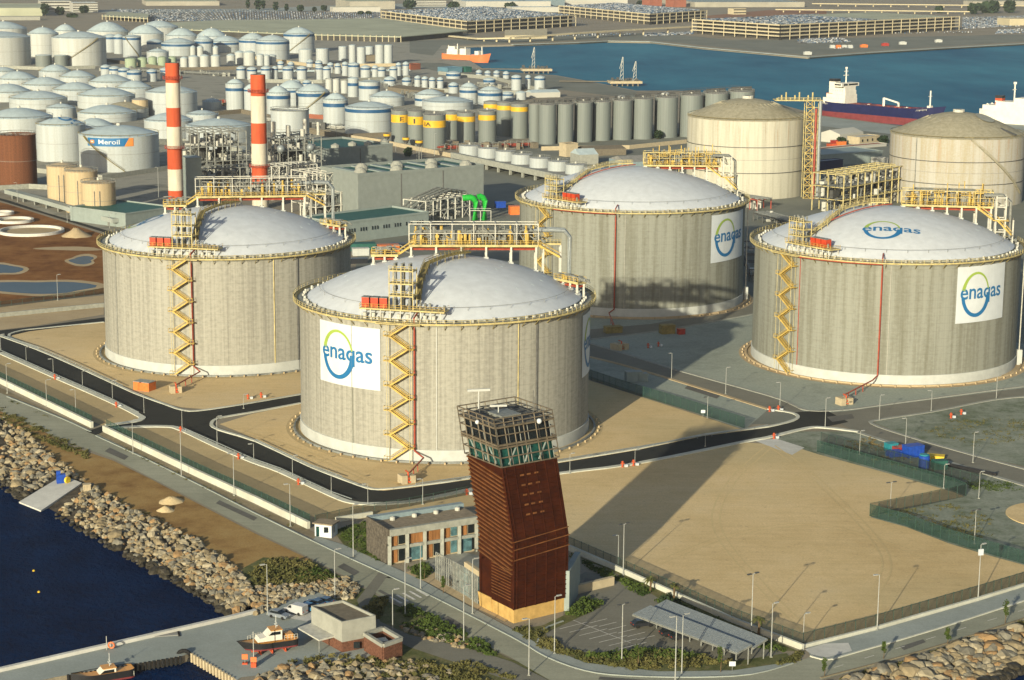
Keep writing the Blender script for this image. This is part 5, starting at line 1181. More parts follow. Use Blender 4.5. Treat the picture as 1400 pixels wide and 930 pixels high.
# green ducts
p = G(657, 301); t = thing('green_duct', 'pair of bright green bent ducts at the corner of the turbine hall', 'duct', p)
for o, hh in ((-2.6, 11), (1.9, 11.5)): MB().tube([p+Vector((o, 0, 0)), p+Vector((o, 0, hh-2)), p+Vector((o-.8, -.3, hh-.6)), p+Vector((o-2.2, -.6, hh)), p+Vector((o-6 if o < 0 else o-3, -1, hh-.3))], 1.5, 12).build('duct', 'bright_green', t, True)
b = MB()
for x in (-5, 0, 5): b.bar(p+Vector((x, -3, 0)), p+Vector((x, -3, 5)), .3)
b.bar(p+Vector((-5, -3, 5)), p+Vector((5, -3, 5)), .3); b.bar(p+Vector((-5, -3, 6)), p+Vector((5, -3, 6)), .15); b.build('support_frame', 'steel_white', t)
def container(px, py, L_, Wd, H_, m, label, rot=.6, name='container', cat='container', lid=None):
    p = G(px, py); t = thing(name, label, cat, p); MB().box(p, (L_, Wd, H_), rot).build('body', m, t)
    MB().box((p.x, p.y, H_+.004), (L_+.15, Wd+.15, .15), rot).build('roof', lid or m, t)
    b = MB(); ca, sa = math.cos(rot), math.sin(rot)
    for i in range(5): x = -L_/2+(i+.5)*L_/5; b.bar((p.x+x*ca+(Wd/2+.03)*sa, p.y+x*sa-(Wd/2+.03)*ca, .1), (p.x+x*ca+(Wd/2+.03)*sa, p.y+x*sa-(Wd/2+.03)*ca, H_-.1), .12, .06)
    b.build('door_rib', m, t); return t
container(706, 293, 7, 5, 4, 'orange_paint', 'orange red container left of the streaked tank by the silos', .2)
container(684, 284, 5, 3, 3, 'plastic_blue', 'dark blue skip in the shade beside the green ducts', .3, 'skip', 'skip')
container(531, 346, 9, 5, 3.5, 'orange_paint', 'orange tarpaulined load behind the front gas tank, before the slit window block', .2, 'covered_load', 'load')
container(494, 342, 12, 6, 3, 'roof_green', 'dark green roofed hut between the two front gas tanks', .2, 'hut', 'hut')
container(493, 349, 7, 4, 3, 'band_white', 'white site cabin in front of the dark green hut', .2, 'site_cabin', 'cabin', 'steel_white')
container(489, 360, 8, 3, 2, 'car_dark', 'dark low trailer in front of the white site cabin', .2, 'trailer', 'trailer')
container(514, 356, 5, 3, 2.4, 'steel_grey', 'grey machine skid between the front gas tanks', .5, 'machine_skid', 'machine')
container(550, 341, 10, 4, 2.6, 'car_dark', 'dark parked plant beside the orange load', .1, 'parked_plant', 'machine')
# pipe racks on the right between the old tanks
frame((1152, 292), (1236, 276), 18, 240, 9, 2, 3, 'dense yellow pipe rack between the two old gas tanks', 'yellow_pale', 44, 21, 'pipe rack', 'pipe_rack', 100, False)
frame((1150, 262), (1228, 252), 12, 238, 7, 1, 2, 'second grey pipe rack behind the yellow one', 'steel_grey', 20, 22, 'pipe rack', 'pipe_rack', 36, False)
frame((905, 238), (962, 232), 14, 212, 5, 1, 2, 'yellow pipe rack behind the streaked tank dome, left of the old cream tank', 'yellow_pale', 14, 23, 'pipe rack', 'pipe_rack', 26, False)
frame((995, 282), (1035, 288), 10, 268, 4, 1, 1, 'low brown pipe rack at the foot of the old cream tank', 'pipe_red', 12, 24, 'pipe rack', 'pipe_rack', 12, False)
frame((1030, 302), (1105, 322), 10, 292, 6, 1, 1, 'low dark pipe run between the streaked tanks and the old cream tank', 'steel_dark', 14, 25, 'pipe rack', 'pipe_rack', 14, False)
frame((1012, 345), (1024, 385), 8, 330, 4, 1, 2, 'dark pipe rack seen in the gap between the two streaked tanks', 'steel_dark', 10, 26, 'pipe rack', 'pipe_rack', 10, False)
# small buildings about the silos and the old tanks
def block(label, fl, fr, depth, ytop, wall, roof, name='warehouse', cat='building', par=.5, gable=0, win=0):
    h = zat(G(*fl), ytop); t, P, c = shed(name, label, quad(fl, fr, depth), h, wall, roof, cat, 0 if gable else par)
    if gable:
        q = [Vector((*p, h)) for p in P]; m1, m2 = (q[0]+q[3])/2+Vector((0, 0, gable)), (q[1]+q[2])/2+Vector((0, 0, gable))
        MB().add([q[0], q[1], q[2], q[3], m1, m2], [(0, 1, 5, 4), (3, 4, 5, 2), (0, 4, 3), (1, 2, 5)]).build('gable_roof', roof, t)
    for i in range(win):
        a, b_ = Vector((*P[0], 0)), Vector((*P[1], 0)); d = (b_-a).normalized(); n = Vector((d.y, -d.x, 0))*.06; p = a.lerp(b_, (i+.5)/win)+n; MB().bar(p+Vector((0, 0, h*.35)), p+Vector((0, 0, h*.7)), 1.2, .12).build('window', 'glass_dark', t)
    return t
block('blue grey gabled shed behind the streaked tank dome', (855, 238), (900, 236), 22, 222, 'metal_blue_grey', 'roof_grey', 'gabled_shed', 'shed', gable=2.5)
block('pale stone hut with gable left of the blue grey shed', (792, 226), (818, 225), 14, 212, 'render_beige', 'roof_pale', 'stone_hut', 'hut', gable=3)
block('narrow tan tower block beside the silos', (774, 215), (790, 214), 8, 197, 'facade_tan', 'roof_brown', 'stair_block', 'building')
block('long dark roofed shed in front of the silos', (800, 214), (856, 212), 16, 205, 'roof_brown', 'roof_brown', 'long_shed', 'shed', gable=1.5)
block('white shed near the basin behind the silos', (727, 134), (766, 133), 14, 127, 'warehouse_pale', 'roof_pale', 'white_shed', 'shed', gable=2)
block('long brown roofed shed behind the striped tanks', (530, 126), (578, 132), 22, 119, 'roof_brown', 'roof_brown', 'long_shed', 'shed', gable=1.5)
block('dark olive container stack by the white cylinders', (500, 84), (523, 84), 10, 76, 'roof_brown', 'yellow_dull', 'container_stack', 'container')
block('low teal roofed store near the orange ship', (612, 100), (632, 99), 16, 93, 'roof_blue', 'roof_blue', 'teal_store', 'shed')
block('small bright teal tank house near the basin shore', (637, 99), (645, 98.6), 8, 92, 'roof_green', 'roof_green', 'pump_house', 'building')
block('red brown shed by the basin, left of the teal store', (561, 96), (575, 95), 10, 88, 'far_red', 'far_red', 'red_shed', 'shed')
block('white curved roof workshop between the old gas tanks', (1148, 196), (1180, 192), 16, 184, 'warehouse_pale', 'warehouse_pale', 'workshop', 'building', gable=2.5)
block('cream office beside the white workshop between the old gas tanks', (1175, 198), (1202, 195), 10, 188, 'facade_tan', 'warehouse_pale', 'office', 'building', win=4)
block('small tan hut left of the white workshop', (1124, 192), (1136, 191), 8, 184, 'facade_tan', 'far_red', 'small_hut', 'hut')
block('long low warehouse with a red stripe of roof between the old gas tanks', (1122, 208), (1212, 200), 7, 204, 'warehouse_pale', 'far_red', 'long_warehouse', 'building')
block('low green grey roofed depot behind the yellow pipe rack', (1122, 228), (1206, 222), 26, 212, 'shed_light', 'shed_light', 'depot', 'building')
block('dark blue container row behind the yellow pipe rack', (1120, 236), (1152, 233), 6, 221, 'hull_navy', 'hull_navy', 'container_row', 'container')
block('white kiosk at the end of the depot', (1200, 225), (1214, 224), 6, 217, 'warehouse_pale', 'warehouse_pale', 'kiosk', 'building')
for i, (px, py) in enumerate([(1142, 198), (1150, 200), (1137, 203)]): container(px, py, 6, 3, 3, ['car_red', 'orange_paint', 'chimney_red'][i], ['red truck body', 'orange truck body', 'dark red skip'][i]+' parked by the workshop between the old tanks', .4, 'truck_body', 'truck')
# conveyor wall along the rear road at the left, bund walls
a = gp([(12, 270), (60, 283), (110, 298), (160, 311)]); cw = thing('conveyor_cover', 'long white covered conveyor beside the dark rear road at the left', 'conveyor', G(90, 292))
MB().ribbon(a, 4.5, 2.2, 4.2).build('cover', 'quay_concrete', cw)
for i in range(9): q = Vector(a[0]).lerp(Vector(a[-1]), (i+.5)/9); MB().box((q.x, q.y, 0), (.8, 3, 2.2), -.5).build('trestle', 'steel_grey', cw)
for i, (pts, l) in enumerate([([(50, 236), (140, 246), (235, 232), (300, 222)], 'long low cream wall below the tank with the blue and orange sign'), ([(-30, 262), (40, 258), (110, 262)], 'low concrete wall below the rust brown tank'), ([(440, 184), (520, 196), (560, 204), (620, 216)], 'long low tan wall behind the grey turbine halls'), ([(395, 176), (450, 184), (520, 196)], 'low dark embankment wall right of the open pale tank'), ([(740, 206), (860, 204), (940, 196)], 'tan wall below the grey silos')]):
    tag(MB().ribbon(gp(pts), .8, 0, 2.6).build('boundary_wall', ['render_beige', 'bare_concrete', 'facade_tan', 'roof_brown', 'facade_tan'][i]), l, 'wall')
# ================================================================== harbour: ships, jetties, car decks, far shore
def hull(parent, stern, bow, beam, zs, mats, flare=.25, fore=.16, aft=.07):
    """lofted hull from stern to bow (points on the water); zs = keel, boot top, sheer amidships, extra sheer at the bow"""
    A, B_ = V3(stern), V3(bow); d = (B_-A); L_ = d.length; d.normalize(); n = Vector((-d.y, d.x, 0)); ns = 24
    def half(s):
        w = 1.
        if s < aft: w = .72+.28*(s/aft)
        if s > 1-fore: w = max(.0, 1-((s-1+fore)/fore)**1.7)
        return beam/2*w
    def sheer(s): return zs[2]+zs[3]*max(0, (s-.72)/.28)**2+.25*zs[3]*max(0, (.12-s)/.12)
    for k, m in enumerate(mats):
        V = []; Fc = []
        for i in range(ns+1):
            s = i/ns
            for sd in (-1, 1):
                zl, zh = (zs[0], zs[1]) if k == 1 else (zs[1], sheer(s))
                for z in (zl, zh):
                    f = (z-zs[0])/(zs[2]-zs[0]); rake = (f-.3)*zs[2]*.55*max(0, (s-.8)/.2); w = half(s)*(1-flare*.25*(1-min(1, f)))
                    p = A+d*(L_*s+rake)+n*(sd*w); V.append((p.x, p.y, z))
        for i in range(ns):
            a = 4*i; Fc += [(a, a+4, a+5, a+1), (a+2, a+3, a+7, a+6)]
        Fc += [(0, 1, 3, 2)]
        o = MB().add(V, Fc).build('hull' if k == 0 else 'lower_hull', m, parent, True)
    V = []
    for i in range(ns+1):
        s = i/ns; rake = .7*zs[2]*.55*max(0, (s-.8)/.2)
        for sd in (-1, 1): p = A+d*(L_*s+rake)+n*(sd*half(s)*.985); V.append((p.x, p.y, sheer(s)-.35))
    return A, d, n, L_, V, [(2*i, 2*i+1, 2*i+3, 2*i+2) for i in range(ns)], sheer
def sbox(A, d, n, s, o, z, L_, W_, H_): p = A+d*s+n*o; return MB().box((p.x, p.y, z), (L_, W_, H_), math.atan2(d.y, d.x))
# tanker
s0, b0 = G(1129, 160, WB), G(1284, 174, WB); t = thing('tanker_ship', 'blue and red tanker ship with white bridge moored at the basin quay', 'ship', (s0+b0)/2)
A, d, n, L_, V, Fc, sh = hull(t, s0, b0, 17, (WB-.5, 3.2, 10.2, 3.2), ('hull_navy', 'hull_red'))
MB().add(V, Fc).build('deck', 'deck_red', t); an = math.atan2(d.y, d.x); Q = lambda s, o, z: A+d*s+n*o+Vector((0, 0, z))
for i, (s, l, w, z, h) in enumerate([(13, 21, 15, 9.4, 4.2), (14.5, 18, 14.4, 13.6, 3), (15.5, 15, 13.5, 16.6, 3), (16.5, 12, 13, 19.6, 3)]):
    b = sbox(A, d, n, s, 0, z, l, w, h); o = b.build('superstructure', 'ship_white', t)
    bw = MB()
    for j in range(int(l/2.2)): q = Q(s-l/2+1+j*2.2, -w/2-.04, z+h*.5); bw.bar(q, q+Vector((0, 0, .8)), .8, .1)
    bw.each('window', 'glass_dark', o)
o = sbox(A, d, n, 18.5, 0, 22.6, 8, 21, 2.6).build('bridge', 'ship_white', t); sbox(A, d, n, 22.7, 0, 23.5, .2, 17, 1.2).build('bridge_window', 'glass_dark', o); sbox(A, d, n, 18.5, -10.55, 23.5, 6, .1, 1.1).build('bridge_window', 'glass_dark', o)
f = sbox(A, d, n, 7.5, 0, 13.6, 6, 6, 12).build('funnel', 'ship_white', t); sbox(A, d, n, 7.5, 0, 25.6, 6.1, 6.1, 2).build('funnel_cap', 'black', f)
b = MB(); b.bar(Q(18, 0, 25), Q(18, 0, 38), .9); b.bar(Q(18, -3, 33), Q(18, 3, 33), .5); b.bar(Q(18, -2.2, 36), Q(18, 2.2, 36), .5); b.box(Q(18, 0, 38), (1.6, 1.6, 1.2)); b.build('radar_mast', 'ship_white', t)
b = MB(); b.lathe(Q(22, -3, 25.2), [(0, 0), (1, .5), (1, 1.4), (0, 2)], 10); b.build('radar_dome', 'ship_white', t, True)
b = MB(); b.bar(Q(L_-9, 0, 12), Q(L_-9, 0, 26), .9); b.bar(Q(L_-9, -2, 22), Q(L_-9, 2, 22), .4); b.box(Q(L_-9, 0, 12), (3, 3, 3), an); b.build('foremast', 'ship_white', t)
b = MB(); b.bar(Q(54, 0, 9.4), Q(54, 0, 18), 1.6); b.bar(Q(54, 0, 18), Q(67, 1, 15.2), 1.1); b.bar(Q(67, 1, 15.2), Q(67.5, 1, 9.4), 1.1); b.build('deck_crane', 'ship_white', t)
r = random.Random(5); b = MB(); b2 = MB()
for i in range(34): s = r.uniform(29, L_-16); b.box(Q(s, r.uniform(-6, 6), 9.8), (r.uniform(1, 5), r.uniform(.8, 2.4), r.uniform(1., 3.0)), an)
for o in (-2, -.7, .7, 2, -5.5): b2.tube([Q(28, o, 10.6), Q(L_-16, o, 10.6)], .35, 6)
b.each('deck_fitting', 'deck_red', t); b = MB()
for i in range(16): s = r.uniform(29, L_-14); b.box(Q(s, r.uniform(-6.5, 3), 10.2), (r.uniform(.6, 2.2), r.uniform(.6, 1.4), r.uniform(1., 2.6)), an)
b.each('deck_vent', 'ship_white', t); b2.each('deck_pipe', 'hull_red', t)
b = MB(); ns = 30; rail(b, [Q(2+i*(L_-8)/ns, -8.2, sh((2+i*(L_-8)/ns)/L_)-.3) for i in range(ns+1)], 1.2, 1, .09); b.build('deck_railing', 'ship_white', t)
lb = sbox(A, d, n, 8, -5.8, 15, 6, 2, 2).build('lifeboat', 'orange_paint', t)
# white ship cut by the right edge
s0, b0 = G(1343, 170, WB), G(1520, 182, WB); t = thing('cargo_ship', 'white ship with a red and black funnel at the right edge of the basin', 'ship', (s0+b0)/2)
A, d, n, L_, V, Fc, sh = hull(t, s0, b0, 18, (WB-.5, .6, 9.5, 2), ('ship_white', 'ship_white')); MB().add(V, Fc).build('deck', 'ship_white', t); an = math.atan2(d.y, d.x); Q = lambda s, o, z: A+d*s+n*o+Vector((0, 0, z))
sbox(A, d, n, 20, 0, 8.6, 34, 16, 4.5).build('superstructure', 'ship_white', t); sbox(A, d, n, 26, 0, 13.1, 26, 15, 3).build('superstructure', 'ship_white', t); sbox(A, d, n, 34, 0, 16.1, 14, 15, 3).build('superstructure', 'ship_white', t)
f = sbox(A, d, n, 13, 0, 13, 5.5, 5, 5).build('funnel', 'chimney_red', t); sbox(A, d, n, 13, 0, 18, 5.6, 5.1, 2).build('funnel_cap', 'black', f); sbox(A, d, n, 13, 0, 15.2, 5.6, 5.1, 1).build('funnel_band', 'ship_white', f)
b = MB(); b.bar(Q(24, 0, 16), Q(24, 0, 31), .9); b.bar(Q(24, -3, 27), Q(24, 3, 27), .5); b.box(Q(24, 0, 31), (2, 2, 1.6)); b.build('radar_mast', 'ship_white', t)
b = MB(); b.bar(Q(1, -4, 9), Q(5, -4, 16), .6); b.bar(Q(1, 4, 9), Q(5, 4, 16), .6); b.bar(Q(5, -4, 16), Q(8, -4, 14), .6); b.bar(Q(5, 4, 16), Q(8, 4, 14), .6); b.build('stern_davit', 'ship_white', t); sbox(A, d, n, 4.5, -3, 10, 6, 2.6, 2.4).build('lifeboat', 'orange_paint', t)
# orange ship in the far corner
s0, b0 = G(607, 83, WB), G(668, 86, WB); t = thing('supply_ship', 'small orange ship with pale upper works in the far corner of the basin', 'ship', (s0+b0)/2)
A, d, n, L_, V, Fc, sh = hull(t, s0, b0, 12, (WB-.5, WB+.3, 5.5, 2.5), ('ship_orange', 'ship_orange')); MB().add(V, Fc).build('deck', 'ship_white', t); an = math.atan2(d.y, d.x); Q = lambda s, o, z: A+d*s+n*o+Vector((0, 0, z))
for s, l, z, h in ((14, 14, 5, 6), (13, 9, 11, 3), (28, 8, 5, 7), (46, 5, 6, 4)): sbox(A, d, n, s, 0, z, l, 9, h).build('superstructure', 'ship_white', t)
for s, h in ((6, 17), (18, 19), (28, 16), (50, 17)): MB().bar(Q(s, 0, 8), Q(s, 0, h), .8).build('mast', 'ship_white', t)
b = MB(); b.bar(Q(50, 0, 16), Q(44, 0, 16.5), .6); b.bar(Q(18, 0, 18), Q(12, 0, 19), .6); b.build('derrick', 'steel_dark', t)
# tanker jetties with loading arms
for px, py, hts, lab in ((733, 97, (65,), 'loading jetty with one tall white arm, left one in the basin'), (854, 114, (78, 84), 'loading jetty with two tall white arms, right one in the basin')):
    p = G(px, py, 0); t = thing('loading_jetty', lab, 'jetty', p); k = ppm(p); MB().box((p.x, p.y, 0.2), (30, 16, 2.2), .15).build('jetty_deck', 'facade_tan', t)
    for i in range(6): MB().box((p.x-12+i*4.8, p.y-6, -6), (1.2, 1.2, 6.2)).build('pile', 'roof_brown', t)
    for j, y in enumerate(hts):
        x = p.x-3+j*12/1; z = zat((x, p.y), y); b = MB()
        for o in (-1.6, 1.6): b.bar((x+o, p.y, 2), (x+o*.2+1, p.y, z), .3)
        for i in range(6): b.bar((x-1.6+.3*i, p.y, 2+i*(z-2)/6), (x+1.6-.2*i, p.y, 2+(i+1)*(z-2)/6), .25)
        b.bar((x+1, p.y, z), (x-2, p.y, z*.55), .35); b.build('loading_arm', 'steel_white', t)
    r = random.Random(px); b = MB()
    for i in range(14): b.box((p.x+r.uniform(-13, 13), p.y+r.uniform(-6, 6), 2.4), (r.uniform(.8, 3), r.uniform(.8, 2), r.uniform(.8, 3)), .2)
    b.each('deck_equipment', 'steel_dark', t)
    MB().bar((p.x-14, p.y+2, 1.5), (p.x-60, p.y+8, 1.2), 5, .6).build('access_bridge', 'roof_brown', t)
tag(MB().box(G(1208, 160, 0), (24, 9, 6.5), .3).build('mooring_block', 'render_beige'), 'pale concrete mooring block on the quay beside the tanker hull', 'block')
# multi storey car decks on the far shore
def car_deck(fl, fc, fr, ytop, ns, label, m='far_frame', step=22.):
    L0, C0, R0 = V3(G(*fl)), V3(G(*fc)), V3(G(*fr)); Bk = L0+R0-C0; H = zat(C0, ytop); t = thing('car_deck', label, 'parking deck', C0, 'multi storey car decks'); h = H/ns
    for i in range(1, ns+1):
        P = [(q.x, q.y) for q in (L0, C0, R0, Bk)]; MB().prism(P, h*i-.5, h*i).build('floor_slab', 'far_roof', t)
    cen = (L0+R0)/2; ins = lambda q, f=.035: q.lerp(cen, f)
    MB().prism([(q.x, q.y) for q in map(ins, (L0, C0, R0, Bk))], .05, H-.6, False).build('interior_shade', 'far_dark', t)  # dark block whose colour stands for the shade between the open floors
    b = MB(); b2 = MB()
    for a, c in ((L0, C0), (C0, R0)):
        n = int((c-a).length/step)
        for i in range(n+1): p = a.lerp(c, i/n); b2.box((p.x, p.y, 0), (.9, .9, H+.9))
        for i in range(1, ns+1): b.bar(a+Vector((0, 0, h*i+.35)), c+Vector((0, 0, h*i+.35)), .4, 1.7)
    b.each('parapet_band', m, t)
    if len(b2.v) <= 800: b2.each('column', m, t)
    else: b2.build('column', m, t)
    return t, L0, C0, R0, Bk, H
D1 = car_deck((521, 30), (639, 46), (787, 36), 30, 3, 'multi storey car deck with corner towards the orange ship')
D2 = car_deck((764, 21), (889, 34), (966, 28), 20, 3, 'multi storey car deck behind the ramp, second from the orange ship')
D3 = car_deck((946, 46), (1066, 55), (1311, 41), 35, 4, 'longest multi storey car deck, on the far quay behind the tanker')
P0 = gp([(238, 47), (330, 51), (432, 55), (548, 58), (640, 49), (520, 31), (420, 33), (300, 34), (225, 38)]); t = thing('car_deck', 'low one storey grey car deck, empty, behind the tank farm', 'parking deck', G(432, 50), 'multi storey car decks')
MB().prism(P0, 6, 7).build('floor_slab', 'far_roof', t); MB().prism([tuple(Vector(q).lerp(Vector((-300, 2560)), .03)) for q in P0], .05, 5.9, False).build('interior_shade', 'far_dark', t)  # slab, and a dark block standing for the shade under it
for i in range(30): p = Vector(P0[0]).lerp(Vector(P0[2]), i/15) if i < 16 else Vector(P0[2]).lerp(Vector(P0[3]), (i-15)/14.); MB().box((p.x, p.y, 0), (.9, .9, 8.2)).build('column', 'far_frame', t)
P1 = gp([(140, 27), (202, 31), (204, 24), (150, 21)]); t = thing('car_deck', 'small fenced car deck left of the big blue car lot', 'parking deck', G(170, 27), 'multi storey car decks'); MB().prism(P1, 5, 6).build('floor_slab', 'far_roof', t)
for i in range(13): p = Vector(P1[0]).lerp(Vector(P1[1]), i/12); MB().box((p.x, p.y, 0), (.9, .9, 7.5)).build('column', 'far_frame', t)
# ramp road on piers
rp = thing('elevated_ramp', 'pale elevated ramp road on piers in front of the far car decks', 'ramp', G(800, 46)); pts = [G(590, 47, 1), G(655, 53, 3), G(700, 52, 6), G(780, 46, 8), G(860, 41, 8), G(946, 36.5, 8)]
b = MB()
for p, q in zip(pts, pts[1:]): b.bar(p, q, 9, 1.8)
b.build('ramp_deck', 'far_frame', rp)
for i in range(14): f = i/13*(len(pts)-1.01); j = int(f); p = pts[j].lerp(pts[j+1], f-j); MB().box((p.x, p.y, 0), (2, 2, max(.6, p.z-.7))).build('pier', 'far_frame', rp)
tag(MB().prism(gp([(690, 54), (748, 53), (748, 44), (690, 46)]), 0, 5).build('ramp_wall', 'far_frame'), 'solid pale embankment block carrying the foot of the elevated ramp', 'embankment')
# far sheds, offices, trees along the top of the picture
def far_block(label, x0, x1, yb, yt, depth, wall, roof, name='far_warehouse', cat='building', win=0, gable=0):
    a = G(x0, yb); h = zat(a, yt); t, P, c = shed(name, label, quad((x0, yb), (x1, yb-.2), depth), h, wall, roof, cat, 0)
    if win:
        a, c = Vector((*P[0], 0)), Vector((*P[1], 0)); d = (c-a).normalized(); n = Vector((d.y, -d.x, 0))*.1
        for k in range(win): z = h*(k+.6)/win; MB().bar(a+n+Vector((0, 0, z)), c+n+Vector((0, 0, z)), .2, h/win*.4).build('window_band', 'far_dark', t)
    return t
far_block('huge dark grey roofed warehouse in the top left corner', -40, 58, 22, 11, 200, 'far_roof', 'far_roof')
far_block('white office block with trees before it near the top left corner', 56, 98, 15, 2, 60, 'warehouse_pale', 'warehouse_pale', 'office_block', win=3)
far_block('white office block with dark window bands beside the blue car lot', 100, 134, 17, 4, 50, 'warehouse_pale', 'roof_pale', 'office_block', win=4)
far_block('low cream wall like store below the grey warehouse in the top left corner', 0, 55, 28, 23, 20, 'render_beige', 'render_beige', 'low_store')
far_block('long cream low building left of the corner car deck', 455, 520, 17, 10, 30, 'warehouse_pale', 'far_roof')
far_block('grey warehouse above the low empty car deck', 478, 540, 13, 2, 140, 'far_wall', 'far_roof')
far_block('cream block of several small roofs above the corner car deck', 567, 610, 9, 0, 60, 'warehouse_pale', 'warehouse_pale', 'office_block', win=3)
far_block('long white warehouse behind the corner car deck', 637, 753, 10, 2, 120, 'warehouse_pale', 'roof_pale')
far_block('blue grey end block joined to the long white warehouse', 754, 772, 8, 0, 60, 'metal_blue_grey', 'metal_blue_grey', 'far_annex')
far_block('white warehouse behind the second car deck', 774, 858, 7, -2, 120, 'warehouse_pale', 'warehouse_pale')
far_block('white low office between the corner car deck and the second deck', 700, 764, 17, 10, 40, 'warehouse_pale', 'roof_pale', 'low_store')
far_block('red brown block near the top, left one of two', 889, 905, 9, -1, 30, 'far_red', 'far_red', 'brick_block')
far_block('red brown block near the top, right one of two', 921, 938, 10, 0, 30, 'far_red', 'far_red', 'brick_block')
far_block('large grey green roofed depot above the longest car deck', 950, 1100, 10, 3, 300, 'far_wall', 'shed_light')
far_block('small cream control cabin on the red earth above the longest car deck', 1003, 1020, 20, 12, 20, 'far_frame', 'far_frame', 'cabin', win=2)
far_block('cream shed at the right edge behind the car lot', 1380, 1420, 36, 26, 40, 'far_frame', 'far_frame')
far_block('long low white store above the car lots at the top right', 1330, 1400, 8, 2, 40, 'far_wall', 'far_roof')
far_block('pale grey warehouse at the top, right of the office with window bands', 200, 300, 8, 2, 120, 'far_wall', 'far_roof')
for i, (x0, x1, y) in enumerate([(1110, 1400, 5), (1060, 1330, 13)]):
    b = MB(); a, c = G(x0, y, 5), G(x1, y+3, 5); b.bar(a, c, 10, 1.6); t = thing('viaduct', ['upper pale viaduct crossing the top right corner', 'lower pale viaduct above the longest car deck'][i], 'viaduct', (a+c)/2); b.build('road_deck', 'far_frame', t)
    for k in range(12): p = a.lerp(c, (k+.5)/12); MB().box((p.x, p.y, 0), (2, 2, 4.2)).build('pier', 'far_frame', t)
# cars: one low model, copied
def car_mesh(b, L_=4.4, W_=1.8):
    b.hexa([(-L_/2, -W_/2, .25), (L_/2, -W_/2, .25), (L_/2, W_/2, .25), (-L_/2, W_/2, .25)], [(-L_/2, -W_/2+.06, .85), (L_/2-.1, -W_/2+.06, .8), (L_/2-.1, W_/2-.06, .8), (-L_/2, W_/2-.06, .85)])
    return b
def cabin_mesh(b, L_=4.4, W_=1.8): return b.hexa([(-L_*.42, -W_*.46, .85), (L_*.22, -W_*.46, .85), (L_*.22, W_*.46, .85), (-L_*.42, W_*.46, .85)], [(-L_*.32, -W_*.38, 1.42), (L_*.06, -W_*.38, 1.42), (L_*.06, W_*.38, 1.42), (-L_*.32, W_*.38, 1.42)])
r = random.Random(21); FAR = []
cols = ['car_white', 'car_silver', 'car_silver', 'car_blue', 'car_dark', 'car_dark', 'car_silver']
lots = []
def lot(q, z, rows, step=3.0, gap=6.5, fill=.93):
    a, b_, c, d = [Vector(p[:2]) for p in q]; e = (b_-a); f = (d-a); nL = int(e.length/step); nR = int(f.length/gap)
    an = math.atan2(f.y, f.x)
    for i in range(nL):
        for j in range(nR):
            if r.random() < fill and j % 7 != 6:
                u, v = (i+.5)/nL, (j+.5)/nR; p = a.lerp(b_, u).lerp(d.lerp(c, u), v); lots.append((p.x, p.y, z, an+r.uniform(-.04, .04), cols[int(r.random()*7)]))
def inset(D, f=.06): L0, C0, R0, Bk, H = D[1:]; c = (L0+R0)/2; return [q.lerp(c, f) for q in (L0, C0, R0, Bk)], H+.05
for D in (D1, D2): q, z = inset(D); lot(q, z, 0, 3.2, 7, .9)
q, z = inset(D3); lot([q[0], q[1], q[1].lerp(q[2], .55), q[0].lerp(q[3], .55)], z, 0, 3.2, 7, .85)
lot([G(205, 29), G(330, 29.5), G(330, 14), G(150, 13)], 0, 0, 4, 9, .92); lot([G(330, 29.5), G(420, 29), G(418, 17), G(330, 14)], 0, 0, 4, 9, .92); lot([G(420, 27.5), G(520, 25), G(520, 17), G(418, 17)], 0, 0, 4, 9, .7)
lot([G(1315, 40), G(1400, 36), G(1400, 22), G(1316, 24)], 0, 0, 4, 9, .8); lot([G(955, 37), G(1060, 22), G(1120, 20), G(1050, 24)], 0, 0, 4, 9, .5)
lot([G(880, 50), G(948, 47), G(948, 44), G(880, 46)], 0, 0, 3, 7, .9); lot([G(1090, 60), G(1165, 58), G(1150, 52), G(1090, 54)], 0, 0, 3, 8, .75); lot([G(1360, 47), G(1410, 45), G(1410, 39), G(1365, 41)], 0, 0, 3.5, 8, .6); lot([G(760, 50), G(870, 48), G(870, 46), G(760, 47)], 0, 0, 4, 8, .6)
lot([G(1180, 47), G(1330, 45), G(1330, 43.5), G(1180, 45)], 0, 0, 5, 8, .35); lot([G(1140, 67), G(1168, 66), G(1168, 64), G(1140, 65)], 0, 0, 3, 7, .9)
lots.sort(key=lambda c: Vector((c[0], c[1], 0)).length)
protos = {}
b_all = {}
for i, (x, y, z, an, m) in enumerate(lots):
    if i < 300:
        if m not in protos:
            o = cabin_mesh(car_mesh(MB())).build('parked_car', m); protos[m] = o
        else: o = protos[m].copy(); C.objects.link(o)
        o.location = (x, y, z); o.rotation_euler = (0, 0, an); tag(o, {'car_white': 'white', 'car_silver': 'silver', 'car_blue': 'dark blue', 'car_dark': 'black', 'car_sky': 'light blue'}[m]+' car parked in the lots on the far shore of the basin', 'car', 'cars on the far shore, '+m[4:])
    else:
        q = cabin_mesh(car_mesh(MB())); ca, sa = math.cos(an), math.sin(an); b_all.setdefault(m, MB()).add([(x+p[0]*ca-p[1]*sa, y+p[0]*sa+p[1]*ca, z+p[2]) for p in q.v], q.f)
big = None
allb = MB(); mi = []
names = list(b_all)
for m in names: allb.add(b_all[m].v, b_all[m].f); mi += [names.index(m)]*len(b_all[m].f)
o = stuff(allb.build('far_parked_cars', names[0]))
for m in names[1:]: o.data.materials.append(M[m])
o.data.polygons.foreach_set('material_index', mi); tag(o, 'mass of parked new cars filling the far lots and deck roofs', 'cars', 'cars on the far shore')
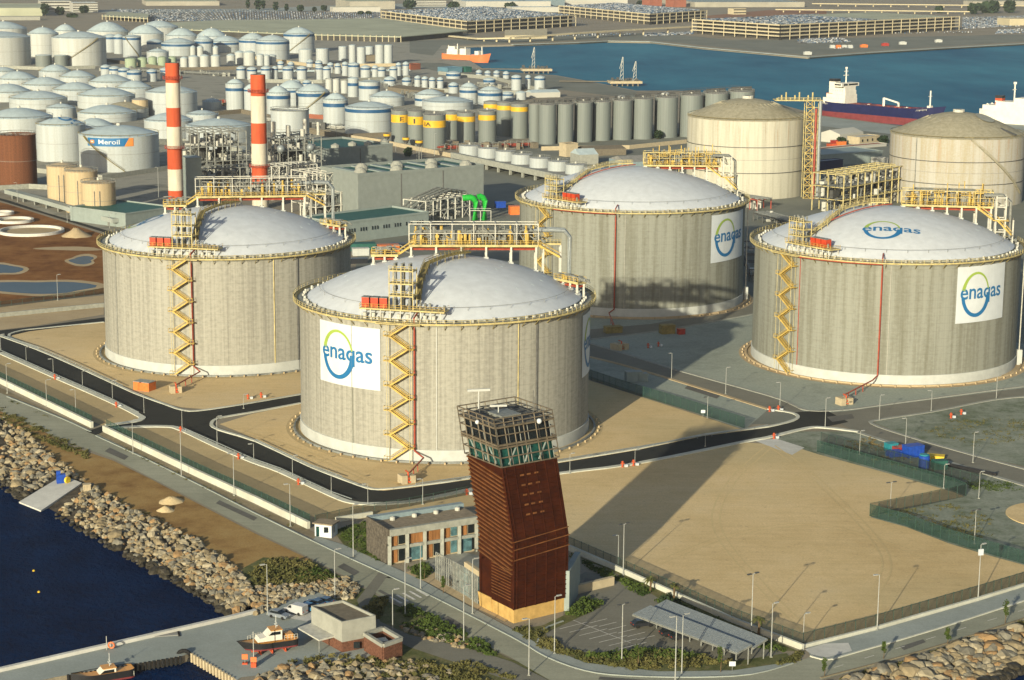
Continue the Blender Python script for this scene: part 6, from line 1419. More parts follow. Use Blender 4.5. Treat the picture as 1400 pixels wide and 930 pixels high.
for i, (px, py, m) in enumerate([(1138, 66, 'band_white'), (1146, 66, 'orange_paint'), (1154, 66, 'band_white'), (1162, 66, 'band_white'), (1181, 65, 'orange_paint'), (1210, 63, 'car_red'), (1234, 61, 'band_white'), (1283, 58, 'band_white'), (1104, 75, 'band_white')]):
    p = G(px, py); lab = ['first pale box stack on the far quay edge', 'orange box stack between pale stacks on the far quay', 'third pale box stack on the far quay edge', 'fourth pale box stack, next to the lone orange one', 'lone orange box stack on the far quay edge', 'dark red cargo stack on the far quay', 'white truck on the far quay edge behind the tanker', 'small white tractor on the far quay, farthest along', 'white marker hut on the tip of the far quay'][i]
    t = thing('cargo_stack', lab, 'cargo', p); MB().box(p, (9 if i > 3 else 6, 4, 3.4), .2).build('load', m, t); MB().box((p.x, p.y, 3.405), (5, 3, .6), .2).build('cover', m, t)
def far_tree(px, py, yt, w, lab, m='tree_dark'):
    p = G(px, py); k = ppm(p); h = zat(p, yt); t = thing('tree', lab, 'tree', p, 'far trees'); r = random.Random(int(px*7)); MB().tube([p, p+Vector((0, 0, h*.5))], [.5, .25], 6).build('trunk', 'bark', t); b = MB()
    for i in range(150):
        a = r.uniform(0, 6.28); q = r.random()**.5; zz = r.uniform(.15, 1); rr = w/2/k*q*math.sin(PI*min(1, .18+.82*(1-zz)))**.7; c = Vector((p.x+rr*math.cos(a), p.y+rr*math.sin(a), h*zz)); s = max(.8, w/k*.13)*r.uniform(.6, 1.4)
        u = Vector((r.gauss(0, 1), r.gauss(0, 1), r.gauss(0, 1))).normalized()*s; v = u.orthogonal().normalized()*s; b.add([c-u-v, c+u-v, c+u+v, c-u+v], [(0, 1, 2, 3)])
    b.build('crown', m, t)
for i, (px, py, yt, w, lab) in enumerate([(62, 22, 6, 10, 'dark upright tree left of the white office in the top left'), (82, 21, 11, 12, 'bushy tree in front of the white office in the top left'), (98, 24, 20, 14, 'round green tree by the low cream store, top left'), (115, 18, 9, 12, 'tree between the two white offices, top left'), (339, 13, -2, 6, 'tall dark cypress behind the car lot, first from the left'), (353, 14, 0, 9, 'dark cypress behind the car lot, second from the left'), (360, 13, 1, 6, 'thin cypress behind the car lot, third from the left'), (377, 15, 3, 7, 'blue green tall tree behind the car lot, beside the cypresses'), (392, 16, 6, 6, 'small tree behind the car lot right of the tall one'), (411, 16, 8, 9, 'round tree behind the car lot at its right part'), (443, 15, 8, 8, 'tree left of the long cream building'), (430, 17, 10, 6, 'shrubby tree at the end of the car lot'), (493, 20, 16, 8, 'round bush tree before the long cream building, first'), (504, 20, 16, 7, 'round bush tree before the long cream building, second'), (560, 12, 2, 16, 'dark tree group beside the cream block of small roofs'), (620, 11, 4, 14, 'dark tree right of the cream block of small roofs'), (697, 10, 5, 14, 'tree before the long white warehouse, left'), (713, 8, 1, 12, 'tree before the long white warehouse, right'), (875, 8, 2, 10, 'tree left of the two red brown blocks'), (1284, 18, 9, 11, 'lone dark tree above the end of the longest car deck'), (1330, 20, 6, 14, 'green tree in the top right corner, left of the dense clump'), (1352, 18, 4, 26, 'broad green tree clump in the top right corner'), (1380, 18, 2, 16, 'dark tree at the right end of the top corner clump'), (1150, 198, 189, 12, 'dark green bush tree behind the workshop between the old tanks'), (1208, 196, 187, 14, 'dark green tree beside the cream office between the old tanks'), (558, 214, 203, 10, 'dark tree at the road behind the turbine halls'), (815, 191, 181, 10, 'small dark tree at the foot of the grey silos, left'), (900, 190, 180, 10, 'small dark tree at the foot of the grey silos, right')]): far_tree(px, py, yt, w, lab)
# ================================================================== control tower and its surroundings
A0, B0, C0 = G(702, 853), G(776, 835), G(655, 829); D0 = B0+C0-A0
tw = thing('control_tower', 'rust brown leaning control tower with a glazed lookout in a scaffold of bars', 'tower', (A0+B0+C0+D0)/4)
zk, zb, zc = zat(A0, 745), zat(A0, 640), zat(A0, 580)
r0 = _rt.xy.normalized(); lean = lambda z: (Vector((0, 0, 0)) if z <= zk else Vector((-1, .12, 0))*((z-zk)*.160))
def TP(u, v, z, out=0.):                 # u along the right face, v along the left face, 0..1 from the front corner
    e, f = (B0-A0), (C0-A0); eu, fu = e.normalized(), f.normalized()
    p = A0+e*u+f*v+eu*(out*(1 if u > .5 else -1))+fu*(out*(1 if v > .5 else -1)); l = lean(z); return Vector((p.x+l.x, p.y+l.y, z))
ringc = [(0, 0), (1, 0), (1, 1), (0, 1)]
def loft(zs, out=0.): 
    b = MB(); V = [TP(u, v, z, out) for z in zs for u, v in ringc]; Fc = []
    for i in range(len(zs)-1):
        for j in range(4): Fc.append((4*i+j, 4*i+(j+1) % 4, 4*i+4+(j+1) % 4, 4*i+4+j))
    Fc.append((4*len(zs)-4, 4*len(zs)-3, 4*len(zs)-2, 4*len(zs)-1)); return b.add(V, Fc)
zp = 2.9
loft([0, zp], -.15).build('plinth', 'tower_plinth', tw)
loft([zp, zk*.5, zk, (zk+zb)/2, zb]).build('rusty_cladding', 'corten', tw)
b = MB(); n = 22
for i in range(n):
    z = zk*.62+(zb-zk*.62-1.4)*i/n; b.bar(TP(0, .04, z, .14), TP(0, .99, z+1.9, .14), .36, .20)
b.build('louvre', 'corten_light', tw)
b = MB()
for i in range(11): z = zp+1.6+i*(zk*.6-zp)/11; b.bar(TP(0, .08, z, .08), TP(0, .62, z, .08), .10, .12)
b.build('ledge', 'corten_light', tw)
b = MB(); b2 = MB()
for i in range(1, 30):
    z = zp+(zb-zp)*i/30; b.bar(TP(.02, 0, z, .10), TP(.98, 0, z, .10), .14, .14 if i % 3 else .24)
for u in (.06, .22, .40, .58, .76, .93):
    for z0, z1 in ((zp, zk), (zk, zb)): b2.bar(TP(u, 0, z0, .09), TP(u, 0, z1, .09), .20, .14)
b.build('cladding_rib', 'corten', tw); b2.build('cladding_post', 'corten', tw)
b = MB()
for z0, z1 in ((zp, zk), (zk, zb)): b.bar(TP(0, 0, z0, .05), TP(0, 0, z1, .05), .3)
b.build('corner_post', 'corten', tw)
b = MB()
for z in (zk*.80, zk*.93, zk*1.03): b.bar(TP(0, 0, z, .16), TP(1, 0, z+.9, .16), .16, .16)
for i in range(5):
    for j in range(3): b.bar(TP(.30+.12*j, 0, zb-2.2-2.0*i, .13), TP(.37+.12*j, 0, zb-2.2-2.0*i, .13), .06, .35)  # pale dashes painted for the light patches in the lattice openings
b.build('seam_and_opening', 'corten_light', tw)
MB().hexa([TP(0, .62, 0, -.1), TP(0, 1, 0, -.1), TP(.4, 1, 0, -.1), TP(.4, .62, 0, -.1)], [TP(0, .62, zp+.3, .2), TP(0, 1, zp+.3, .2), TP(.4, 1, zp+.3, .2), TP(.4, .62, zp+.3, .2)]).build('porch', 'tower_plinth', tw)
# glazed lookout
hl = zc-zb; lk = loft([zb, zb+hl*.42], -.45); lk.build('lower_glazing', 'glass_teal', tw); loft([zb+hl*.42, zb+hl*.5], -.2).build('floor_band', 'scaffold', tw)
g = loft([zb+hl*.5, zb+hl*.86], -.45).build('upper_glazing', 'glass_dark', tw); loft([zb+hl*.86, zb+hl*.93], -.4).build('roof_slab', 'steel_dark', tw)
b = MB()
for k in range(6):
    for z0, z1 in ((zb, zb+hl*.42), (zb+hl*.5, zb+hl*.86)):
        b.bar(TP(k/5, 0, z0, -.38), TP(k/5, 0, z1, -.38), .14); b.bar(TP(0, k/5, z0, -.38), TP(0, k/5, z1, -.38), .14)
b.build('window_mullion', 'steel_grey', tw)
b = MB()
for k in range(3): b.bar(TP(.12+.3*k, 0, zb+.2, -.40), TP(.3+.3*k, 0, zb+hl*.4, -.40), .25); b.bar(TP(0, .15+.3*k, zb+.2, -.40), TP(0, .32+.3*k, zb+hl*.4, -.40), .25)
b.build('glass_brace', 'shed_light', tw)
b = MB(); lv = [zb+.1, zb+hl*.22, zb+hl*.44, zb+hl*.5, zb+hl*.72, zb+hl*.9, zc, zc+.9]
for z in lv:
    for j in range(4): b.bar(TP(*ringc[j], z, .35), TP(*ringc[(j+1) % 4], z, .35), .2 if z not in (lv[2], lv[3], lv[5]) else .34)
for k in range(7):
    f = k/6
    for u, v in ((f, 0), (0, f), (f, 1), (1, f)): b.bar(TP(u, v, zb, .35), TP(u, v, zc+.9, .35), .18)
b.build('scaffold_frame', 'scaffold', tw)
b = MB()
for k in range(7): b.bar(TP(k/6, 0, zc, .3), TP(k/6, 1, zc, .3), .18); b.bar(TP(0, k/6, zc, .3), TP(1, k/6, zc, .3), .18)
for k in range(3): b.bar(TP(.1, .2+.3*k, zc, 0), TP(.4, .35+.3*k, zc, 0), .25)
b.build('roof_grid', 'steel_dark', tw)
b = MB(); 
V = [TP(u, v, zc+.2) for u, v in ((.25, .2), (.6, .2), (.6, .6), (.25, .6))]; b.prism([(p.x, p.y) for p in V], zc-.5, zc+.4); b.build('roof_house', 'steel_grey', tw)
p = TP(.3, .95, zc); b = MB(); b.bar(p, p+Vector((0, 0, 3.6)), .22); b.box((p.x, p.y, p.z+3.6), (4.6, .5, .45), .2); b.build('radar_antenna', 'band_white', tw)
p = TP(.35, .45, zc+.4); b = MB(); b.bar(p, p+Vector((0, 0, 1.2)), .2); b.box((p.x, p.y, p.z+1.2), (3.4, .4, .35), .1); b.build('radar_antenna', 'band_white', tw)
for u, v, h in ((.75, .1, 5), (.9, .3, 3), (.1, .6, 3)): p = TP(u, v, zc); MB().bar(p, p+Vector((0, 0, h)), .12).build('aerial', 'steel_dark', tw)
p = TP(.72, 0, zb+hl*.9, .5); MB().lathe(p, [(0, -.5)]+[(.55*math.sin(PI*i/8), -.55*math.cos(PI*i/8)) for i in range(1, 8)]+[(0, .5)], 12).build('lamp_globe', 'sign_white', tw, True)
p = TP(0, .5, zb+hl*.9, .5); MB().lathe(p, [(.45*math.sin(PI*i/8), -.45*math.cos(PI*i/8)) for i in range(0, 9)], 12).build('lamp_globe', 'sign_white', tw, True)
# office wing
fl, fr = G(533, 773), G(663, 752); d = (fr-fl).normalized(); n = Vector((-d.y, d.x, 0)); Ho = zat(fl, 727); L_ = (fr-fl).length; bk = G(511, 751); Dp = 11.
of = thing('office_wing', 'two storey office wing with timber panels running behind the rusty tower', 'office building', (fl+fr)/2+n*5); Q = lambda s, o, z: fl+d*s+n*o+Vector((0, 0, z)); an = math.atan2(d.y, d.x)
MB().prism([tuple(Q(s, o, 0).xy) for s, o in ((0, .5), (L_, .5), (L_, Dp), (0, Dp))], 0, Ho-1).build('wall', 'facade_tan', of)
MB().prism([tuple(Q(s, o, 0).xy) for s, o in ((-.35, 0), (.0, 0), (.0, Dp+.3), (-.35, Dp+.3))], 0, Ho+.5).build('end_wall', 'stone_dark', of)
MB().box(Q(L_/2, Dp/2, Ho-1), (L_, Dp, .5), an).build('roof', 'roof_gravel', of)
MB().box(Q(L_/2, .2, Ho-1.1), (L_, .9, 1.5), an).build('parapet', 'bare_concrete', of); MB().box(Q(L_/2, Dp, Ho-.5), (L_, 1.6, 1.0), an).build('gutter_duct', 'metal_blue_grey', of)
b = MB()
for i in range(6): b.bar(Q(i*L_/5.5, .05, 0), Q(i*L_/5.5, .05, Ho-1), .8, .8)
b.each('column', 'bare_concrete', of); MB().box(Q(L_/2, .1, Ho*.45), (L_, .7, .7), an).build('floor_beam', 'bare_concrete', of)
for fz0, fz1 in ((.3, Ho*.44), (Ho*.54, Ho-1.3)):
    for i in range(5):
        s = (i+.5)*L_/5.5; w = L_/5.5
        MB().box(Q(s-w*.22, .38, fz0), (w*.38, .2, fz1-fz0), an).build('timber_panel', 'timber', of) if (i+int(fz0 > 2)) % 3 != 1 or fz0 > 2 else MB().box(Q(s-w*.1, .38, fz0), (w*.7, .2, fz1-fz0), an).build('window', 'glass_blue', of)
        MB().box(Q(s+w*.22, .40, fz0+.2), (w*.34, .2, (fz1-fz0)*.9), an).build('window', 'glass_blue' if i % 2 else 'glass_dark', of) if i not in (1, 2) or fz0 < 2 else MB().box(Q(s+w*.2, .38, fz0), (w*.42, .2, fz1-fz0), an).build('timber_panel', 'timber', of)
for i in range(4): MB().lathe(Q(5+i*5.4, Dp-2, Ho-.5), [(0, 0), (.6, 0), (.6, .7), (0, .9)], 10).build('roof_vent', 'steel_white', of)
# screen wall between office and tower
sf = thing('screen_fence', 'tall grey slatted screen with yellow coping between the office wing and the tower', 'fence', G(640, 800)); a = [G(596, 793), G(618, 805), G(636, 815), G(655, 828)]
b = MB()
for p, q in zip(a, a[1:]):
    for i in range(9): s = p.lerp(q, i/9); b.bar(s, s+Vector((0, 0, 6.2)), .22)
    for z in (1, 3, 5, 6.2): b.bar(p+Vector((0, 0, z)), q+Vector((0, 0, z)), .14)
b.build('slat_screen', 'steel_grey', sf); MB().bar(G(637, 816)+Vector((0, 1, 6.8)), G(657, 830)+Vector((0, 1, 6.8)), .9, 1.1).build('coping', 'facade_tan', sf)
MB().bar(G(618, 806)+Vector((0, 1.2, 3)), G(656, 829)+Vector((0, 1.2, 3)), .3, 5.6).build('glass_panel', 'glass_blue', sf)
def wall_thing(label, pts, w, h, m, name='low_wall', z0=0.): return tag(MB().ribbon(gp(pts), w, z0, h).build(name, m), label, 'wall')
wall_thing('tall grey slab wall standing right behind the rusty tower', [(774, 836), (789, 808)], 1.2, 8.6, 'shed_light', 'slab_wall')
wall_thing('low cream wall stretching right from the grey slab wall by the tower', [(788, 812), (838, 800)], .9, 1.9, 'facade_tan')
wall_thing('white boundary wall under the dark fence between the car park and the sand lot', [(775, 751), (835, 777), (900, 806), (1000, 851), (1098, 889)], .6, 1.2, 'kerb_white', 'boundary_wall')
wall_thing('white low wall under the green fence, farther stretch by the lower road', [(-60, 497), (0, 524), (126, 585)], .8, 1.7, 'kerb_white', 'boundary_wall')
wall_thing('white low wall under the green fence, stretch ending at the gate booth', [(142, 590), (271, 652), (350, 688), (422, 723)], .8, 1.7, 'kerb_white', 'boundary_wall')
wall_thing('low wall under the fence along the right pavement', [(1098, 886), (1197, 861), (1337, 821), (1420, 796)], .6, .7, 'kerb_white', 'boundary_wall')
wall_thing('low white wall between the gate booth and the office wing', [(459, 714), (509, 706)], .6, 1.2, 'kerb_white', 'boundary_wall')
wall_thing('grey concrete wall by the cross road behind the left sand pad', [(-60, 440), (60, 428), (142, 420)], .8, 1.6, 'bare_concrete', 'boundary_wall')
# gate booth
p = G(446, 732); t = thing('gate_booth', 'small white gate booth with dark windows beside the lower road', 'booth', p); rz = -.35
MB().box(p, (4.2, 3.2, 3.0), rz).build('wall', 'sign_white', t); MB().box((p.x, p.y, 3.0), (5.0, 4.0, .3), rz).build('roof', 'roof_gravel', t); ca, sa = math.cos(rz), math.sin(rz); L2 = lambda x, y, z: Vector((p.x+x*ca-y*sa, p.y+x*sa+y*ca, z))
MB().bar(L2(1.1, -1.63, 1.2), L2(1.1, -1.63, 2.5), 1.6, .1).build('window', 'glass_dark', t); MB().bar(L2(-1.2, -1.63, .1), L2(-1.2, -1.63, 2.4), 1.0, .1).build('door', 'glass_teal', t); MB().bar(L2(2.13, 0, 1.2), L2(2.13, 0, 2.5), .1, 1.6).build('window', 'glass_dark', t)
# car port: two slatted roofs on posts
def carport(c, label):
    a, b_, c_, d_ = [G(x, y, 2.9) for x, y in c]; t = thing('carport', label, 'carport', V3((a+c_)/2, 0), 'car port roofs'); m = MB(); n = 44; ue = (d_-a)
    for i in range(n):
        f0, f1 = i/n, (i+.86)/n; p0, p1, q0, q1 = a.lerp(d_, f0), a.lerp(d_, f1), b_.lerp(c_, f0), b_.lerp(c_, f1); up = Vector((0, 0, .9)); dz = Vector((0, 0, .1))
        m.hexa([p0, p1, q1+up, q0+up], [p0+dz, p1+dz, q1+up+dz, q0+up+dz])
    m.build('slatted_roof', 'galvanised', t); m = MB(); k = 9
    for i in range(k+1):
        f = i/k; p, q = a.lerp(d_, f), b_.lerp(c_, f)+Vector((0, 0, .9)); m.bar(p-Vector((0, 0, .1)), q-Vector((0, 0, .1)), .25)
    m.bar(a-Vector((0, 0, .15)), d_-Vector((0, 0, .15)), .3); m.bar(b_+Vector((0, 0, .75)), c_+Vector((0, 0, .75)), .3); m.build('roof_truss', 'steel_grey', t); m = MB()
    for i in range(k+1): f = i/k; q = b_.lerp(c_, f).lerp(a.lerp(d_, f), .25); m.bar((q.x, q.y, .1), (q.x, q.y, 3.4), .22)
    m.each('post', 'steel_grey', t)
carport([(865, 840), (889, 834), (1028, 888), (1008, 893)], 'near slatted carport roof over the dark cars')
carport([(890, 832), (911, 826), (1049, 880), (1030, 886)], 'far slatted carport roof, behind the one over the dark cars')
# vehicles near the camera
def car(px, py, rz, m, label, kind='car', z=.12):
    p = G(px, py); t = thing('parked_van' if kind == 'van' else 'parked_car', label, kind, (p.x, p.y, z), None, rz); L_, W_ = (4.9, 1.95) if kind == 'van' else (4.4, 1.8)
    b = MB(); prof = [(-L_/2, .3), (-L_/2, .95), (-L_*.46, 1.0), (L_*.18, 1.0), (L_*.42, .88), (L_/2, .7), (L_/2, .3)] if kind == 'car' else [(-L_/2, .3), (-L_/2, 1.95), (-L_*.46, 2.05), (L_*.05, 2.05), (L_*.16, 1.9), (L_*.30, 1.15), (L_*.46, 1.0), (L_/2, .75), (L_/2, .3)]
    def ext(prof, w): n = len(prof); return MB().add([(x, -w/2, z_) for x, z_ in prof]+[(x, w/2, z_) for x, z_ in prof], [tuple(range(n)), tuple(range(2*n-1, n-1, -1))]+[((i+1) % n, i, n+i, n+(i+1) % n) for i in range(n)])
    def put_(q, nm, mm, par=t): 
        me = bpy.data.meshes.new(nm); me.from_pydata(q.v, [], q.f); me.materials.append(M[mm]); o = bpy.data.objects.new(nm, me); C.objects.link(o); o.parent = par; return o
    put_(ext(prof, W_), 'body', m)
    if kind == 'car':
        put_(ext([(-L_*.44, 1.0), (-L_*.34, 1.42), (L_*.02, 1.45), (L_*.2, 1.0)], W_*.86), 'window_glass', 'glass_dark'); put_(ext([(-L_*.33, 1.43), (L_*.01, 1.46), (L_*.0, 1.52), (-L_*.32, 1.49)], W_*.8), 'roof', m)
    else: put_(ext([(L_*.06, 1.25), (L_*.06, 1.85), (L_*.14, 1.85), (L_*.27, 1.25)], W_*1.01), 'window_glass', 'glass_dark'); put_(MB().hexa([(L_*.17, -.8, 1.9), (L_*.17, .8, 1.9), (L_*.172, .8, 1.93), (L_*.172, -.8, 1.93)], [(L_*.30, -.8, 1.2), (L_*.30, .8, 1.2), (L_*.31, .8, 1.23), (L_*.31, -.8, 1.23)]), 'windscreen', 'glass_dark')
    for x in (-L_*.31, L_*.31):
        for y in (-W_/2+.05, W_/2-.05): put_(MB().tube([(x, y-.12, .32), (x, y+.12, .32)], .33, 14), 'wheel', 'rubber')
    for y in (-.6, .6): put_(MB().box((L_/2, y, .62), (.06, .35, .16)), 'headlight', 'sign_white'); put_(MB().box((-L_/2, y, .72), (.06, .3, .18)), 'tail_light', 'red_paint')
    return t
car(382, 845, -.5, 'car_silver', 'silver car parked on the quay, first in the line by the rocks')
car(404, 839, 2.6, 'car_white', 'white van parked on the quay between the silver and the light blue car', 'van')
car(417, 834, 2.6, 'car_sky', 'light blue car parked beside the white van on the quay')
car(430, 829, 2.6, 'car_blue', 'dark blue car parked by the rocks behind the light blue one')
car(442, 826, 2.6, 'car_blue', 'dark blue car parked closest to the concrete quay building')
car(878, 857, .35, 'car_dark', 'black car under the end of the near carport roof'); car(917, 869, .35, 'car_dark', 'black car under the middle of the near carport roof'); car(930, 874, .35, 'car_dark', 'second black car side by side under the near carport roof')
# quay building, annex, canopy
rf = [G(x, y) for x, y in ((468, 893), (514, 884), (469, 862), (426, 870))]; Hb = zat(rf[0], 852); hb = Hb*.36
t = thing('quay_building', 'square concrete building with brick base and white canopy on the quay', 'building', sum(rf, Vector())/4); an = [tuple(p.xy) for p in rf]; cen = sum(rf, Vector())/4
MB().prism([tuple(p.lerp(cen, .03).xy) for p in rf], 0, hb, False).build('brick_base', 'brick', t); MB().prism(an, hb, Hb, False).build('concrete_wall', 'render_beige', t); MB().sheet(an, hb).build('soffit', 'bare_concrete', t)
MB().sheet([tuple(p.lerp(cen, .04).xy) for p in rf], Hb-.25).build('roof', 'roof_brown', t); b = MB()
for i in range(4): b.bar(rf[i].lerp(cen, .02)+Vector((0, 0, Hb+.02)), rf[(i+1) % 4].lerp(cen, .02)+Vector((0, 0, Hb+.02)), .3, .5)
b.build('parapet', 'render_beige', t)
e = (rf[1]-rf[0]).normalized(); nn = Vector((e.y, -e.x, 0)); p = rf[0]+e*3+nn*.02; MB().bar(p+Vector((0, 0, .4)), p+Vector((0, 0, 1.7)), 1.3, .2).build('window', 'glass_dark', t)
for i in range(3): p = rf[0].lerp(rf[1], .7+.08*i)+nn*.05; MB().bar(p+Vector((0, 0, hb+.4)), p+Vector((0, 0, hb+1.2)), .5, .12).build('vent_grille', 'steel_grey', t)
cn = [G(x, y, hb+.2) for x, y in ((436, 877), (463, 870), (428, 853), (407, 860))]
MB().hexa(cn, [p+Vector((0, 0, .3)) for p in cn]).build('canopy', 'steel_white', t)
for i in (0, 3): MB().bar((cn[i].x, cn[i].y+.3, 0), (cn[i].x, cn[i].y+.3, hb+.2), .18).build('canopy_post', 'steel_grey', t)
ax = [G(x, y) for x, y in ((524, 906), (549, 897), (524, 882), (499, 890))]; Ha = zat(ax[0], 884); t = thing('annex', 'roofless brick plant enclosure with pale coping beside the concrete quay building', 'enclosure', sum(ax, Vector())/4); cen = sum(ax, Vector())/4
b = MB(); b2 = MB()
for i in range(4): p, q = ax[i], ax[(i+1) % 4]; b.bar(p+Vector((0, 0, Ha/2)), q+Vector((0, 0, Ha/2)), .4, Ha); b2.bar(p+Vector((0, 0, Ha+.2)), q+Vector((0, 0, Ha+.2)), .7, .7)
b.build('brick_wall', 'brick', t); b2.build('coping', 'render_beige', t); MB().box((cen.x-.5, cen.y, 0), (2.6, 2.0, Ha-.4), .4).build('cooling_unit', 'steel_white', t); MB().sheet([tuple(p.xy) for p in ax], Ha*.45).build('plant_floor', 'roof_grey', t)
# boats
def boat(stern, bow, beam, z, label, hullm, cabin=True, keel=False):
    A, B_ = V3(G(*stern, z)), V3(G(*bow, z)); t = thing('pilot_boat', label, 'boat', ((A.x+B_.x)/2, (A.y+B_.y)/2, 0)); zz = z
    A, d, n, L_, V, Fc, sh = hull(t, A, B_, beam, (zz+(0.7 if keel else -.5), zz+(1.0 if keel else .35), zz+(2.2 if keel else 1.7), .6), (hullm, 'hull_red'), .5, .35, .05)
    MB().add([(x, y, q+.18) for x, y, q in V], Fc).build('deck', 'boat_orange', t); Q = lambda s, o, q: A+d*s+n*o+Vector((0, 0, q)); D = zz+(2.2 if keel else 1.9); an = math.atan2(d.y, d.x)
    f = lambda pts, w, nm, mm, par=t: MB().add([Q(s, -w/2, q) for s, q in pts]+[Q(s, w/2, q) for s, q in pts], [tuple(range(len(pts))), tuple(range(2*len(pts)-1, len(pts)-1, -1))]+[((i+1) % len(pts), i, len(pts)+i, len(pts)+(i+1) % len(pts)) for i in range(len(pts))]).build(nm, mm, par)
    c = f([(L_*.30, D), (L_*.30, D+1.9), (L_*.50, D+1.9), (L_*.60, D+.9), (L_*.72, D+.7), (L_*.76, D)], beam*.62, 'cabin', 'ship_white'); f([(L_*.33, D+1.1), (L_*.33, D+1.7), (L_*.49, D+1.7), (L_*.56, D+1.1)], beam*.63, 'cabin_window', 'glass_dark', c); f([(L_*.29, D+1.92), (L_*.29, D+2.05), (L_*.52, D+2.05), (L_*.51, D+1.92)], beam*.66, 'cabin_roof', 'boat_orange', c)
    b = MB(); b.bar(Q(L_*.38, 0, D+2), Q(L_*.38, 0, D+4.6), .1); b.bar(Q(L_*.38, -.7, D+3.2), Q(L_*.38, .7, D+3.2), .1); b.box(Q(L_*.38, 0, D+2.6), (.3, 1.5, .2), an); b.build('mast', 'band_white', t)
    b = MB(); rail(b, [Q(L_*.02+i*L_*.25/4, -beam*.42, D) for i in range(5)], .9, 1, .04); rail(b, [Q(L_*.02+i*L_*.25/4, beam*.42, D) for i in range(5)], .9, 1, .04); rail(b, [Q(L_*.62+i*L_*.28/5, -beam*(.45-.06*i), D+.1) for i in range(6)], .8, 1, .04); b.build('guard_rail', 'steel_white', t)
    MB().box(Q(L_*.15, 0, D), (1.4, beam*.5, .8), an).build('engine_box', 'boat_orange', t)
    return Q, L_, an
Q, L_, an = boat((405, 884), (333, 894), 4.2, .1, 'orange and white pilot boat hauled out on the quay yard', 'black', keel=True)
cr = thing('boat_cradle', 'red cradle under the orange and white boat on the quay', 'cradle', Q(L_/2, 0, 0)); b = MB()
for s in (.25, .5, .72): b.bar(Q(L_*s, -1.8, .05), Q(L_*s, 1.8, .05), .25, .3); b.bar(Q(L_*s, -1.6, .1), Q(L_*s, -1.4, 1.2), .2); b.bar(Q(L_*s, 1.6, .1), Q(L_*s, 1.4, 1.2), .2)
b.bar(Q(L_*.15, 0, .25), Q(L_*.85, 0, .25), .3); b.build('cradle_frame', 'chimney_red', cr)
boat((182, 922.5), (98, 936), 3.6, WN, 'pilot boat moored along the pier at the bottom of the picture', 'black')
# ================================================================== lamps, fences, hydrants, small things, trees
def lamp(px, py, yt, label, arms=1, dirn=0., m='lamp_white', group='slim white lamp posts', board=False):
    p = G(px, py); h = zat(p, yt); t = thing('street_lamp', label, 'lamp post', p, group); r = .04+.0045*h
    MB().tube([p, p+Vector((0, 0, h))], [r*1.35, r*.8], 8).build('post', m, t)
    MB().box(p, (.5, .5, .25)).build('base', 'bare_concrete', t)
    for k in range(arms):
        a = dirn+PI*k; d = Vector((math.cos(a), math.sin(a), 0)); b = MB(); q = p+Vector((0, 0, h))
        b.bar(q, q+d*.5+Vector((0, 0, .1)), r*1.2); b.build('arm', m, t)
        MB().box(q+d*.95+Vector((0, 0, .02)), (1.0, .42, .2), a).build('lamp_head', 'steel_dark' if arms > 1 else m, t)
    if board: MB().box(p+Vector((0, -.2, h*.82)), (1.1, .3, 1.3), .3).build('sign_box', 'sign_white', t)
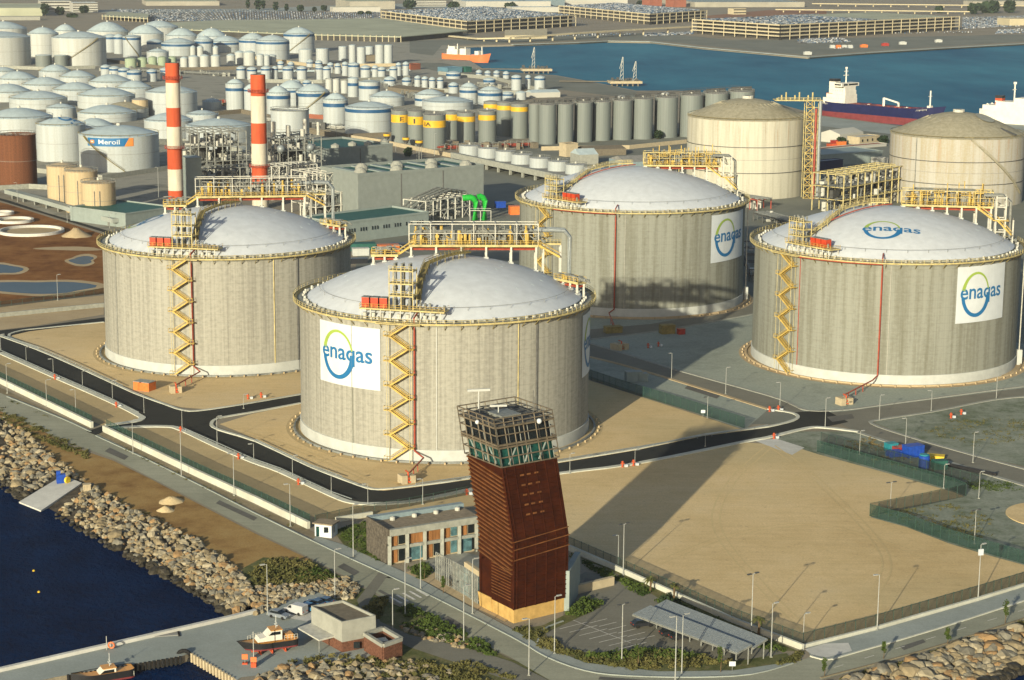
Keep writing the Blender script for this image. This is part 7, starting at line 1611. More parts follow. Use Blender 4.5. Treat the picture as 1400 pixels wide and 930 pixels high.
LP = [  # base x, base y, top y, arms, words that single it out
 (397, 720, 662, 1, 'white lamp post by the green fence, just before the gate booth'), (483, 762, 691, 1, 'white lamp post on the lawn between the gate booth and the office wing'), (458, 818, 752, 1, 'white lamp post among the pale rocks above the quay cars'), (366, 840, 772, 1, 'white lamp post at the root of the pier beside the rocks'),
 (537, 873, 807, 1, 'white lamp post right behind the brick plant enclosure'), (554, 840, 765, 1, 'white lamp post on the grass beside the zebra crossing'), (575, 806, 743, 1, 'white lamp post in front of the office wing windows'), (634, 880, 802, 1, 'tall white lamp post on the verge between the quay track and the tower'), (646, 840, 765, 1, 'white lamp post at the left foot of the rusty tower'),
 (723, 924, 846, 1, 'white lamp post at the roadside below the rusty tower, left one'), (758, 894, 816, 1, 'white lamp post at the roadside beside the bay markings'), (850, 907, 827, 2, 'double headed lamp post in the bushes below the car park'), (923, 934, 843, 1, 'tallest white lamp post before the near carport, left of a close pair'), (932, 921, 841, 1, 'white lamp post before the near carport, right of a close pair'),
 (852, 787, 717, 2, 'double headed lamp post by the boundary wall in the shadow edge'), (845, 776, 732, 1, 'shorter curved lamp post next to the double headed one in the shadow edge'), (1027, 868, 785, 2, 'double headed lamp post behind the right end of the carports'), (1054, 899, 826, 1, 'white lamp post at the corner of the car park exit'), (1199, 862, 786, 1, 'white lamp post on the right pavement, halfway along the fence'), (1098, 882, 840, 1, 'thin grey post at the outer corner of the sand lot fence'), (1337, 821, 745, 1, 'lamp post with a white box on the right pavement'),
 (1217, 698, 660, 2, 'low double headed lamp in the notch of the sand lot'), (1332, 744, 698, 2, 'double headed lamp on the weedy gravel near the white box lamp'), (1338, 682, 646, 1, 'lamp post at the fence corner by the notch'), (918, 518, 483, 1, 'curved lamp post at the shadow edge on the old road'), (992, 539, 503, 1, 'lamp post on the old road verge between the tanks'), (967, 572, 543, 2, 'double headed lamp behind the fence of the front tank pad'), (1066, 561, 523, 1, 'lamp post on the kerb island before the right tank'), (1128, 585, 545, 1, 'lamp post at the crossing of the black and the old road'), (1202, 575, 541, 1, 'lamp post on the kerb corner of the weedy lot'), (1273, 562, 534, 1, 'lamp post along the road below the right tank, middle'), (1362, 546, 515, 1, 'lamp post along the road below the right tank, farthest right'), (1330, 633, 592, 1, 'lamp post beside the road right of the blue skip'), (1238, 608, 572, 1, 'lamp post by the road above the blue skip'), (1175, 622, 590, 1, 'lamp post in the fenced corner left of the blue skip'), (1290, 668, 636, 1, 'lamp post beside the double fence right of the blue barrels'),
 (964, 611, 594, 1, 'short bollard lamp on the black road kerb, right stretch'), (868, 633, 616, 1, 'short bollard lamp on the black road kerb, behind the sand lot'), (779, 648, 621, 1, 'bollard lamp on the black road right of the rusty tower'), (578, 690, 655, 1, 'lamp on the kerb of the black road behind the office wing, left'), (1, 478, 458, 1, 'bollard lamp on the black road at the left edge'), (36, 495, 475, 1, 'bollard lamp on the black road, second from the left edge'), (73, 512, 491, 1, 'bollard lamp on the black road, third from the left edge'), (113, 530, 508, 1, 'bollard lamp on the black road, fourth from the left edge'), (154, 548, 521, 1, 'bollard lamp on the black road left of the orange cabin'), (197, 565, 540, 1, 'bollard lamp on the black road under the orange cabin'), (249, 585, 562, 1, 'bollard lamp at the junction of the two black roads'), (297, 608, 570, 1, 'lamp on the black road kerb right after the junction'), (347, 630, 607, 1, 'bollard lamp on the black road, second after the junction'), (400, 652, 624, 1, 'bollard lamp on the black road, third after the junction'), (453, 677, 651, 1, 'bollard lamp on the black road, fourth after the junction'), (503, 690, 662, 1, 'bollard lamp at the bend of the black road'),
 (10, 538, 498, 1, 'tall thin lamp on the lower verge at the left edge'), (64, 556, 520, 1, 'tall thin lamp on the lower verge, second from the left edge'), (104, 571, 533, 1, 'tall thin lamp on the sand strip left of the gate gap'), (182, 621, 575, 1, 'tall thin lamp right of the gate gap in the green fence'), (248, 652, 590, 1, 'tallest thin lamp on the green fence between gap and booth'), (320, 678, 620, 1, 'tall thin lamp on the green fence nearer the booth'), (333, 559, 540, 1, 'bollard lamp on the black side road between the two front tanks'),
 (79, 411, 376, 1, 'white lamp post beyond the pond, left of the front left tank'), (24, 276, 250, 1, 'lamp post at the bend of the rear road'), (92, 304, 282, 1, 'lamp post on the conveyor road, middle'), (150, 312, 292, 1, 'lamp post on the conveyor road near the green roofed block'), (1035, 300, 272, 1, 'white post in front of the old cream tank'), (1110, 287, 268, 1, 'white post by the lattice tower foot'),
 (541, 212, 190, 1, 'pale mast at the road behind the turbine halls, left'), (460, 190, 172, 1, 'thin mast below the widest striped tank, left'), (476, 191, 172, 1, 'thin mast below the widest striped tank, right'), (594, 213, 183, 1, 'pale mast in front of the largest yellow banded tank'), (217, 274, 229, 1, 'stout white mast left of the first chimney'), (371, 258, 206, 1, 'thin white mast touching the second chimney')]
for i, (x, y, yt, arms, l) in enumerate(LP): lamp(x, y, yt, l, arms, .6 if i % 3 else 3.6, board='white box' in l and 'with a' in l)
# fences
def fence(pts, h, label, m='fence_green', step=2.6, pm='post_green', z0=0., lean=True):
    P = gp(pts); t = thing('mesh_fence', label, 'fence', (*P[len(P)//2], 0)); b = MB(); V = []
    for a, c in zip(P, P[1:]):
        a, c = Vector((*a, z0)), Vector((*c, z0)); b.bar(a+Vector((0, 0, h/2)), c+Vector((0, 0, h/2)), .05, h)
    b.build('mesh_panel', m, t); b = MB(); tot = 0
    for a, c in zip(P, P[1:]):
        a, c = Vector((*a, z0)), Vector((*c, z0)); n = max(1, int((c-a).length/step))
        for i in range(n+(c is P[-1])): p = a.lerp(c, i/n); b.bar(p, p+Vector((0, 0, h+.15)), .11)
        b2 = MB(); b2.bar(a+Vector((0, 0, h)), c+Vector((0, 0, h)), .07); b2.build('top_rail', pm, t)
    if len(b.v)//8 <= 100: b.each('post', pm, t)
    else:
        q = MB(); q.v = b.v[-800:]; k = len(b.v)-800; q.f = [tuple(i-k for i in f) for f in b.f if min(f) >= k]; q.each('post', pm, t)
        o = MB(); o.v = b.v[:k]; o.f = [f for f in b.f if max(f) < k]; stuff(o.build('post_row', pm, t))
fence([(-60, 494), (0, 521), (126, 582)], 2.6, 'green mesh fence on the low white wall, left of the gate gap', z0=.3)
fence([(146, 588), (271, 649), (350, 685), (424, 720)], 2.6, 'green mesh fence on the low white wall between the gate gap and the booth', z0=.3)
fence([(800, 517), (850, 534), (930, 558), (1018, 586)], 3.2, 'green mesh fence across the big shadow beside the front tank pad', step=3.2)
fence([(1117, 618), (1217, 646), (1304, 671), (1320, 678)], 3.2, 'green mesh fence along the upper edge of the sand lot')
fence([(1122, 607), (1222, 634), (1312, 660), (1340, 668)], 3.2, 'green mesh fence running parallel behind the sand lot fence', 'fence_dark')
fence([(1320, 679), (1260, 692), (1189, 706)], 3.2, 'dark mesh fence closing the notch of the sand lot', 'fence_dark')
fence([(1189, 706), (1240, 720), (1297, 741), (1350, 757), (1420, 777)], 3.0, 'mesh fence along the lower edge of the weedy gravel', 'fence_green')
fence([(1098, 883), (1197, 858), (1337, 817), (1420, 792)], 2.6, 'black mesh fence between the sand lot and the right pavement', 'fence_dark', 2.4)
fence([(775, 748), (835, 774), (900, 803), (1000, 848), (1098, 884)], 2.6, 'dark fence on the white wall above the car park', 'fence_dark', 2.6)
fence([(431, 717), (480, 706), (560, 693), (640, 677)], 2.2, 'thin mesh fence behind the gate booth and the office wing', 'fence_dark', 3.)
fence([(-60, 428), (60, 413), (142, 402)], 2.2, 'thin fence below the muddy ponds', 'fence_dark', 4.)
# guard rails on the black road kerbs
for pts, l in (([(0, 482), (70, 513), (152, 549), (190, 568)], 'thin steel guard rail on the black road left of the junction'), ([(248, 588), (347, 632), (384, 645), (453, 677), (481, 687)], 'thin steel guard rail on the black road right of the junction'), ([(0, 461), (52, 478), (103, 500), (168, 531)], 'thin steel guard rail on the tank side of the black road'), ([(350, 605), (425, 640), (468, 656)], 'thin steel guard rail below the front tank pad'), ([(568, 666), (640, 656), (759, 634), (873, 615), (1050, 585)], 'long steel guard rail along the black road behind the sand lot')):
    P = [Vector((*q, .3)) for q in gp(pts)]; t = thing('guard_rail', l, 'guard rail', P[0]); b = MB(); b2 = MB()
    for a, c in zip(P, P[1:]):
        b.bar(a+Vector((0, 0, .6)), c+Vector((0, 0, .6)), .08, .22); n = int((c-a).length/5)
        for i in range(n): b2.bar(a.lerp(c, i/n), a.lerp(c, i/n)+Vector((0, 0, .6)), .1)
    b.build('rail', 'galvanised', t); b2.each('rail_post', 'galvanised', t)
# fire points: low pale pump boxes with red pipework, red hydrants
def pump_box(px, py, label, rot=.5, w=3.4):
    p = G(px, py); t = thing('valve_box', label, 'valve box', p); ca, sa = math.cos(rot), math.sin(rot); L2 = lambda x, y, z: Vector((p.x+x*ca-y*sa, p.y+x*sa+y*ca, z))
    MB().box(L2(-w*.33, 0, 0), (w*.45, w*.8, 2.2), rot).build('side_wall', 'facade_tan', t); MB().box(L2(w*.36, 0, 0), (w*.4, w*.8, 2.0), rot).build('side_wall', 'facade_tan', t)
    b = MB(); b.tube([L2(0, -.9, .2), L2(0, -.9, 2.9), L2(0, .5, 3)], .22, 8); b.tube([L2(-.4, -.9, 1.2), L2(.5, -.9, 1.2)], .28, 8); b.tube([L2(0, -1.0, .5), L2(.6, -1.3, .4)], .2, 8); b.build('red_pipework', 'chimney_red', t)
pump_box(556, 660, 'tan valve box with red pipes below the stair of the tank nearest the tower'); pump_box(240, 537, 'tan valve box with red pipes beside the orange cabin', .4, 3.0); pump_box(1154, 553, 'tan valve box with red pipes on the gravel below the right tank', .5, 3.8); pump_box(847, 478, 'tan valve box with rusty pipes in the big shadow', .7, 4.6)
t = container(198, 533, 5.6, 3.6, 2.6, 'orange_paint', 'orange cabin with grey roof at the edge of the black road', -.45, 'orange_cabin', 'cabin', 'galvanised')
container(866, 521, 5, 3, 3, 'shed_light', 'grey electrical cabinet pair in the shadow above the fence', .2, 'electric_cabinet', 'cabinet'); container(878, 521, 3, 2.5, 2.4, 'shed_light', 'smaller grey cabinet right of the cabinet pair in the shadow', .2, 'electric_cabinet', 'cabinet')
container(838, 455, 6, 3, 2.2, 'yellow_dull', 'dull yellow stacked planks at the foot of the streaked tank in shadow', .3, 'plank_stack', 'stack'); container(912, 456, 5, 3, 3, 'yellow_dull', 'dull yellow scaffold crate in the shadow end', .3, 'scaffold_crate', 'crate'); container(931, 457, 2.4, 2, 1.8, 'car_red', 'small red crate beside the yellow scaffold crate', .3, 'crate', 'crate')
# yard clutter at the right: skips, barrels
container(1218, 617, 3, 2.2, 2.2, 'plastic_teal', 'teal skip, leftmost of the clutter behind the fence', .4, 'skip', 'skip'); container(1222, 624, 4, 2.4, 1.4, 'plastic_blue', 'low blue pallet box below the teal skip', .4, 'pallet_box', 'box'); container(1230, 619, 3.5, 2.5, 1.6, 'car_red', 'rusty red pallet load beside the big blue skip', .4, 'pallet_load', 'pallet'); container(1248, 624, 5, 3, 3.0, 'plastic_blue', 'big dark blue skip with tarpaulin, largest of the clutter', .4, 'skip', 'skip')
container(1279, 629, 4.5, 2.6, 1.2, 'tarp_yellow', 'yellow tarpaulin heap right of the big blue skip', -.3, 'tarpaulin', 'tarpaulin'); container(1284, 641, 3.6, 2.4, 2.2, 'roof_green', 'dark green bin below the yellow tarpaulin', .2, 'waste_bin', 'bin')
p = G(1263, 640); t = thing('barrel', 'bright blue barrel tank below the big blue skip', 'barrel', p); MB().lathe(p, [(0, .1), (1.45, .1), (1.5, 1.5), (1.45, 3.2), (1.1, 3.4), (0, 3.5)], 18).build('barrel_body', 'plastic_blue', t, True); MB().lathe(p, [(1.2, 3.42), (1.25, 3.42), (1.25, 3.7), (0, 3.75)], 18).build('lid', 'plastic_teal', t)
wall_thing('low black kerb screen running right from the yellow tarpaulin', [(1290, 637), (1362, 652)], .4, 1.0, 'black', 'low_screen')
# red hydrants and monitors
for i, (px, py, l) in enumerate([(75, 519, 'on the black road kerb at the far left'), (159, 557, 'on the black road kerb left of the gate gap'), (247, 591, 'at the black road junction, lower corner'), (326, 628, 'on the kerb below the front tank, first'), (408, 663, 'on the kerb below the front tank, second'), (851, 639, 'on the kerb behind the sand lot, left of a pair'), (866, 637, 'on the kerb behind the sand lot, right of a pair'), (1052, 563, 'on the kerb island before the right tank, left'), (1064, 562, 'on the kerb island before the right tank, right'), (339, 546, 'on the sand between the two front tanks, left'), (357, 544, 'on the sand between the two front tanks, right'), (638, 677, 'behind the office wing roof beside the tower'), (1300, 572, 'on the weedy lot, left'), (1314, 567, 'on the weedy lot, right'), (1058, 600, 'beside the pale concrete ramp'), (886, 476, 'in the big shadow, left of two'), (900, 474, 'in the big shadow, right of two')]):
    p = G(px, py); t = thing('hydrant', 'red fire hydrant post '+l, 'hydrant', p, 'red hydrants'); MB().lathe(p, [(.35, 0), (.35, .2), (.22, .25), (.22, 1.3), (.34, 1.35), (.30, 1.6), (0, 1.75)], 10).build('hydrant_body', 'chimney_red', t, True); b = MB(); b.tube([p+Vector((-.5, 0, 1.0)), p+Vector((.5, 0, 1.0))], .14, 8); b.build('outlet', 'chimney_red', t); MB().box(p+Vector((1.0, .3, .0)), (.7, .7, .7), .4).build('hose_box', 'sign_white', t)
# slipway gear at the rock bank, marker
p = G(88, 660); t = thing('winch', 'blue winch housing with a yellow drum at the top of the slipway', 'winch', p); MB().box(p+Vector((-.8, 0, 0)), (2.2, 1.8, 2.2), .3).build('housing', 'plastic_blue', t); MB().box(p+Vector((-1.4, 0, 2.2)), (1.0, 1.2, .8), .3).build('cover', 'plastic_blue', t); MB().tube([p+Vector((.7, -.6, .9)), p+Vector((1.2, -.9, .9))], .85, 14).build('drum', 'tarp_yellow', t)
container(119, 671, 1.8, 1.6, 1.6, 'facade_tan', 'small pale box on the brown dirt beside the slipway', .3, 'kiosk_box', 'box')
sl_ = [G(86, 652), G(112, 662), G(56, 700, WN), G(26, 688, WN)]
struct(MB().hexa([Vector((q.x, q.y, q.z-1.2)) for q in sl_], [Vector((q.x, q.y, q.z+.35)) for q in sl_]).build('slipway', 'pale_concrete'))
p = G(227, 867, 0); t = thing('landing_stage', 'square grey landing stage against the pier wall', 'landing stage', p); MB().box((p.x, p.y, WN), (4.6, 3.0, 1.7), .25).build('stage_deck', 'roof_grey', t); MB().box((p.x+2.5, p.y, -.7), (.4, 3.0, .9), .25).build('fender_beam', 'rubber', t)
for i, (px, py, l) in enumerate([(46, 781, 'yellow buoy floating in the dark water, upper one'), (53, 810, 'small yellow buoy floating in the dark water, lower one')]): p = G(px, py, WN); t = thing('buoy', l, 'buoy', p); MB().lathe(p, [(0, -.2), (.28, 0), (.28, .2), (0, .4)], 10).build('float', 'tarp_yellow', t, True)
p = G(146, 889); t = thing('life_ring_post', 'white post with an orange life ring on the pier above the moored boat', 'post', p); MB().bar(p, p+Vector((0, 0, 2.8)), .12).build('post', 'lamp_white', t); q = p+Vector((.9, 0, 1.0)); MB().tube([q+Vector((.55*math.cos(i*PI/8), 0, .55*math.sin(i*PI/8))) for i in range(16)], .17, 8, True).build('life_ring', 'ship_orange', t)
for px, py, l in ((335, 908, 'orange life ring stand on the quay yard before the boat cradle'), (347, 912, 'red crane post with base on the quay yard')): p = G(px, py); t = thing('life_ring_post', l, 'post', p); MB().bar(p, p+Vector((0, 0, 7 if px == 347 else 1.6)), .14).build('post', 'lamp_white' if px == 347 else 'steel_grey', t); MB().box(p, (1.0, .9, .9 if px == 347 else .3)).build('base', 'chimney_red', t); MB().box(p+Vector((0, -.1, 1.0)), (1.1, .25, 1.0)).build('ring_board', 'ship_orange', t)
# quay wall fenders, tyre
b_ = gp([(90, 923.5), (249, 897.5)]); 
for i in range(26):
    q = Vector(b_[0]).lerp(Vector(b_[1]), (i+.5)/26); tag(MB().box((q.x, q.y-.15, -2.4), (.4, .5, 2.5), .2).build('quay_fender', 'rubber'), 'dark timber fender on the inner side of the pier wall', 'fender', 'fenders on the pier wall')
b_ = gp([(262, 894), (322, 929)])
for i in range(14):
    q = Vector(b_[0]).lerp(Vector(b_[1]), (i+.5)/14); tag(MB().box((q.x-.2, q.y-.1, -2.4), (.4, .45, 2.7), .8).build('quay_fender', 'facade_tan'), 'pale timber pile on the wall of the quay yard basin', 'fender', 'piles on the yard wall')
p = G(252, 897, -.6); tag(MB().tube([p+Vector((1.2*math.cos(i*PI/7), -.3, 1.2*math.sin(i*PI/7))) for i in range(14)], .42, 8, True).build('fender_tyre', 'rubber'), 'big black tyre fender in the inner corner of the pier', 'tyre')
# signs on posts
for px, py, yt, l in ((961, 571, 561, 'small white board on posts behind the front tank pad fence'), (1001, 917, 905, 'small white board on a post at the verge below the carports')):
    p = G(px, py); h = zat(p, yt); t = thing('sign_board', l, 'sign', p); MB().bar(p, p+Vector((0, 0, h)), .1).build('post', 'steel_grey', t); MB().box(p+Vector((0, -.1, h-.8)), (1.2, .1, .9)).build('board', 'sign_white', t)
# ------------------------------------------------------------------ trees and palms
def leafy(b, c, rx, rz, n, s, r, flat=.0):
    for i in range(n):
        d = Vector((r.gauss(0, 1), r.gauss(0, 1), r.gauss(0, .8))).normalized()*(r.random()**.45); p = Vector((c[0]+d.x*rx, c[1]+d.y*rx, c[2]+d.z*rz)); u = Vector((r.gauss(0, 1), r.gauss(0, 1), r.gauss(0, .6))).normalized(); v = u.orthogonal().normalized(); k = s*r.uniform(.6, 1.4); b.add([p-u*k*.5, p+v*k*.35, p+u*k*.5, p-v*k*.35], [(0, 1, 2, 3)])
def sapling(px, py, yt, w, label, m='leaf_green', dens=220):
    p = G(px, py); h = zat(p, yt); r = random.Random(int(px)); t = thing('young_tree', label, 'tree', p, 'young trees'); MB().tube([p, p+Vector((.1, 0, h*.5)), p+Vector((0, .1, h*.92))], [.09, .07, .03], 6).build('trunk', 'bark', t); b = MB(); R_ = w/2/ppm(p)
    for k in range(5): a = r.uniform(0, 6.28); leafy(b, (p.x+R_*.4*math.cos(a), p.y+R_*.4*math.sin(a), h*(.45+.11*k)), R_*.75, h*.13, dens//5, .34, r)
    b.build('crown', m, t)
for a in [(1208, 901, 876, 7, 'young street tree on the right road verge, second from the car park exit'), (1127, 926, 900, 8, 'young street tree on the right road verge nearest the car park exit'), (1295, 884, 858, 9, 'thin young street tree on the right road verge, third'), (1374, 854, 820, 9, 'tallest young street tree on the right road verge, by the frame edge'), (606, 812, 787, 7, 'young tree in front of the grey screen beside the tower'), (872, 912, 880, 16, 'bushy young tree among the shrubs below the car park'), (985, 920, 883, 10, 'upright tree with a small board beside the carport end'), (580, 792, 768, 16, 'low bushy tree beside the office wing end')]: sapling(*a)
def palm(px, py, yt, label):
    p = G(px, py); h = zat(p, yt); r = random.Random(px); t = thing('palm_tree', label, 'palm tree', p, 'young palms'); MB().tube([p, p+Vector((.08, 0, h*.5)), p+Vector((0, 0, h*.72))], [.32, .26, .24], 8).build('trunk', 'bark', t); b = MB(); top = p+Vector((0, 0, h*.72))
    for i in range(26):
        a = 2*PI*i/26*1.9+r.uniform(-.2, .2); e = r.uniform(.15, 1.2); L_ = r.uniform(1.3, 2.1); d = Vector((math.cos(a), math.sin(a), 0)); n = Vector((-d.y, d.x, 0)); Q = []
        for s in range(5): f = s/4; Q.append(top+d*(L_*f*math.cos(e*.8))+Vector((0, 0, L_*(math.sin(e)*f-.75*f*f))))
        for s in range(4): w0, w1 = .30*(1-abs(s/4-.35)), .30*(1-abs((s+1)/4-.35))*(1 if s < 3 else .1); b.add([Q[s]-n*w0, Q[s]+n*w0, Q[s+1]+n*w1, Q[s+1]-n*w1], [(0, 1, 2, 3)])
    b.build('crown', 'palm_leaf', t)
palm(889, 810, 785, 'young palm by the white wall, first behind the carports'); palm(921, 823, 792, 'young palm by the white wall, second behind the carports'); palm(1037, 868, 838, 'young palm by the white wall at the right end of the carports')
# ================================================================== rock banks, bushes, grass
def inpoly(p, P):
    c = False; n = len(P)
    for i in range(n):
        a, b = P[i], P[i-1]
        if (a[1] > p[1]) != (b[1] > p[1]) and p[0] < (b[0]-a[0])*(p[1]-a[1])/(b[1]-a[1])+a[0]: c = not c
    return c
# sloping beds under the rocks
water_l = [(-260, 520), (-150, 586), (0, 670), (25, 685), (53, 698), (137, 745), (193, 776), (249, 807), (300, 836), (314, 848)]
def bed(cr, wl, name):
    A = smoothline(gp(cr), 4); Bq = smoothline(gp(wl, WN-.3), 4); n = min(len(A), len(Bq)); 
    def res(L, k): 
        out = []
        for i in range(k): f = i/(k-1)*(len(L)-1); j = min(int(f), len(L)-2); out.append(Vector(L[j]).lerp(Vector(L[j+1]), f-j))
        return out
    k = 40; A, Bq = res(A, k), res(Bq, k); V = []
    for a, b in zip(A, Bq): V += [(a.x, a.y, .03), ((a.x+b.x)/2, (a.y+b.y)/2, WN*.42), (b.x, b.y, WN-.3), (b.x+(b.x-a.x)*.3, b.y+(b.y-a.y)*.3, WN-2.5)]
    Fc = []
    for i in range(k-1):
        for j in range(3): q = 4*i+j; Fc.append((q, q+1, q+5, q+4))
    struct(MB().add(V, Fc).build(name, 'rock_bed')); return A, Bq
A1, B1 = bed(crest, water_l, 'rock_bank')
rw = [(1040, 1040), (1180, 1000), (1300, 962), (1374, 932), (1400, 920), (1560, 860)]
A2, B2 = bed(rcrest, rw, 'rock_bank')
mw_ = [(340, 945), (400, 935), (480, 942), (560, 965), (640, 985)]; mc = [(348, 926), (395, 908), (470, 905), (520, 912), (600, 940)]
r = random.Random(77)
ROCK = []
def rock_shape(seed, sub=1):
    q = random.Random(seed); bm = bmesh.new(); bmesh.ops.create_icosphere(bm, subdivisions=sub, radius=1.)
    sx, sy, sz = q.uniform(.8, 1.3), q.uniform(.65, 1.), q.uniform(.55, .85)
    ax = [Vector((q.gauss(0, 1), q.gauss(0, 1), q.gauss(0, 1))).normalized() for _ in range(9)]; cut = [q.uniform(.62, .98) for _ in range(9)]
    for v in bm.verts:
        k = q.uniform(.93, 1.05)*min([1.15]+[c/max(.05, v.co.normalized().dot(a)) for a, c in zip(ax, cut) if v.co.normalized().dot(a) > .3]); v.co = Vector((v.co.x*sx*k, v.co.y*sy*k, v.co.z*sz*k))
    V = [tuple(v.co) for v in bm.verts]; Fc = [tuple(v.index for v in f.verts) for f in bm.faces]; bm.free(); return V, Fc
SH = [rock_shape(100+i) for i in range(10)]; SH2 = [rock_shape(100+i, 2) for i in range(10)]
SLIP = gp([(76, 646), (124, 662), (60, 708), (10, 694)])
rm = ['rock_tan', 'rock_pale', 'rock_grey', 'rock_tan', 'rock_orange', 'rock_pale', 'rock_tan', 'rock_grey']
def bank(A, Bq, n, s0, s1, jit=.0, wet=True):
    for i in range(n):
        f = r.random()*(len(A)-1.01); j = int(f); a = A[j].lerp(A[j+1], f-j); b = Bq[j].lerp(Bq[j+1], f-j); q = r.random()**.9*1.04-.04; p = a.lerp(b, q); s = (s0+(s1-s0)*r.random()**1.6)*(1.5 if r.random() < .08 else 1)
        if inpoly((p.x, p.y), SLIP): continue
        z = .25+(WN-.3)*q+s*.15; ROCK.append((p.x, p.y, z, s, 'rock_wet' if wet and q > .88-.05*r.random() else rm[int(r.random()*8)]))
bank(A1, B1, 3900, .34, 1.1); bank(A2, B2, 1900, .45, 1.45)
def scatter(poly, n, s0, s1, z=.0, keep=lambda p: True):
    P = gp(poly); xs = [p[0] for p in P]; ys = [p[1] for p in P]; k = 0
    while k < n:
        p = (r.uniform(min(xs), max(xs)), r.uniform(min(ys), max(ys)))
        if inpoly(p, P): k += 1; s = r.uniform(s0, s1); ROCK.append((p[0], p[1], z+s*.25, s, rm[int(r.random()*8)]))
scatter([(345, 822), (352, 802), (420, 800), (470, 790), (492, 802), (480, 822), (430, 812), (390, 824), (360, 838), (348, 842)], 420, .4, .9)
scatter([(350, 927), (395, 910), (470, 905), (530, 906), (600, 935), (560, 960), (420, 960), (352, 950)], 330, .6, 1.2)
scatter([(540, 858), (570, 852), (620, 868), (660, 885), (640, 890), (580, 874)], 120, .35, .8); scatter([(520, 905), (560, 900), (640, 925), (600, 940)], 40, .4, .9)
scatter([(0, 572), (60, 618), (118, 662), (187, 703), (271, 744), (330, 790), (336, 786), (275, 739), (190, 699), (122, 658), (64, 614), (4, 568)], 160, .25, .6)
ROCK.sort(key=lambda k: -k[3]/(Vector((k[0], k[1], 0))-EYE).length*(1 if -30 < pxl((k[0], k[1], k[2]))[0] < 1430 and pxl((k[0], k[1], k[2]))[1] < 940 else .001))
protos = {}; mass = {}
for i, (x, y, z, s, m) in enumerate(ROCK):
    kk = i % 10; rz = r.uniform(0, 6.28)
    if i < 300:
        if (m, kk) not in protos: o = MB().add(*SH2[kk]).build('boulder', m); protos[(m, kk)] = o
        else: o = protos[(m, kk)].copy(); C.objects.link(o)
        o.location = (x, y, z); o.rotation_euler = (0, 0, rz); o.scale = (s, s, s)
        tag(o, {'rock_tan': 'tan', 'rock_pale': 'pale cream', 'rock_grey': 'grey', 'rock_orange': 'orange brown', 'rock_wet': 'dark wet'}[m]+' boulder lying in the rock bank at the waterside', 'boulder', 'boulders of the rock banks, '+m[5:])
    else:
        V, Fc = SH2[kk] if s > .9 and x > 40 else SH[kk]; ca, sa = math.cos(rz)*s, math.sin(rz)*s; mass.setdefault(m, MB()).add([(x+p[0]*ca-p[1]*sa, y+p[0]*sa+p[1]*ca, z+p[2]*s) for p in V], Fc)
allb = MB(); mi = []; names = list(mass)
for m in names: allb.add(mass[m].v, mass[m].f); mi += [names.index(m)]*len(mass[m].f)
o = stuff(allb.build('riprap_rocks', names[0]))
for m in names[1:]: o.data.materials.append(M[m])
o.data.polygons.foreach_set('material_index', mi); tag(o, 'mass of smaller tan and grey rocks filling the banks', 'rocks', 'boulders of the rock banks')
# low growth: leaf tufts in patches
def growth(name, poly, n, hmax, m, label, size=.5, per=16, clump=1., seed=1):
    q = random.Random(seed); P = gp(poly); xs = [p[0] for p in P]; ys = [p[1] for p in P]; b = MB(); k = 0; tries = 0
    while k < n and tries < n*30:
        tries += 1; p = (q.uniform(min(xs), max(xs)), q.uniform(min(ys), max(ys)))
        if not inpoly(p, P): continue
        nz = math.sin(p[0]*.31+seed)*math.sin(p[1]*.27+seed*2)+math.sin(p[0]*.9)*math.sin(p[1]*.8)*.6
        if q.random() > .5+.5*nz: continue
        k += 1; h = hmax*q.uniform(.35, 1.); R_ = clump*q.uniform(.5, 1.1); leafy(b, (p[0], p[1], h*.45), R_, h*.55, per, size*q.uniform(.7, 1.3), q)
    o = stuff(b.build(name, m)); tag(o, label, 'vegetation'); return o
growth('shrubbery', [(340, 790), (352, 775), (385, 765), (430, 772), (470, 790), (420, 800), (352, 805)], 240, 1.3, 'leaf_olive', 'olive green scrub at the end of the brown dirt above the rocks', .55, 26)
growth('shrubbery', [(380, 785), (430, 778), (465, 790), (430, 800)], 90, 1.0, 'leaf_green', 'bright green patch in the scrub above the quay cars', .5, 26, seed=4)
growth('shrubbery', [(540, 838), (560, 830), (615, 858), (660, 880), (690, 905), (640, 888), (560, 862)], 260, 1.2, 'leaf_green', 'green shrub band between the quay track and the road', .5, 26, seed=2)
growth('shrubbery', [(500, 835), (520, 818), (530, 818), (515, 850)], 60, 1.0, 'leaf_olive', 'dark scrub where the quay track leaves the road', .5, 26, seed=3)
growth('shrubbery', [(395, 905), (470, 896), (540, 905), (640, 905), (720, 935), (640, 945), (540, 935), (420, 915)], 320, 1.0, 'leaf_olive', 'olive scrub between the quay building and the bottom rocks', .5, 26, seed=5)
growth('shrubbery', [(700, 862), (740, 858), (765, 888), (830, 898), (900, 893), (960, 898), (1000, 908), (960, 912), (860, 916), (800, 906), (745, 888)], 330, 1.3, 'leaf_olive', 'shrub border along the curve below the car park', .5, 26, seed=6)
growth('shrubbery', [(800, 900), (880, 890), (960, 900), (870, 912)], 120, 1.6, 'leaf_green', 'taller green shrubs in the border below the car park', .5, 26, seed=16)
growth('shrubbery', [(773, 842), (800, 822), (822, 828), (790, 846)], 80, 1.8, 'leaf_green', 'green bushes at the right foot of the rusty tower', .5, 28, seed=7)
growth('shrubbery', [(780, 760), (900, 812), (1000, 858), (1075, 890), (1060, 893), (985, 862), (890, 822), (800, 775)], 200, .9, 'leaf_green', 'low green strip under the white wall above the car park', .5, 22, seed=8)
growth('shrubbery', [(900, 822), (915, 815), (950, 838), (930, 842)], 40, 1.6, 'tree_dark', 'dark bush clump between the palms', .5, 30, seed=18)
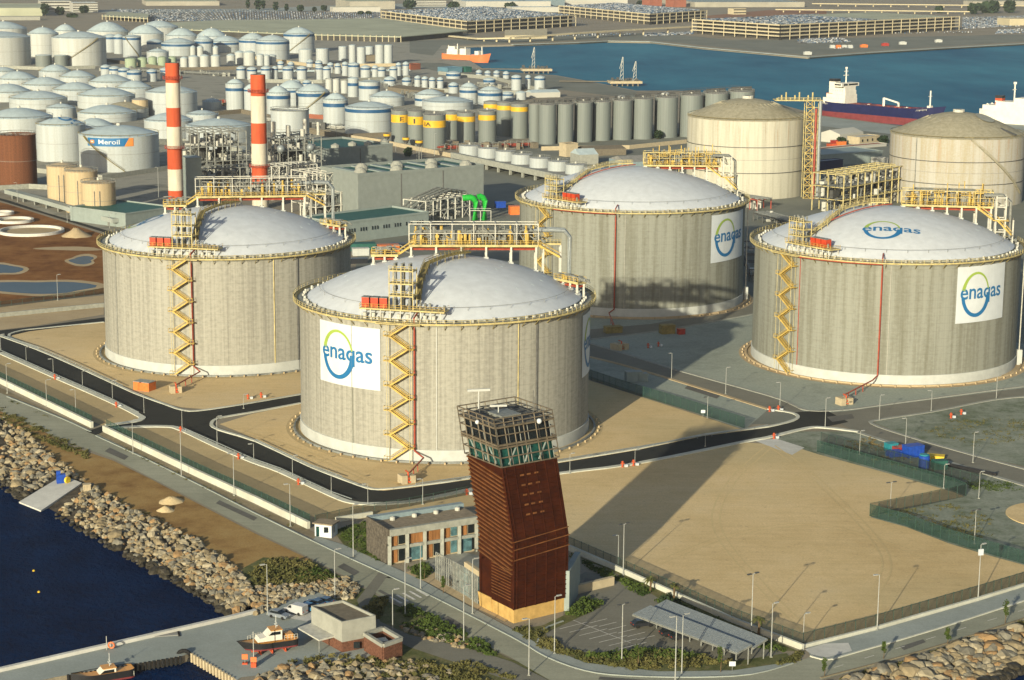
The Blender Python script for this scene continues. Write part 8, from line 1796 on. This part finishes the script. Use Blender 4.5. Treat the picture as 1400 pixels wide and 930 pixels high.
growth('shrubbery', [(1080, 900), (1095, 893), (1090, 905), (1060, 910)], 50, .8, 'leaf_olive', 'scrub at the car park exit corner', .45, 20, seed=9)
growth('lawn_grass', [(458, 724), (505, 713), (520, 745), (540, 770), (530, 775), (480, 750)], 220, .5, 'leaf_green', 'lawn and low plants beside the office wing end wall', .4, 22, seed=10)
growth('shrubbery', [(560, 780), (578, 772), (592, 782), (575, 794)], 50, 1.2, 'leaf_green', 'green bushes under the office wing windows', .45, 26, seed=11)
growth('roadside_weeds', [(0, 556), (60, 588), (120, 617), (118, 628), (60, 604), (0, 574)], 170, .8, 'leaf_olive', 'weedy strip between the lower road and the rocks at the left', .45, 22, seed=12)
growth('roadside_weeds', [(-40, 520), (10, 546), (80, 576), (120, 592), (100, 588), (20, 552)], 60, .5, 'leaf_olive', 'weeds between the low wall and the lower road, left', .35, 14, seed=13)
growth('roadside_weeds', [(146, 600), (271, 660), (350, 697), (425, 732), (350, 700), (200, 632)], 100, .5, 'leaf_olive', 'weeds between the low wall and the lower road, middle', .35, 14, seed=14)
growth('roadside_weeds', [(1150, 930), (1250, 902), (1331, 874), (1400, 850), (1400, 858), (1331, 882), (1250, 910), (1160, 938)], 300, .7, 'leaf_olive', 'weedy verge between the right road and the rocks', .42, 18, seed=15)
growth('roadside_weeds', [(1260, 590), (1300, 575), (1400, 570), (1400, 600), (1340, 612)], 150, .35, 'leaf_olive', 'sparse weeds on the gravel lot behind the road', .4, 10, 1.6, 19)
growth('roadside_weeds', [(1200, 700), (1300, 690), (1370, 715), (1340, 745), (1260, 722)], 150, .4, 'leaf_olive', 'sparse weeds on the gravel by the sand lot fence', .4, 10, 1.6, 20)
growth('roadside_weeds', [(1320, 655), (1380, 660), (1400, 672), (1330, 672)], 90, .5, 'leaf_green', 'green weeds beside the old road right of the skips', .4, 12, 1.4, 21)
growth('roadside_weeds', [(1130, 605), (1190, 598), (1270, 640), (1300, 655), (1200, 632)], 80, .5, 'leaf_dry', 'dry brown weeds behind the green fence', .4, 12, 1.4, 22)
growth('roadside_weeds', [(110, 668), (180, 700), (250, 735), (330, 780), (300, 765), (200, 700)], 60, .6, 'leaf_olive', 'scattered weeds along the top of the rocks', .4, 14, 1., 23)
# roundabout at the right edge
c = G(1442, 706); t = thing('roundabout', 'yellow kerbed roundabout cut by the right edge', 'roundabout', c); Rr = abs(G(1372, 700).x-c.x)
MB().lathe(c, [(Rr, .06), (Rr, .25), (Rr-1, .25), (Rr-6.5, .2)], 64).build('kerb_ring', 'sand', t); MB().lathe(c, [(0, .22), (Rr-6.5, .22)], 48).build('ring_road', 'asphalt_old', t); MB().lathe(c, [(Rr-6.8, .2), (Rr-6.8, .35), (Rr-6.3, .35), (Rr-6.3, .2)], 64).build('inner_kerb', 'steel_dark', t)
# ------------------------------------------------------------------ air: thin haze round everything
hz = bpy.data.materials.new('haze'); hz.use_nodes = True; nt = hz.node_tree; nt.nodes.remove(nt.nodes['Principled BSDF'])
pv = nt.nodes.new('ShaderNodeVolumePrincipled'); pv.inputs['Color'].default_value = (.92, .95, 1., 1); pv.inputs['Density'].default_value = .00004; pv.inputs['Anisotropy'].default_value = .2
nt.links.new(pv.outputs['Volume'], nt.nodes['Material Output'].inputs['Volume'])
M['haze'] = hz; o = stuff(MB().box((0, 2300, -8.2), (6000, 6200, 160)).build('haze', 'haze'))
